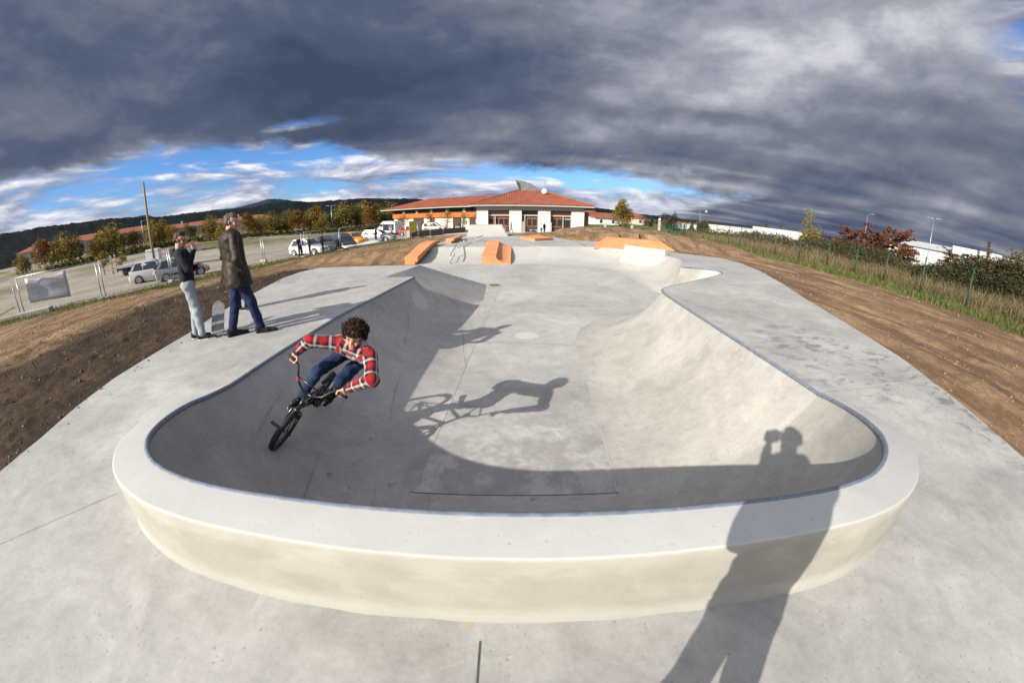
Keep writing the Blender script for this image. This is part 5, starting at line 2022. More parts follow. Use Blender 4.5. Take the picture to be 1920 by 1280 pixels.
house('small_house', 'small cream house between the trees right of the red roofed house', 185, 18.9, -2.2, 4, 5, 3.3, 0.8, 0, M['cream_wall'], gable=True, windows=1)
house('white_shed', 'small white shed roof showing behind the green fence beside the cone shaped tree', 170, 25.8, -2.4, 9, 8, 2.9, 0.5, -24, M['shed_white'], flat=True)
house('warehouse', 'long low white warehouse beyond the fence below the crane', 172, 33.5, -2.4, 26, 12, 3.3, 0.4, -30, M['shed_white'], M['shed_white'], flat=True)
house('warehouse', 'white warehouse with a taller block left of the yellow poplar', 168, 38.9, -2.4, 21, 12, 4.4, 0.4, -36, M['shed_white'], M['shed_white'], flat=True)
house('grey_shed', 'grey metal shed with a pitched roof right of the rust coloured trees', 112, 57.5, -1.9, 15, 14, 5.0, 1.4, -62, M['shed_grey'], M['shed_grey'], gable=True)
house('white_factory', 'white flat roofed factory at the far right behind the dark bushes', 112, 63.3, -1.9, 10, 14, 6.4, 0.4, -63, M['shed_white'], M['shed_white'], flat=True)
house('white_factory', 'long white factory wall running out of view behind the poplar tree', 110, 68.5, -1.9, 16, 12, 6.0, 0.4, -68, M['shed_white'], M['shed_white'], flat=True)

# ---------------------------------------------------------------- standing people
def stander(label, loc, rz, h=1.78, pose=None, top=None, legs=None, hair=None, coat=False, head=(0, 1, 0), res=0.012, skin=(0.50, 0.30, 0.21), hands=True, shoes=None, glasses=False, stubble=0.0, group=None, lean=0.0, fat=1.0, name='person'):
    s = h / 1.80
    J = dict(hip=.93, hl=(-.09, 0, .93), hr=(.09, 0, .93), kl=(-.10, .02, .50), kr=(.10, .02, .50), al=(-.11, -.03, .085), ar=(.11, -.03, .085), tl=(-.13, .16, 0), tr=(.13, .16, 0),
             sl=(-.185, -.01, 1.45), sr=(.185, -.01, 1.45), el=(-.25, -.03, 1.17), er=(.25, -.03, 1.17), wl=(-.25, .06, .93), wr=(.25, .06, .93), neck=(0, -.02, 1.49), head=(0, .02, 1.655), chest=(0, 0, 1.28), pel=(0, 0, .96))
    J.update(pose or {})
    J = {k: (np.array(v, float) * s if hasattr(v, '__len__') else v * s) for k, v in J.items()}
    if lean:
        for k, v in J.items():
            if hasattr(v, '__len__') and v[2] > .3:
                v[1] += (v[2] - .3) * lean
    t = empty(name, loc, rz, label, 'person', group)
    hf = np.array(head, float)
    F_ = frame(hf, (0, 0, 1))
    HC_ = J['head']
    small = res > 0.02
    z0 = np.zeros(3)
    bp = head_prims(HC_, F_, s) + [(J['neck'], HC_ + F_ @ np.array([0, -.025, -.06]) * s, .060 * s, .056 * s), (J['neck'], J['chest'], .06 * s, .08 * s), (J['chest'], J['pel'], .08 * s, .08 * s)]
    for a in 'lr':
        bp += [(J['s' + a], J['e' + a], .038 * s, .034 * s), (J['e' + a], J['w' + a], .034 * s, .027 * s), (J['h' + a], J['k' + a], .06 * s, .045 * s), (J['k' + a], J['a' + a], .042 * s, .034 * s)]
        if hands:
            al = J['w' + a] - J['e' + a]
            al = al / np.linalg.norm(al)
            if J.get('hd' + a) is not None:
                al = J['hd' + a] / s
            if small:
                bp.append((J['w' + a], J['w' + a] + al * .13 * s, .036 * s, .025 * s))
            else:
                bp += open_hand(J['w' + a], al, (1 if a == 'l' else -1) * np.array([.8, .35, .2]), s, 1 if a == 'l' else -1, .45)
    skin_mesh('body', bp, res if small else min(res, .0085), M['skin'], t, z0, 0.012 * s, None, None, face_paint(HC_, F_, s, skin, (0.38, 0.16, 0.13), (0.05, 0.03, 0.02), stubble, False))
    f_ = fat
    tp = [(J['sl'], J['sr'], .070 * s, .070 * s), (J['sl'] * .62 + J['sr'] * .38 - np.array([0, 0, .05]), J['hl'] * .8 + J['hr'] * .2 + np.array([0, 0, .06]), .105 * s * f_, .105 * s * f_), (J['sr'] * .62 + J['sl'] * .38 - np.array([0, 0, .05]), J['hr'] * .8 + J['hl'] * .2 + np.array([0, 0, .06]), .105 * s * f_, .105 * s * f_),
          (J['neck'] + np.array([0, 0, .0]), J['chest'], .078 * s, .115 * s)]
    for a in 'lr':
        tp += [(J['s' + a], J['e' + a], .072 * s, .060 * s), (J['e' + a], J['e' + a] * .1 + J['w' + a] * .9, .060 * s, .048 * s)]
    if coat:
        for a, x in (('l', -1), ('r', 1)):
            tp.append((J['h' + a] + np.array([x * .025, -.01, .02]) * s, J['h' + a] + np.array([x * .055, -.015, -.12]) * s, .120 * s * f_, .130 * s * f_))
        tp.append((J['pel'] + np.array([0, -.05, 0]) * s, J['pel'] + np.array([0, -.06, -.14]) * s, .11 * s, .12 * s))
    cut = None
    hem = (J['pel'][2] - (.20 if coat else .06) * s)
    cut = lambda G: np.minimum(hem - G[..., 2], 1.0) - np.where(np.abs(G[..., 0]) > (.43 if fat > 1.5 else .33) * s, 5.0, 0.0)
    fold = (lambda G: wob3(G, 36, 0.3) * 0.007 + wob3(G, 15, 1.3) * 0.012) if not small else None
    tg = skin_mesh('coat' if coat else 'top', tp, res, top, t, z0, 0.04 * s, fold, cut)
    lp = [(J['hl'], J['hr'], .115 * s, .115 * s)]
    for a in 'lr':
        lp += [(J['h' + a], J['k' + a], .098 * s, .074 * s), (J['k' + a], J['a' + a] * .97 + J['k' + a] * .03, .074 * s, .066 * s)]
    fold2 = (lambda G: wob3(G, 34, 0.9) * 0.008 + wob3(G, 15, 2.3) * 0.009 + np.sin(G[..., 2] * 60 + 2 * np.sin(G[..., 0] * 30)) * 0.003 * sstep(.35, .1, G[..., 2])) if not small else None
    skin_mesh('trousers', lp, res, legs, t, z0, 0.035 * s, fold2)
    for a in 'lr':
        toe = J['t' + a]
        heel = np.array([J['a' + a][0] * 1.0, J['a' + a][1] - .05 * s, 0])
        d_ = toe - heel
        if small:
            skin_mesh('shoe', [(heel + np.array([0, 0, .045 * s]), toe + np.array([0, 0, .035 * s]), .048 * s, .036 * s)], res, shoes or M['black_cloth'], t, z0)
        else:
            shoe(t, heel, heel + d_ / np.linalg.norm(d_) * .27 * s, (0, 0, 1), z0, shoes or M['black_cloth'], M['sole'] if shoes is None else shoes, s)
    H_ = lambda x, y, z: HC_ + F_ @ (np.array([x, y, z]) * s)
    hp = [(H_(0, -.030, .060), H_(0, .020, .078), .086 * s, .076 * s), (H_(-.05, -.05, .01), H_(.05, -.05, .01), .048 * s, .048 * s)]
    loc_ = lambda G: (G - HC_) @ F_ / s
    hc = lambda G: np.maximum(np.minimum(loc_(G)[..., 1] - .062, -(loc_(G)[..., 2] - .075)), -(loc_(G)[..., 2] + .062) + 0 * G[..., 0]) * s
    skin_mesh('hair', hp, res if small else .008, hair or M['brown_hair'], t, z0, 0.02, (lambda G: wob3(G, 110, .5) * .005 + wob3(G, 45, 1.5) * .005), hc)
    if glasses:
        g = MB()
        for x in (-1, 1):
            g.tube([H_(x * .034 + .024 * cos(q), .098 - .004 * abs(cos(q)), .014 + .017 * sin(q)) for q in np.linspace(0, 2 * pi, 12)[:-1]], .0045 * s, 5, True)
            g.tube([H_(x * .058, .094, .018), H_(x * .084, .0, .018)], .004 * s, 5)
            g.add([H_(x * .034 + .022 * cos(q), .096, .014 + .015 * sin(q)) for q in np.linspace(0, 2 * pi, 9)[:-1]], [tuple(range(8))])
        g.tube([H_(-.010, .102, .018), H_(.010, .102, .018)], .004 * s, 5)
        g.build('glasses', M['black_paint'], t)
    return t


man = stander('tall man in a dark brown leather coat and blue jeans, hands in pockets', (-4.24, 4.86, 0), radians(-38), 1.89,
              dict(al=(-.10, -.20, .085), tl=(-.08, .0, 0), kl=(-.11, -.07, .50), ar=(.11, .20, .085), tr=(.22, .38, 0), kr=(.11, .13, .50), sl=(-.255, -.01, 1.46), sr=(.255, -.01, 1.46), el=(-.40, -.07, 1.17), er=(.42, -.06, 1.16), wl=(-.31, .08, .97), wr=(.31, .08, .97), head=(.02, .03, 1.665)),
              M['leather'], M['navy_denim'], M['grey_hair'], True, (.62, .78, -.12), 0.010, (0.52, 0.29, 0.21), False, M['black_cloth'], stubble=.25, fat=1.58)
# turned-up collar and the coat's back seam
cl_ = MB()
z_ = 1.89 / 1.8
pts_ = [Vector((.088 * sin(a), -.015 - .088 * cos(a), 1.53)) * z_ for a in np.linspace(-2.3, 2.3, 13)]
cl_.tube(pts_, [.026 + .008 * cos(a) for a in np.linspace(-2.3, 2.3, 13)], 8)
cl_.build('collar', M['leather'], man, True)

boy = stander('young man in a navy sweater and pale jeans with one hand at his mouth', (-5.07, 4.62, 0), radians(-48), 1.74,
              dict(al=(-.10, -.06, .085), tl=(-.10, .14, 0), kl=(-.10, .01, .50), ar=(.09, .06, .085), tr=(.16, .25, 0), kr=(.10, .06, .50), pel=(0, .03, .96), er=(.29, .06, 1.20), wr=(.10, .19, 1.47), hdr=np.array((-.30, -.05, .95)), el=(-.28, .04, 1.16), wl=(.02, .225, 1.20), hdl=np.array((.9, .15, .1)), neck=(0, -.05, 1.48), head=(.01, -.01, 1.645), chest=(0, -.02, 1.28)),
              M['sweater'], M['pale_denim'], M['brown_hair'], False, (.45, .88, -.18), 0.010, (0.50, 0.29, 0.20), True, None, True, .15, fat=1.12)
bd = MB()
bd.box((0, 0, 0), (.035, .004, .06))
o = bd.build('shirt_print', M['white_cloth'], boy)
o.location = (-.09, -.150, 1.36)
third = stander('boy in jeans standing close behind the man in the leather coat, mostly hidden', (-5.62, 6.45, 0), radians(-80), 1.50, dict(al=(-.10, .10, .085), tl=(-.11, .28, 0)),
                M['black_cloth'], M['denim'], M['brown_hair'], False, (0, 1, 0), 0.014)
# the photographer, whose shadow falls across the raised end of the bowl
ph = stander('photographer in a dark jacket at the foot of the bowl, seen only as a shadow', (-0.04, -0.40, -0.10), radians(-4), 1.84,
             dict(sl=(-.10, .07, 1.57), sr=(.27, .07, 1.57), el=(-.05, .20, 1.29), er=(.35, .22, 1.32), wl=(-.03, .27, 1.63), wr=(.16, .27, 1.66), hdl=np.array((.25, .15, .95)), hdr=np.array((-.25, .1, .95)), neck=(.11, .05, 1.56), head=(.115, .12, 1.785), chest=(.05, .04, 1.36), al=(-.20, -.05, .085), ar=(.20, -.02, .085), kl=(-.17, .02, .5), kr=(.17, .03, .5), tl=(-.24, .14, 0), tr=(.24, .16, 0)),
             M['black_cloth'], M['denim'], M['brown_hair'], False, (-0.15, 1, -.15), 0.016, hands=True, fat=1.38)
cm = MB()
cm.box((0, -.075, 1.660), (.165, .075, .125)).box((0.02, -.085, 1.73), (.06, .05, .03)).tube([(0, -.05, 1.65), (0, -.012, 1.65)], .036, 14)
tag(cm.build('camera_body', M['black_paint'], bevel=0.006), 'black camera held to the eye of the photographer, seen only as a shadow', 'camera')

# the skateboard tipped up on its tail between the two men
sk = empty('skateboard', (-4.66, 4.83, 0.0), radians(-62), 'grey skateboard tipped up on its tail between the two standing men', 'skateboard')
dk = MB()
rows = []
for k in range(17):
    t = k / 16
    y = -.40 + .80 * t
    w_ = .105 * sqrt(max(0.0, 1 - (max(0, abs(y) - .29) / .112) ** 2)) if abs(y) < .401 else 0
    z = max(0, abs(y) - .27) ** 2 * 2.6
    rows.append([(-w_, y, z), (w_, y, z), (w_, y, z + .012), (-w_, y, z + .012)])
dko = sweep(rows).build('deck', plain('worn_grey_deck', (0.20, 0.20, 0.21), 0.5, 0, 0.5, var=0.3, scale=9), sk)
for y in (-.24, .24):
    tr_ = MB()
    tr_.box((0, y, -.018), (.05, .06, .03)).tube([(-.085, y, -.042), (.085, y, -.042)], .009, 8)
    tro = tr_.build('truck', M['chrome'], sk)
    for x in (-1, 1):
        w2 = MB()
        w2.lathe([(0, -.016), (.024, -.016), (.027, -.008), (.027, .008), (.024, .016), (0, .016)], 16, (x * .085, y, -.042), 'X')
        w2.build('wheel', M['white_paint'], tro, True)
kx = Vector((-.49, .73, .50)).normalized()            # from the tail on the ground up to the nose
kn = Vector((.345, -.36, .87))
kn = (kn - kx * kn.dot(kx)).normalized()              # its top looks up and towards the bowl
kr = kx.cross(kn)
kc = Vector((-4.70, 4.66, .045)) + kx * .40
sk.matrix_world = Matrix(((kr.x, kx.x, kn.x, kc.x), (kr.y, kx.y, kn.y, kc.y), (kr.z, kx.z, kn.z, kc.z), (0, 0, 0, 1)))

# ---------------------------------------------------------------- cars
def paint(name, col, rough=0.3, metal=0.0):
    return plain(name, col, rough, metal, 0.5, var=0.04, scale=3, coat=0.5)


PAINT = dict(white=paint('white_car_paint', (0.62, 0.62, 0.61)), silver=paint('silver_car_paint', (0.42, 0.43, 0.44), 0.32, 0.5), grey=paint('grey_car_paint', (0.10, 0.105, 0.115), 0.3, 0.4), black=paint('dark_car_paint', (0.018, 0.020, 0.026)),
             yellow=paint('yellow_car_paint', (0.72, 0.32, 0.015)), red=paint('red_car_paint', (0.42, 0.015, 0.020)), beige=paint('beige_car_paint', (0.52, 0.49, 0.43), 0.32, 0.3))
M['lamp_red'] = plain('red_lamp', (0.45, 0.02, 0.015), 0.2)
M['lamp_clear'] = plain('clear_lamp', (0.62, 0.63, 0.65), 0.1)
M['bumper'] = plain('black_plastic', (0.03, 0.03, 0.032), 0.6)
M['plate'] = plain('number_plate', (0.6, 0.45, 0.12), 0.5)


def car(label, loc, rz, pm, L=3.8, W=1.66, H=1.45, kind='hatch', bumpers=False, group='cars parked beside the park'):
    t = empty('parked_car', loc, rz, label, 'car', group)
    w = W / 2
    h1 = H * .62
    if kind == 'hatch':
        hood, cowl, rb, rr_, rf = .50 * H, .18 * L, -.485 * L, -.38 * L, .02 * L
    elif kind == 'estate':
        hood, cowl, rb, rr_, rf = .50 * H, .19 * L, -.475 * L, -.40 * L, .02 * L
    else:
        hood, cowl, rb, rr_, rf = .56 * H, .27 * L, -.485 * L, -.43 * L, .06 * L
    # lower body, lofted along x
    st = [(-.50, .30, .52 * H, .86), (-.485, .20, h1, .94), (-.40, .17, h1 * 1.02, .99), (-.2, .16, h1, 1), (.10, .16, h1 * .985, 1), (cowl / L, .16, h1 * .95, .99), (.30, .17, hood * 1.03, .975), (.42, .18, hood * .93, .93), (.475, .20, hood * .80, .84), (.50, .27, hood * .60, .74)]
    secs = []
    for fx, zb, zt, ww in st:
        x, y = fx * L, w * ww
        secs.append([(x, -y * .93, zb), (x, -y, zb + .14), (x, -y * .995, zt * .72), (x, -y * .955, zt * .93), (x, -y * .84, zt), (x, y * .84, zt), (x, y * .955, zt * .93), (x, y * .995, zt * .72), (x, y, zb + .14), (x, y * .93, zb)])
    bo = smooth_angle(sweep(secs).build('body', pm, t, True), 30)
    # cabin
    zb, zt = h1 * .93, H
    cw, rw = w * .90, w * .70
    gs = [(rb + .02, zb, cw, 0.0), (rr_ - .03 * L * .5, zb + (zt - zb) * .62, cw * .9, 0), (rr_ + .03 * L, zt - .02, rw, 0), ((rr_ + rf) / 2, zt + .012, rw * 1.02, 0), (rf - .02 * L, zt - .012, rw, 0), (rf + (cowl - rf) * .5, zb + (zt - zb) * .58, cw * .88, 0), (cowl + .03 * L, zb - .04, cw, 0)]
    sec2 = []
    for x, z, y, _ in gs:
        z = max(z, zb)
        sec2.append([(x, -cw, zb - .05), (x, -(cw + (y - cw) * .55), zb + (z - zb) * .6), (x, -y, z - .01), (x, -y * .8, z + .012), (x, y * .8, z + .012), (x, y, z - .01), (x, (cw + (y - cw) * .55), zb + (z - zb) * .6), (x, cw, zb - .05)])
    smooth_angle(sweep(sec2).build('cabin', pm, t, True), 40)
    # glass: side windows, windscreen, rear window set just proud of the cabin
    def side_y(z):
        return cw + (rw - cw) * np.clip((z - zb) / (zt - zb), 0, 1)
    z0_, z1_ = zb + .03, zt - .09
    xa0, xa1 = rb + .20, rr_ + .12
    xf0, xf1 = cowl - .12, rf + .02
    for s in (-1, 1):
        cuts = [0, .36, .68, 1] if kind != 'hatch' else [0, .38, 1]
        for a, b_ in zip(cuts[:-1], cuts[1:]):
            xb0, xb1 = xa0 + (xf0 - xa0) * a + .03, xa0 + (xf0 - xa0) * b_ - .03
            xt0, xt1 = xa1 + (xf1 - xa1) * a + .03, xa1 + (xf1 - xa1) * b_ - .03
            m = MB()
            P = [(xb0, s * (side_y(z0_) + .012), z0_), (xb1, s * (side_y(z0_) + .012), z0_), (xt1, s * (side_y(z1_) + .012), z1_), (xt0, s * (side_y(z1_) + .012), z1_)]
            Q = [(p[0], p[1] - s * .03, p[2]) for p in P]
            m.add(P + Q, [(0, 1, 2, 3), (7, 6, 5, 4), (0, 4, 5, 1), (1, 5, 6, 2), (2, 6, 7, 3), (3, 7, 4, 0)])
            m.build('window', M['glass'], t)
    for nm_, (xl, xh, e) in {'windscreen': (cowl + .0, rf + .0, 1), 'rear_window': (rb + .07, rr_ + .04, -1)}.items():
        m = MB()
        lo_, hi_ = zb + .05, zt - .05
        P = [(xl + e * .06, -cw * .88, lo_), (xl + e * .06, cw * .88, lo_), (xh + e * .05, rw * .88, hi_), (xh + e * .05, -rw * .88, hi_)]
        mid = [((P[0][0] + P[3][0]) / 2 + e * .05, -(cw + rw) * .44, (lo_ + hi_) / 2 + .02), ((P[0][0] + P[3][0]) / 2 + e * .05, (cw + rw) * .44, (lo_ + hi_) / 2 + .02)]
        m.add([P[0], P[1], mid[1], mid[0], P[2], P[3]], [(0, 1, 2, 3), (3, 2, 4, 5)])
        m.build(nm_, M['glass'], t)
    # wheels in dark arches
    r = .30 * H / 1.45
    for fx in (-.315, .315):
        for s in (-1, 1):
            a = MB()
            a.lathe([(0, 0), (r * 1.16, 0), (r * 1.16, .012), (0, .012)], 20, (fx * L, s * (w + (.002 if s > 0 else -.014)), r * 1.02), 'Y')
            a.build('wheel_arch', M['bumper'], t)
            ty = MB()
            ty.lathe([(r * .66, -.10), (r * .97, -.10), (r, -.07), (r, .07), (r * .97, .10), (r * .66, .10)], 22, (fx * L, s * (w - .055), r), 'Y')
            to = ty.build('wheel', M['rubber'], t, True)
            ri = MB()
            yy = s * (w + .030)
            ri.lathe([(0, 0), (r * .16, 0), (r * .2, -.02 * s), (r * .60, -.01 * s), (r * .68, 0)], 18, (fx * L, yy, r), 'Y')
            for q in range(5):
                an_ = q * 2 * pi / 5
                ri.box((0, 0, r * .40), (r * .16, .02, r * .5), 0, Matrix.Translation((fx * L, yy + s * .004, r)) @ Matrix.Rotation(an_, 4, 'Y'))
            ri.build('rim', M['galv'], to)
    for s in (-1, 1):
        m = MB().box((.455 * L, s * w * .66, hood * .72), (.16, .30, .13))
        m.build('headlight', M['lamp_clear'], t, bevel=.03)
        m = MB().box((-.487 * L, s * w * .80, h1 * .80), (.07, .20, .24))
        m.build('tail_light', M['lamp_red'], t, bevel=.02)
        m = MB().box((cowl - .16, s * (w * 1.0), zb + .06), (.10, .20, .12))
        m.build('mirror', pm, t, bevel=.03)
        m = MB().box((-.02 * L, s * (w * 1.0 + .004), h1 * .80), (.14, .02, .03))
        m.build('door_handle', pm if not bumpers else M['bumper'], t)
    bm_ = M['bumper'] if bumpers else pm
    m = MB().box((.495 * L, 0, .33), (.10, W * .74, .18))
    m.build('front_bumper', bm_, t, bevel=.03)
    m = MB().box((-.492 * L, 0, .40), (.10, W * .82, .22))
    m.build('rear_bumper', bm_, t, bevel=.03)
    m = MB().box((.502 * L, 0, hood * .70), (.03, W * .36, .09))
    m.build('grille', M['bumper'], t)
    for x in (-.515, .515):
        m = MB().box((x * L + (.0 if x < 0 else .02), 0, .42 if x > 0 else .62), (.02, .46, .10))
        m.build('number_plate', M['plate'], t)
    if bumpers:
        for s in (-1, 1):
            MB().box((0, s * (w + .004), .42), (L * .46, .03, .16)).build('side_strip', M['bumper'], t)
    return t


CARS = [
    ('white hatchback at the far left with its rear towards the camera, farther of two', -24.9, 19.9, 42, 'white', 3.7, 1.62, 1.48, 'hatch', False),
    ('silver grey hatchback with black bumpers partly behind the navy sweater', -22.1, 19.75, 56, 'silver', 3.65, 1.6, 1.42, 'hatch', True),
    ('white hatchback with three people standing in front of it', -18.6, 31.6, -10, 'white', 3.8, 1.68, 1.46, 'hatch', False),
    ('dark grey hatchback facing the camera between the white car and the black car', -17.8, 33.4, -58, 'grey', 3.9, 1.68, 1.50, 'hatch', False),
    ('black car facing the camera beside the yellow car', -16.9, 35.6, -50, 'black', 4.0, 1.70, 1.50, 'estate', False),
    ('bright yellow car with a dark windscreen next to the black car', -18.9, 42.6, -35, 'yellow', 3.9, 1.68, 1.42, 'hatch', False),
    ('silver estate car parked side on between the yellow car and the red car', -17.2, 46.7, -10, 'silver', 4.6, 1.76, 1.46, 'estate', False),
    ('small red car below the yellow sign on the fence', -16.3, 58.2, -2, 'red', 3.3, 1.55, 1.42, 'hatch', False),
    ('pale beige people carrier behind the red car, nearest the long building', -14.6, 69.3, -6, 'beige', 4.4, 1.78, 1.62, 'mpv', False),
]
for lab, x, y, rz, pc, L, W, H, kd, bp_ in CARS:
    car(lab, (x, y, lz(x, y) - .01), radians(rz), PAINT[pc], L, W, H, kd, bp_)

# the white van behind the red car
x, y = -21.3, 63.5
vn = empty('parked_van', (x, y, lz(x, y)), radians(150), 'white and dark van with its cab towards the left behind the red car', 'van', None)
sweep([[(a, -.95, .35), (a, -.98, .9), (a, -.95, z - .1), (a, -.85, z), (a, .85, z), (a, .95, z - .1), (a, .98, .9), (a, .95, .35)] for a, z in ((-2.4, 2.15), (-1.0, 2.3), (.8, 2.28), (1.3, 2.05), (1.75, 1.45), (2.3, 1.15), (2.45, .8))]).build('body', PAINT['white'], vn)
for s in (-1, 1):
    MB().box((-.7, s * .985, 1.25), (2.8, .03, 1.1)).build('dark_side_panel', PAINT['black'], vn)
for s in (-1, 1):
    MB().box((1.15, s * .97, 1.6), (.7, .04, .5)).build('window', M['glass'], vn)
MB().add([(1.79, -.8, 1.48), (1.79, .8, 1.48), (1.36, .74, 2.02), (1.36, -.74, 2.02)], [(0, 1, 2, 3)]).build('windscreen', M['glass'], vn)
for fx in (-1.5, 1.6):
    for s in (-1, 1):
        ty = MB()
        ty.lathe([(0, -.1), (.33, -.1), (.34, 0), (.33, .1), (0, .1)], 20, (fx, s * .92, .34), 'Y')
        ty.build('wheel', M['rubber'], vn, True)
# flatbed truck by the wooden pole
x, y = -37.5, 28.8
tk = empty('flatbed_truck', (x, y, lz(x, y)), radians(40), 'low flatbed truck with two upright striped boards, behind the white cars', 'truck')
MB().box((0, 0, .95), (6.2, 2.3, .22)).build('flatbed', M['shed_white'], tk)
MB().box((0, 0, .72), (6.0, .9, .22)).build('chassis', M['bumper'], tk)
MB().box((1.0, 0, 1.62), (1.3, 1.7, 1.1)).build('white_crate', M['white_paint'], tk, bevel=.03)
MB().box((3.6, 0, 1.35), (1.6, 2.2, 1.3)).build('cab', PAINT['grey'], tk, bevel=.12)
MB().box((3.75, 0, 1.72), (1.1, 2.23, .42)).build('window', M['glass'], tk)
def stripes(t, p):
    x_, y_, z_ = t.sep(t.coord('Object'))
    f_ = ((z_ * 2.2 + y_ * .6).fract() - .5).gt(0)
    t.put(p.inputs['Base Color'], t.mix(f_, (0.62, 0.60, 0.55), (0.60, 0.20, 0.06)))
M['striped'] = material('striped_board', stripes)
for yq in (-.75, .75):
    MB().box((-3.3, yq, 1.35), (.06, .42, 1.9)).build('striped_board', M['striped'], tk)
for fx in (-1.9, -1.1, 2.9):
    for s in (-1, 1):
        ty = MB()
        ty.lathe([(0, -.12), (.40, -.12), (.42, 0), (.40, .12), (0, .12)], 18, (fx, s * .95, .42), 'Y')
        ty.build('wheel', M['rubber'], tk, True)

# ---------------------------------------------------------------- small figures
def fig(label, x, y, rz, top, legs, h=1.74, z=None, pose=None, group=None, res=.026, hair=None, coat=False):
    return stander(label, (x, y, lz(x, y) if z is None else z), radians(rz), h, pose, M[top], M[legs], hair, coat, (0, 1, -.05), res, group=group)


walk = dict(kl=(-.09, .18, .52), al=(-.09, .30, .10), tl=(-.09, .50, .03), kr=(.09, -.08, .50), ar=(.09, -.36, .12), tr=(.09, -.18, .02), wl=(-.24, -.12, .95), wr=(.24, .20, .98))
arms = dict(er=(.24, .12, 1.15), wr=(.02, .24, 1.17), el=(-.24, .12, 1.15), wl=(.0, .27, 1.12))
fig('man in dark clothes with folded arms, leftmost of three by the white car', -17.6, 28.35, -130, 'black_cloth', 'black_cloth', 1.78, None, arms, 'people by the white car')
fig('man in dark clothes in the middle of three by the white car', -16.75, 28.5, 130, 'black_cloth', 'black_cloth', 1.68, None, arms, 'people by the white car')
fig('tall man in a black top beside the bonnet of the grey car', -15.8, 29.0, -60, 'black_cloth', 'black_cloth', 1.82, None, dict(er=(.24, .14, 1.15), wr=(.16, .30, 1.10)), 'people by the white car')
fig('person in black standing behind the bright yellow car', -17.0, 45.0, 150, 'black_cloth', 'black_cloth', 1.72)
fig('person striding past the white pier on the left of the hall', 0.05 - .3, 59.6, -90, 'black_cloth', 'grey_cloth', 1.76, -1.475, walk, 'people in front of the hall')
fig('person in a white top near the third pier of the hall', 4.55, 59.3, 150, 'white_cloth', 'denim', 1.6, -1.475, None, 'people in front of the hall')
fig('person in a dark jacket beside the one in white at the third pier', 5.05, 59.8, -140, 'black_cloth', 'denim', 1.70, -1.475, None, 'people in front of the hall', coat=True)
fig('person in red crouching behind the right end of the far grey ramp', -1.15, 58.6, 100, 'red_cloth', 'white_cloth', 1.35, -1.475, None, 'people in front of the hall')

# ---------------------------------------------------------------- fences
def tube_obj(name, pts, r, mat, parent, n=6):
    m = MB()
    m.tube(pts, r, n)
    return m.build(name, mat, parent, True)


M['fence_green'] = plain('green_coated_steel', (0.012, 0.060, 0.036), 0.45, 0.2, var=0.2)
M['conc_block'] = plain('concrete_block', (0.36, 0.34, 0.30), 0.9, var=0.2, bump=0.3)
M['tarp'] = plain('grey_tarpaulin', (0.40, 0.40, 0.43), 0.5, var=0.12, scale=2, bump=0.3, bscale=5)
fy = [7.6, 10.3, 12.9, 15.5, 18.0, 20.5, 23.1, 25.6, 28.2, 30.7, 33.2, 35.8, 38.3, 40.8, 43.4, 46, 48.6, 51.2, 53.8, 56.4, 59, 62]
FXR = lambda y: 20.9 + 0.35 * sin(y * .4) - (y - 10) * .012 + max(0, y - 40) * .30


fp = [(FXR(y), y, lz(FXR(y), y)) for y in fy]
gfen = empty('wire_fence', (0, 0, 0), 0, 'long green welded wire fence on posts along the right side of the earth strip', 'fence')
for k, p in enumerate(fp):
    tl = radians(RNG.normal(0, 1.2))
    tube_obj('post', [(p[0], p[1], p[2] - .3), (p[0] + .02 * RNG.normal(), p[1], p[2] + 1.98)], .034, M['fence_green'], gfen)
for k, (p, q_) in enumerate(zip(fp[:-1], fp[1:])):
    P, Q = Vector(p), Vector(q_)
    m = MB()
    d_ = Q - P
    L = d_.length
    n = int(L / (.10 if k < 8 else .2))
    vv, ff = [], []
    th = .0028 if k < 8 else .0045
    for i in range(1, n):
        a = P + d_ * (i / n)
        m.box((a.x, a.y, a.z + 1.0), (th * 2, th * 2, 1.86))
    for zz_ in (.08, .45, .82, 1.2, 1.55, 1.9):
        m.tube([P + Vector((0, 0, zz_)), Q + Vector((0, 0, zz_))], th * 1.3, 4, False, False)
    m.build('wire_panel', M['fence_green'], gfen)

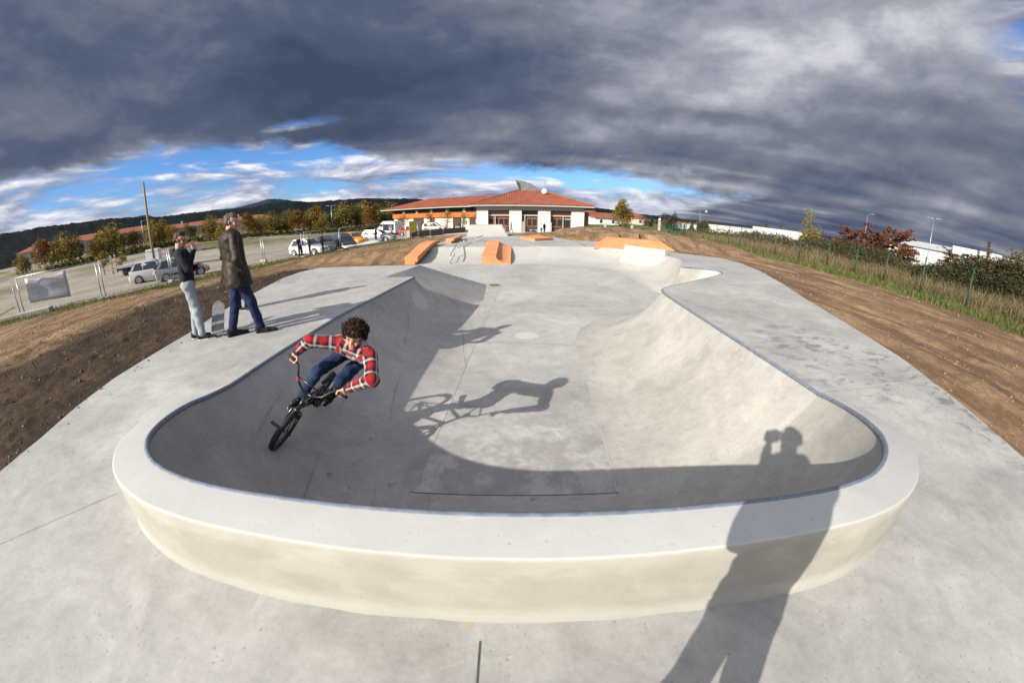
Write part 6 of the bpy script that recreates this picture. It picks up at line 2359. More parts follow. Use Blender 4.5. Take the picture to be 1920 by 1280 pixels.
# temporary site fence on the left: panels of tube and wire standing in concrete feet
PT = [(-27.3, 6.9), (-24.56, 10.07), (-21.2, 13.1), (-19.9, 17.0), (-18.5, 24.57), (-16.85, 27.7), (-15.0, 30.8), (-12.3, 36.8), (-11.6, 39.85), (-10.85, 42.5), (-10.15, 45.6), (-8.96, 48.2)]
LBL = ['site fence panel at the far left edge, left of the one with the grey sheet', 'site fence panel with the grey plastic sheet hung behind it, far left', 'site fence panel in front of the white cars at the left', 'site fence panel between the navy sweater and the leather coat', 'site fence panel left of the three people by the white car', 'site fence panel in front of the white car and the dark cars', 'site fence panel in front of the black and yellow cars', 'site fence panel below the silver estate car', 'site fence panel with the yellow sign', 'site fence panel in front of the small red car', 'site fence panel nearest the far grey ramp']
for k in range(len(PT) - 1):
    a, b_ = PT[k], PT[k + 1]
    A, B = Vector((a[0], a[1], lz(*a))), Vector((b_[0], b_[1], lz(*b_)))
    u = (B - A)
    gap = u.normalized() * .10
    A, B = A + gap, B - gap
    tl = Vector((RNG.normal() * .05, RNG.normal() * .05, 0))
    e = empty('site_fence_panel', A, 0, LBL[k], 'fence panel', 'temporary fence panels along the car park')
    pl = [Vector((0, 0, .05)), Vector((0, 0, 2.0)) + tl, (B - A) + Vector((0, 0, 2.0)) + tl, (B - A) + Vector((0, 0, .05))]
    for nm_, (i, j) in {'post': (0, 1), 'top_bar': (1, 2), 'post.001': (3, 2), 'bottom_bar': (0, 3)}.items():
        off = Vector((0, 0, .12)) if nm_ == 'bottom_bar' else Vector()
        tube_obj(nm_.split('.')[0], [pl[i] + off, pl[j] + off], .027 if 'post' in nm_ else .016, M['galv'], e)
    m = MB()
    L = (B - A).length
    n = max(6, int(L / .22))
    for i in range(1, n):
        t = i / n
        m.tube([pl[0].lerp(pl[3], t) + Vector((0, 0, .12)), pl[1].lerp(pl[2], t)], .0022, 3, False, False)
    for i in range(1, 7):
        t = i / 7
        m.tube([pl[0].lerp(pl[1], t), pl[3].lerp(pl[2], t)], .0022, 3, False, False)
    m.build('wire_mesh', M['galv'], e)
    rzf = atan2(u.y, u.x)
    for P_ in (pl[0], pl[3]):
        f = MB().box((P_.x, P_.y, .06), (.24, .62, .15), rzf)
        f.build('foot_block', M['conc_block'], e, bevel=.015)
    if k == 1:
        D_ = B - A
        rows = []
        for i in range(13):
            for j in range(9):
                s, v = i / 12, j / 8
                p = D_ * (.10 + .52 * s) + Vector((0, 0, .62 + 1.25 * v - .12 * sin(pi * s) * v - .10 * s * (1 - v))) + Vector((D_.y, -D_.x, 0)).normalized() * (-.06 + .035 * sin(s * 9 + v * 4) + .02 * sin(v * 11))
                rows.append(tuple(p))
        o = mesh_np('plastic_sheet', np.array(rows), grid_faces(13, 9), M['tarp'], None, True)
        o.location = A
        o.modifiers.new('thick', 'SOLIDIFY').thickness = .004
        tag(o, 'grey plastic sheet hung on the site fence at the far left', 'sheet')
# yellow sign on the fence
a = Vector((-11.25, 41.2, lz(-11.25, 41.2)))
sg = empty('site_sign', a, atan2(42.5 - 39.85, -10.85 + 11.6), 'yellow square sign hung on the site fence in front of the van', 'sign')
MB().box((0, -.06, 1.42), (1.35, .02, 1.25)).build('board', plain('yellow_board', (0.75, 0.62, 0.03), 0.5, var=.05), sg)
for k, (zz_, w_) in enumerate(((1.84, .9), (1.66, 1.05), (1.20, .7))):
    MB().box((0, -.0735, zz_), (w_, .004, .07)).build('text_line', plain('dull_print', (0.42, 0.36, 0.05), 0.6) if k == 0 else bpy.data.materials['dull_print'], sg)

# ---------------------------------------------------------------- other small things
M['pole_wood'] = plain('weathered_pole', (0.22, 0.17, 0.10), 0.9, var=0.25, scale=2)
pz = lz(-35.15, 28.1)
o = MB().tube([(0, 0, -.3), (.03, 0, 4), (.0, 0, 7.35 - pz)], [.15, .135, .10], 10).build('wooden_pole', M['pole_wood'], None, True)
o.location = (-35.15, 28.1, pz)
tag(o, 'tall bare wooden pole standing behind the white cars at the left', 'pole')


def lamp(label, D, azd, ztop, arms_=2, zg=-1.7):
    x, y = D * sin(radians(azd)), D * cos(radians(azd))
    zg = lz(x, y)
    t = empty('street_lamp', (x, y, zg), radians(-azd), label, 'street lamp', 'street lamps round the car park')
    hh = ztop - zg
    tube_obj('pole', [(0, 0, -.3), (0, 0, hh)], .055, M['galv'], t)
    for s in ((-1, 1) if arms_ == 2 else (1,)):
        tube_obj('arm', [(0, 0, hh - .05), (s * .5, 0, hh + .12), (s * .8, 0, hh + .12)], .05, M['galv'], t)
        MB().box((s * 1.05, 0, hh + .12), (.5, .2, .08)).build('lamp_head', M['light_trim'], t, bevel=.03)


lamp('tall double armed street lamp above the trees left of the long building', 100, -26.9, 5.0, 2)
lamp('street lamp beside the wooden pole against the dark hill', 118, -52.2, 7.0, 1)
lamp('thin street lamp left of the rust coloured trees', 92, 50.0, 7.6, 1)
lamp('tall thin street lamp above the grey shed at the right', 92, 57.9, 8.6, 2)
lamp('short street lamp behind the fence right of the cone shaped tree', 90, 22.0, 2.6, 1)
lamp('lamp standing among the trees at the far left edge', 100, -64.6, 5.4, 1)
for x, y, h, ball, lab in ((14.5, 58.2, 2.0, False, 'grey concrete post, leftmost of three behind the earth mound'), (18.55, 57.1, 1.9, False, 'grey concrete post, middle one of three behind the earth mound'), (22.5, 55.7, 2.2, True, 'grey concrete post with a round white lamp, rightmost of three behind the mound')):
    zz_ = lz(x, y)
    t = empty('concrete_post', (x, y, min(zz_, -.3)), 0, lab, 'post', 'concrete posts behind the earth mound')
    MB().box((0, 0, h / 2 - .3), (.34, .30, h + .6)).build('shaft', M['plinth'], t, bevel=.02)
    if ball:
        m = MB()
        m.lathe([(.001, h + .02), (.10, h + .05), (.19, h + .22), (.17, h + .36), (.08, h + .44), (.001, h + .45)], 14)
        m.build('lamp_globe', M['white_paint'], t, True)
# tower crane far off
cx__, cy__ = 140.3, 265.1
cr = empty('tower_crane', (cx__, cy__, -2), radians(-28), 'small grey tower crane far off over the warehouses', 'crane')
def lattice(p, q, w_, n, mat, parent, name):
    m = MB()
    p, q = Vector(p), Vector(q)
    d_ = (q - p).normalized()
    a = d_.orthogonal().normalized() * w_
    b2 = d_.cross(a).normalized() * w_
    cs = [a + b2, a - b2, -a - b2, -a + b2]
    for c in cs:
        m.tube([p + c, q + c], w_ * .16, 4)
    for k in range(n):
        for i in range(4):
            m.tube([p.lerp(q, k / n) + cs[i], p.lerp(q, (k + 1) / n) + cs[(i + 1) % 4]], w_ * .10, 3, False, False)
    return m.build(name, mat, parent)
M['crane_grey'] = plain('crane_paint', (0.16, 0.18, 0.21), 0.5)
lattice((0, 0, 0), (0, 0, 13.2), .7, 12, M['crane_grey'], cr, 'mast')
lattice((0, 0, 13.2), (-11.5, 0, 14.6), .45, 14, M['crane_grey'], cr, 'jib')
lattice((0, 0, 13.2), (4.2, 0, 12.9), .45, 5, M['crane_grey'], cr, 'counter_jib')
MB().box((3.6, 0, 12.0), (1.5, 1.0, 1.2)).build('counterweight', M['plinth'], cr)
MB().box((0, -.9, 12.2), (1.3, 1.3, 1.5)).build('cab', M['glass'], cr)
# the low wall and blocks by the car park entrance
a, b_ = Vector((-14.2, 52.0, 0)), Vector((-8.0, 62.5, 0))
c = (a + b_) / 2
o = MB().box((0, 0, .25), ((b_ - a).length, .35, 1.3)).build('brick_wall', plain('dark_brick', (0.10, 0.055, 0.045), 0.9, var=0.3))
o.location = (c.x, c.y, lz(c.x, c.y))
o.rotation_euler = (0, 0, atan2(b_.y - a.y, b_.x - a.x))
tag(o, 'low dark brick wall between the red car and the far grey ramp', 'wall')
for x, y, lab in ((-14.6, 51.2, 'square pale block at the near end of the low dark wall'), (-9.3, 63.5, 'square pale block at the far end of the low dark wall')):
    o = MB().box((0, 0, .45), (.75, .75, 1.1)).build('gate_block', M['conc_block'], bevel=.03)
    o.location = (x, y, lz(x, y))
    tag(o, lab, 'block', 'square blocks at the ends of the low wall')
# sheet of bent metal lying by the yellow car, planks and a kerb stone at the far left
rows = []
for i in range(11):
    for j in range(5):
        s, v = i / 10, j / 4
        rows.append((-2.0 + 4.0 * s, -.5 + 1.0 * v, .06 + .26 * s + .05 * sin(s * 7 + v * 2) + .12 * v))
o = mesh_np('metal_sheet', np.array(rows), grid_faces(11, 5), M['shed_white'], None, True)
o.modifiers.new('thick', 'SOLIDIFY').thickness = .03
o.location = (-14.6, 34.6, lz(-14.6, 34.6))
o.rotation_euler = (0, 0, radians(48))
tag(o, 'long pale bent sheet lying on the ground in front of the yellow car', 'sheet')
o = MB().box((0, 0, 0), (2.6, .22, .06)).build('timber_plank', plain('raw_timber', (0.42, 0.30, 0.13), 0.8, var=.15))
o.location = (-25.6, 8.9, lz(-25.6, 8.9) + .30)
o.rotation_euler = (0, radians(-14), radians(40))
tag(o, 'pale timber plank propped up at the far left edge', 'plank')
o = MB().box((0, 0, .12), (1.9, .5, .34)).build('kerb_stone', M['conc_block'], bevel=.03)
o.location = (-23.6, 10.3, lz(-23.6, 10.3))
o.rotation_euler = (0, 0, radians(38))
tag(o, 'grey concrete kerb block lying by the site fence at the far left', 'block')

# ---------------------------------------------------------------- trees, bushes and grasses
def leaf_mat(name, tr=0.25):
    def b(t, p):
        c = t.attr('tone')
        t.put(p.inputs['Base Color'], c)
        p.inputs['Roughness'].default_value = 0.75
        p.inputs['Specular IOR Level'].default_value = 0.2
        p.inputs['Subsurface Weight'].default_value = 0.0
        tl = t.new('ShaderNodeBsdfTranslucent')
        t.put(tl.inputs[0], c)
        mx = t.new('ShaderNodeMixShader')
        mx.inputs[0].default_value = tr
        t.nt.links.new(p.outputs[0], mx.inputs[1])
        t.nt.links.new(tl.outputs[0], mx.inputs[2])
        t.nt.links.new(mx.outputs[0], t.nt.nodes['Material Output'].inputs[0])
    return material(name, b)


M['leaf'] = leaf_mat('leaves')
M['bark'] = plain('bark', (0.10, 0.075, 0.055), 0.95, var=0.3, scale=8)
M['pale_bark'] = plain('pale_bark', (0.22, 0.19, 0.14), 0.95, var=0.25, scale=8)


def leaf_cloud(P, size, cols, rg, squash=1.0, flat=0.0):
    """one small bent leaf spray at each point"""
    n = len(P)
    nrm = rg.normal(size=(n, 3))
    nrm[:, 2] += flat
    nrm /= np.linalg.norm(nrm, axis=1)[:, None]
    a = np.cross(nrm, rg.normal(size=(n, 3)))
    a /= np.linalg.norm(a, axis=1)[:, None]
    b = np.cross(nrm, a)
    s = size * rg.uniform(.55, 1.3, n)[:, None]
    q = rg.uniform(.45, .8, n)[:, None]
    V_ = np.stack([P - a * s * .5, P - b * s * q * .5 + nrm * s * .12, P + a * s * .5, P + b * s * q * .5 + nrm * s * .12], 1)
    F_ = np.arange(n * 4).reshape(n, 4)
    return V_.reshape(-1, 3), F_, np.repeat(cols, 4, 0)


def tone(n, base, rg, var=0.35, second=None, p2=0.3):
    base = np.array(base)
    c = base[None] * (1 + rg.uniform(-var, var, (n, 1)))
    if second is not None:
        m = rg.random(n) < p2
        c[m] = np.array(second) * (1 + rg.uniform(-var, var, (m.sum(), 1)))
    return np.clip(c, 0.004, .8)


def crown_points(n, clumps, rg, shell=.62):
    w_ = np.array([c[3] ** 2 for c in clumps])
    k = rg.choice(len(clumps), n, p=w_ / w_.sum())
    d_ = rg.normal(size=(n, 3))
    d_ /= np.linalg.norm(d_, axis=1)[:, None]
    r = rg.uniform(shell ** 3, 1, n) ** (1 / 3)
    r = r * (1 + .18 * rg.normal(size=n))
    C_ = np.array([c[:3] for c in clumps])[k]
    R_ = np.array([c[3] for c in clumps])[k]
    P = C_ + d_ * (r * R_)[:, None]
    return P, k


def make_tree(name, label, h, w_, trunk_h, base, second, rg, kind='round', n=1500, leaf=.30, group=None, bark=None, p2=.3, cat='tree'):
    t = empty(name, (0, 0, -50), 0, label, cat, group)
    tb = MB()
    top = h * .82
    sw = [(rg.normal() * .04 * h * .2, rg.normal() * .04 * h * .2) for _ in range(5)]
    pts = [(sw[i][0] * i * .3, sw[i][1] * i * .3, -.4 + (top + .4) * i / 4) for i in range(5)]
    tb.tube(pts, [.030 * h, .024 * h, .017 * h, .010 * h, .004 * h], 7)
    clumps = []
    if kind == 'round':
        for k in range(13):
            a = rg.uniform(0, 2 * pi)
            zf = rg.uniform(0, 1)
            rr_ = (w_ * .5) * sqrt(max(0.05, 1 - (2 * zf - .85) ** 2 * .85)) * rg.uniform(.35, .80)
            clumps.append((rr_ * cos(a), rr_ * sin(a), trunk_h + (h - trunk_h) * (.12 + .76 * zf), w_ * rg.uniform(.17, .27)))
    elif kind == 'tall':
        for k in range(16):
            a = rg.uniform(0, 2 * pi)
            zf = rg.uniform(0, 1)
            rr_ = (w_ * .5) * (1 - zf * .75) * rg.uniform(.2, .75)
            clumps.append((rr_ * cos(a), rr_ * sin(a), trunk_h + (h - trunk_h) * zf * .94, w_ * rg.uniform(.15, .25) * (1.1 - zf * .55)))
    elif kind == 'cone':
        for k in range(20):
            a = rg.uniform(0, 2 * pi)
            zf = (k + rg.random()) / 20
            rr_ = (w_ * .5) * (1 - zf) * rg.uniform(.5, .95)
            clumps.append((rr_ * cos(a), rr_ * sin(a), trunk_h + (h - trunk_h) * zf * .97, w_ * rg.uniform(.13, .2) * (1.15 - zf)))
    elif kind == 'column':
        for k in range(14):
            a = rg.uniform(0, 2 * pi)
            zf = (k + rg.random()) / 14
            rr_ = w_ * .22 * sin(pi * min(1, .15 + zf * .85)) ** .5
            clumps.append((rr_ * cos(a), rr_ * sin(a), trunk_h + (h - trunk_h) * zf * .96, w_ * rg.uniform(.22, .32) * (1.1 - zf * .6)))
    for c in clumps:
        z0 = min(c[2] * .75, top * .8)
        tb.tube([(0, 0, z0), (c[0] * .5, c[1] * .5, z0 + (c[2] - z0) * .6), (c[0], c[1], c[2])], [.010 * h, .007 * h, .003 * h], 5)
    tb.build('trunk', bark or M['bark'], t, True)
    P, k = crown_points(n, clumps, rg)
    cl_t = rg.uniform(.68, 1.25, len(clumps))
    cols = tone(n, base, rg, .28, second, p2) * cl_t[k][:, None]
    v, f, c4 = leaf_cloud(P, leaf, cols, rg)
    mesh_np('crown', v, f, M['leaf'], t, False, {'tone': c4})
    return t


rgt = np.random.default_rng(21)
OL, OR, YE, GR, RU = (0.115, 0.092, 0.022), (0.20, 0.090, 0.022), (0.27, 0.19, 0.022), (0.055, 0.085, 0.022), (0.16, 0.050, 0.020)


def place(t, D, azd, zoff=0.0, rz=0.0, s=1.0, label=None, first=False):
    x, y = D * sin(radians(azd)), D * cos(radians(azd))
    z = lz(x, y) + zoff
    if first:
        t.location = (x, y, z)
        t.rotation_euler = (0, 0, rz)
        t.scale = (s, s, s)
        return t
    return dup(t, (x, y, z), rz, label, s)


COLN = {'olive': 'olive and gold tree', 'orange': 'orange brown tree', 'green': 'greener tree'}
ORD = ['leftmost', 'second from the left', 'third from the left', 'fourth from the left', 'fifth from the left', 'sixth from the left', 'seventh from the left', 'eighth from the left', 'ninth from the left', 'tenth from the left', 'eleventh from the left', 'twelfth from the left',
       'twelfth from the right', 'eleventh from the right', 'tenth from the right', 'ninth from the right', 'eighth from the right', 'seventh from the right', 'sixth from the right', 'fifth from the right', 'fourth from the right', 'third from the right', 'second from the right', 'rightmost']
proto = {'olive': [make_tree('autumn_tree', 'x', 5.6, 6.4, .7, OL, YE, rgt, n=2600, leaf=.36, group='autumn trees along the far side of the car park') for _ in range(2)],
         'orange': [make_tree('autumn_tree', 'x', 5.6, 6.2, .7, OR, OL, rgt, n=2600, leaf=.36, group='autumn trees along the far side of the car park')],
         'green': [make_tree('autumn_tree', 'x', 5.4, 6.2, .6, GR, OL, rgt, n=2600, leaf=.36, group='autumn trees along the far side of the car park')]}
used = {}
ROW = [(-66.6, 104, 'olive', .85), (-64.0, 100, 'orange', .95), (-61.2, 98, 'olive', 1.05), (-58.4, 102, 'olive', 1.0), (-55.9, 97, 'olive', 1.12), (-53.4, 99, 'orange', 1.05), (-51.0, 103, 'olive', 1.1), (-48.6, 112, 'olive', .95), (-46.4, 118, 'green', .95), (-43.6, 112, 'olive', .9), (-41.4, 108, 'olive', 1.0),
       (-38.6, 104, 'orange', 1.0), (-37.0, 108, 'olive', 1.05), (-35.2, 103, 'olive', 1.1), (-33.4, 106, 'green', .95), (-31.8, 102, 'orange', 1.05), (-30.0, 106, 'olive', 1.1), (-28.2, 101, 'olive', 1.0), (-26.6, 107, 'green', 1.12), (-24.9, 103, 'olive', 1.15), (-23.2, 106, 'green', 1.15), (-21.4, 102, 'orange', 1.0), (-19.8, 107, 'green', 1.2), (-18.6, 112, 'olive', 1.25),
       (-36.1, 122, 'olive', 1.2), (-32.7, 124, 'olive', 1.25), (-29.1, 123, 'orange', 1.2), (-25.8, 124, 'olive', 1.3), (-22.2, 122, 'olive', 1.35), (-20.5, 126, 'orange', 1.4), (-57.0, 118, 'olive', 1.0), (-62.6, 116, 'green', 1.0), (-49.9, 128, 'olive', 1.2)]
front = sorted([r_[0] for r_ in ROW if r_[1] < 115 or r_[0] in (-46.4, -18.6)])
back = sorted([r_[0] for r_ in ROW if r_[0] not in front])
for i, (azd, D, kd, s) in enumerate(ROW):
    pr = proto[kd][i % len(proto[kd])]
    lab = ('%s, %s in the front row by the car park' % (COLN[kd], ORD[front.index(azd)])) if azd in front else ('%s, %s in the rear row by the car park' % (COLN[kd], ORD[back.index(azd)]))
    o = place(pr, D, azd, -.1, rgt.uniform(0, 6.28), s * rgt.choice([.68, .80, .88, .97, 1.08]), lab, first=pr.name not in used)
    o['label'] = lab
    used[pr.name] = 1
# low hedge plants under the row
def scrub(name, label, cat, centre_fn, n, leaf, base, second, rg, p2=.4, twigs=0, kind=None, var=.35):
    P = centre_fn(n, rg)
    cols = tone(n, base, rg, var, second, p2)
    v, f, c4 = leaf_cloud(P, leaf, cols, rg)
    o = mesh_np(name, v, f, M['leaf'], None, False, {'tone': c4})
    if kind:
        o['kind'] = kind
    if label:
        tag(o, label, cat)
    return o


def hedge_pts(path, w_, h, zb=-.1):
    path = np.array(path, float)
    s = np.concatenate([[0], np.cumsum(np.hypot(*np.diff(path[:, :2], axis=0).T))])

    def fn(n, rg):
        t = rg.uniform(0, s[-1], n)
        x, y = np.interp(t, s, path[:, 0]), np.interp(t, s, path[:, 1])
        hh = np.interp(t, s, path[:, 2]) * (1 + fbm(t * .9, t * 0 + w_, 4, 61) * .8) * h
        a = rg.uniform(0, 2 * pi, n)
        r = np.sqrt(rg.uniform(.25, 1, n))
        zf = np.abs(np.sin(a)) * r
        ww = w_ * (1 + fbm(t * .7 + 9, t * 0, 3, 63) * .9)
        x = x + np.cos(a) * r * ww * (1 - .35 * zf) + rg.normal(size=n) * .1
        y = y + rg.normal(size=n) * .35
        return np.stack([x, y, land_z(x, y, False) + zb + hh * zf], 1)
    return fn


pa = [(D * sin(radians(a)), D * cos(radians(a)), 1.0) for a, D in ((-64, 92), (-56, 92), (-48, 100), (-40, 97), (-33, 96), (-26, 95), (-19, 94))]
scrub('hedge', 'low dark green hedge running below the row of autumn trees', 'hedge', hedge_pts(pa, 1.3, 1.3), 9000, .40, (0.035, 0.050, 0.016), YE, rgt, .22)
# saplings by the car park and in front of the long building
sap = make_tree('sapling', 'small bright yellow sapling left of the wooden pole near the car park', 2.9, 2.0, .9, YE, OL, rgt, n=420, leaf=.24, group='small yellow saplings at the left')
place(sap, 62, -57.6, 0, 0, 1.0, first=True)
place(sap, 60, -55.3, 0, 1, .85, 'small bright yellow sapling nearest the wooden pole, second of two')
place(sap, 84, -42.6, 0, 2, 1.0, 'small yellow green sapling seen just right of the navy sweater')
st = make_tree('street_tree', 'small thin yellow tree in front of the long building, leftmost of five', 3.3, 2.3, 1.3, (0.20, 0.15, 0.025), OL, rgt, n=330, leaf=.22, bark=M['pale_bark'], group='small trees in front of the long building')
for i, (azd, lab) in enumerate(((-16.3, None), (-12.4, 'small thin yellow tree in front of the long building, second from the left'), (-9.9, 'fuller yellow tree in front of the long building, third from the left'), (-7.5, 'thin spreading tree in front of the long building, fourth from the left'), (-5.4, 'thin spreading tree in front of the long building, nearest the hall'))):
    place(st, 66 + (4 - i) * 3.2, azd, 0, i * 1.3, (1.0, 1.05, 1.15, 1.0, .95)[i], lab, first=i == 0)
# right-hand side
t = make_tree('yellowing_tree', 'tall bushy olive yellow tree right of the hall', 8.6, 10.0, .6, (0.16, 0.120, 0.026), (0.24, 0.17, 0.03), rgt, 'tall', 4200, .38)
place(t, 108, 16.5, -.6, first=True)
t = make_tree('cone_tree', 'dark green cone shaped tree behind the fence left of the crane', 7.2, 6.2, .3, (0.030, 0.052, 0.018), (0.05, 0.075, 0.02), rgt, 'cone', 2200, .36)
place(t, 130, 24.1, -.4, first=True)
t = make_tree('bush', 'round dark olive bush by the foot of the crane', 4.6, 5.2, .2, (0.075, 0.075, 0.022), OL, rgt, 'round', 1500, .34, cat='bush')
place(t, 140, 28.4, -.4, first=True)
fir = make_tree('fir_tree', 'small dark fir tree between the houses and the cone shaped tree', 5.2, 2.6, .3, (0.018, 0.030, 0.015), (0.03, 0.045, 0.02), rgt, 'cone', 700, .34, group='small dark firs on the right')
place(fir, 160, 20.8, -.3, first=True)
for azd, D, s, lab in ((26.7, 165, .95, 'small dark fir tree left of the crane mast'), (27.6, 168, .7, 'smallest dark fir just left of the crane mast'), (52.1, 92, 1.05, 'dark fir standing behind the rust coloured trees'), (11.0, 165, 1.1, 'dark fir behind the red roofed house next to the hall')):
    place(fir, D, azd, -.3, 1.0, s, lab)
br = make_tree('brown_tree', 'low brown bare crowned tree above the white warehouse', 5.8, 6.5, .8, (0.10, 0.055, 0.028), (0.13, 0.075, 0.03), rgt, 'round', 1300, .30, group='brownish trees over the warehouses')
place(br, 185, 36.8, .0, first=True)
place(br, 150, 23.0, -.6, 2.0, .75, 'low brown tree between the cone shaped tree and the white shed')
place(br, 170, 19.9, -.4, 3.0, .9, 'low brown tree beside the small cream house')
pp_ = make_tree('poplar_tree', 'slim brown poplar rising over the white warehouse', 9.0, 2.2, .6, (0.10, 0.065, 0.025), OL, rgt, 'column', 900, .28, group='slim poplars on the right')
place(pp_, 190, 39.2, -.6, first=True)
for azd, D, s, lab in ((58.9, 108, .72, 'slim dark poplar beside the tall thin lamp over the grey shed'), (64.6, 84, .92, 'slim brown poplar at the far right, taller of two'), (63.6, 86, .75, 'slim bare poplar at the far right, thinner of two')):
    place(pp_, D, azd, -.4, 1.0, s, lab)
t = make_tree('yellow_poplar', 'bright yellow green poplar rising from the brown bushes behind the fence', 8.4, 6.4, .6, (0.26, 0.19, 0.03), (0.16, 0.16, 0.035), rgt, 'tall', 3600, .30)
place(t, 75, 43.0, -.2, first=True)


def rust_tree(label, D, azd, h, w_, zoff, seed, gp):
    rg = np.random.default_rng(seed)
    t = empty('rust_tree', (0, 0, 0), 0, label, 'tree', gp)
    tb = MB()
    tb.tube([(0, 0, -.5), (.1, 0, h * .4), (0, .05, h * .9)], [.12, .08, .03], 7)
    pts, wt_ = [], []
    for k in range(46):
        a = rg.uniform(0, 2 * pi)
        z = h * rg.uniform(.28, .95)
        L = w_ * .5 * (1.05 - .55 * (z / h)) * rg.uniform(.55, 1.1)
        up = rg.uniform(-.08, .30) * L + (z / h) ** 3 * L * .6
        P0, P1, P2 = np.array([0, 0, z * .92]), np.array([cos(a) * L * .5, sin(a) * L * .5, z * .92 + up * .7]), np.array([cos(a) * L, sin(a) * L, z * .92 + up])
        tb.tube([P0, P1, P2], [.035, .022, .008], 4)
        m = 75
        s = rg.uniform(.2, 1.05, m) ** .8
        q = np.where(s[:, None] < .5, P0 + (P1 - P0) * (s[:, None] * 2), P1 + (P2 - P1) * (s[:, None] * 2 - 1))
        q = q + rg.normal(size=(m, 3)) * np.array([.16, .16, .07])
        pts.append(q)
    tb.build('trunk', M['bark'], t, True)
    P = np.concatenate(pts)
    cols = tone(len(P), (0.135, 0.048, 0.024), rg, .35, (0.19, 0.075, 0.032), .35)
    v, f, c4 = leaf_cloud(P, .24, cols, rg, flat=1.0)
    mesh_np('crown', v, f, M['leaf'], t, False, {'tone': c4})
    x, y = D * sin(radians(azd)), D * cos(radians(azd))
    t.location = (x, y, lz(x, y) + zoff)
    return t


gp = 'rust coloured trees beyond the fence'
rust_tree('low spreading rust red tree, leftmost of the group left of the grey shed', 54, 48.3, 3.7, 6.0, 0, 1, gp)
rust_tree('rust red tree with ragged level branches in the middle of the group beyond the fence', 50, 51.6, 4.1, 6.2, 0, 2, gp)
rust_tree('tallest rust red tree with an upright top, right end of the group beyond the fence', 47, 54.4, 4.7, 5.2, 0, 3, gp)
rust_tree('small rust red tree in front of the grey shed', 74, 60.6, 4.6, 5.0, 0, 4, gp)
# brambles and brush behind the fence
rb_ = np.random.default_rng(5)
scrub('bramble_bush', 'big dark green and brown bramble bush behind the fence at the far right', 'bush', hedge_pts([(26.6, 9.0, 1.0), (26.3, 11.0, 1.1), (25.8, 13.0, 1.0), (25.6, 15.0, .75), (25.6, 16.6, .5)], 1.7, 2.5), 34000, .15, (0.036, 0.042, 0.016), (0.085, 0.060, 0.030), rb_, .5)
scrub('bramble_bush', 'brown leafed bramble mass below the rust coloured trees', 'bush', hedge_pts([(26.0, 17.5, .7), (26.5, 20.0, .9), (27.5, 23.0, 1.0), (29.0, 27.0, 1.0), (31, 32, .9), (33, 38, .8)], 1.8, 2.1), 24000, .17, (0.090, 0.064, 0.036), (0.060, 0.052, 0.022), rb_, .35)
scrub('bramble_bush', 'grey brown leafless brush along the fence below the yellow poplar', 'bush', hedge_pts([(24.6, 24, .6), (25.5, 28, .8), (27.0, 33, .9), (29, 40, 1.0), (32, 48, .9)], 1.4, 2.0), 14000, .16, (0.085, 0.066, 0.046), (0.12, 0.09, 0.055), rb_, .4)
scrub('bramble_bush', 'yellowing bramble at the right edge in front of the white factory', 'bush', hedge_pts([(31.0, 9.0, 1.0), (31.5, 12.0, 1.1), (33, 15, .8)], 1.8, 3.6), 9000, .18, (0.14, 0.115, 0.040), (0.075, 0.060, 0.03), rb_, .4)
scrub('bramble_bush', 'dry tan scrub in front of the long white warehouses', 'bush', hedge_pts([(36, 74, .8), (45, 70, 1.0), (54, 62, .9), (60, 53, 1.0), (64, 44, .9)], 2.2, 2.6), 9000, .34, (0.13, 0.095, 0.050), (0.085, 0.072, 0.030), rb_, .4)
# a low skyline of trees in the far distance on the right
def line_pts(n, rg):
    a = np.radians(rg.uniform(10, 74, n))
    D = rg.uniform(240, 300, n)
    hh = 5.0 * (0.55 + fbm(np.degrees(a) * .9, a * 0, 4, 91) * 1.3 + fbm(np.degrees(a) * 4, a * 0, 3, 93) * .8)
    return np.stack([D * np.sin(a), D * np.cos(a), -2 + np.maximum(.6, hh) * rg.uniform(0, 1, n) ** .7], 1)


scrub('far_treeline', None, None, line_pts, 9000, 1.1, (0.030, 0.036, 0.018), (0.075, 0.050, 0.024), rb_, .4, kind='stuff')
pts_w = []


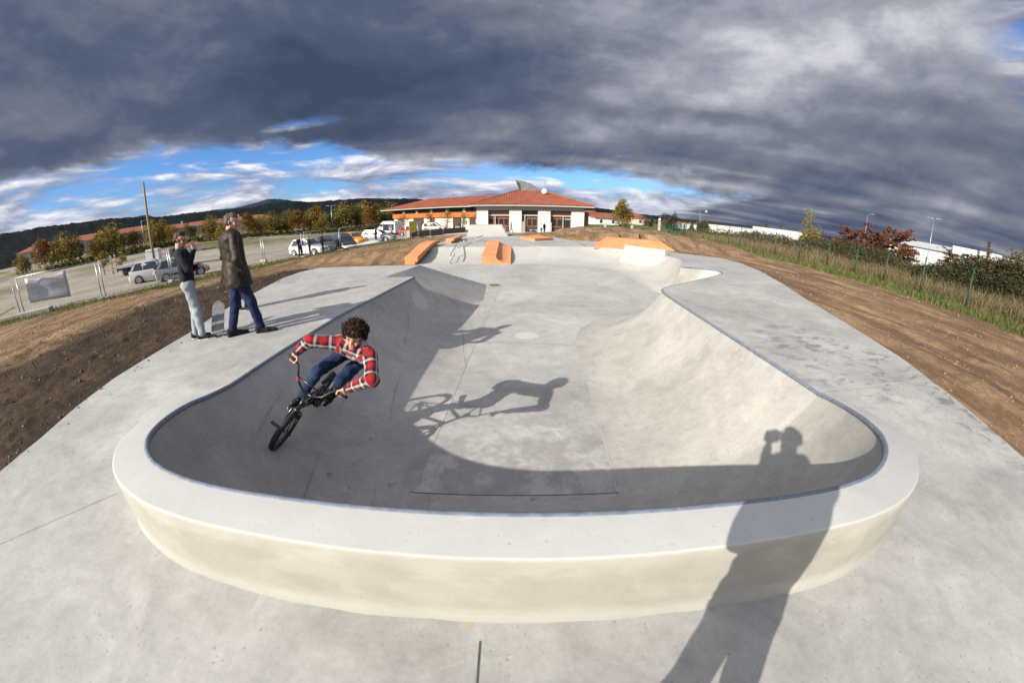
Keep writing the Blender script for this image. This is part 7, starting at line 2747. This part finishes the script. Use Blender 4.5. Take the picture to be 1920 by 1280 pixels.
def blades(name, n, region, hrange, wid, cols2, rg, bend=.35):
    x, y = region(n, rg)
    z = land_z(x, y)
    ok = poly_dist(x, y, PARK) > .15
    x, y, z = x[ok], y[ok], z[ok]
    n = len(x)
    h = rg.uniform(*hrange, n) * (.6 + .8 * (fbm(x * .8, y * .8, 3, 13) + .5))
    a = rg.uniform(0, 2 * pi, n)
    lean = rg.normal(size=(n, 2)) * bend * h[:, None]
    w_ = wid * rg.uniform(.6, 1.4, n)
    dx_, dy_ = np.cos(a) * w_, np.sin(a) * w_
    b0 = np.stack([x - dx_, y - dy_, z - .02], 1)
    b1 = np.stack([x + dx_, y + dy_, z - .02], 1)
    m0 = np.stack([x - dx_ * .7 + lean[:, 0] * .4, y - dy_ * .7 + lean[:, 1] * .4, z + h * .62], 1)
    m1 = np.stack([x + dx_ * .7 + lean[:, 0] * .4, y + dy_ * .7 + lean[:, 1] * .4, z + h * .62], 1)
    tp = np.stack([x + lean[:, 0], y + lean[:, 1], z + h], 1)
    V_ = np.stack([b0, b1, m1, m0, tp], 1).reshape(-1, 3)
    i = np.arange(n)[:, None] * 5
    F4 = np.concatenate([i + 0, i + 1, i + 2], 1)
    F = np.concatenate([np.concatenate([i, i + 1, i + 2], 1), np.concatenate([i, i + 2, i + 3], 1), np.concatenate([i + 3, i + 2, i + 4], 1)])
    c = tone(n, cols2[0], rg, .35, cols2[1], cols2[2])
    return stuff(mesh_np(name, V_, F, M['leaf'], None, False, {'tone': np.repeat(c, 5, 0)}))


def reg_dry(n, rg):
    y = 6 + 50 * rg.random(n) ** 1.3
    x = 21.2 + np.abs(rg.normal(size=n)) * 2.8 + np.maximum(0, y - 40) * .30
    return x, y


def reg_verge(n, rg):
    y = 5 + 38 * rg.random(n) ** 1.5
    return 19.9 + rg.normal(size=n) * .75 + fbm(y * .5, y * 0, 3, 14) * 1.6, y


def reg_left(n, rg):
    pl = np.array(FENCE_L)
    s = np.concatenate([[0], np.cumsum(np.hypot(*np.diff(pl, axis=0).T))])
    t = rg.random(n) * s[-1] * .85
    return np.interp(t, s, pl[:, 0]) + rg.normal(size=n) * .7 + .7, np.interp(t, s, pl[:, 1]) + rg.normal(size=n) * .7 - .3


blades('dry_grass', 20000, reg_dry, (.35, 1.15), .012, ((0.26, 0.20, 0.105), (0.17, 0.125, 0.060), .5), rb_)
blades('verge_grass', 15000, reg_verge, (.08, .38), .012, ((0.070, 0.110, 0.024), (0.20, 0.17, 0.07), .35), rb_, .5)
blades('fence_grass', 9000, reg_left, (.05, .24), .013, ((0.075, 0.095, 0.024), (0.18, 0.14, 0.05), .45), rb_, .5)
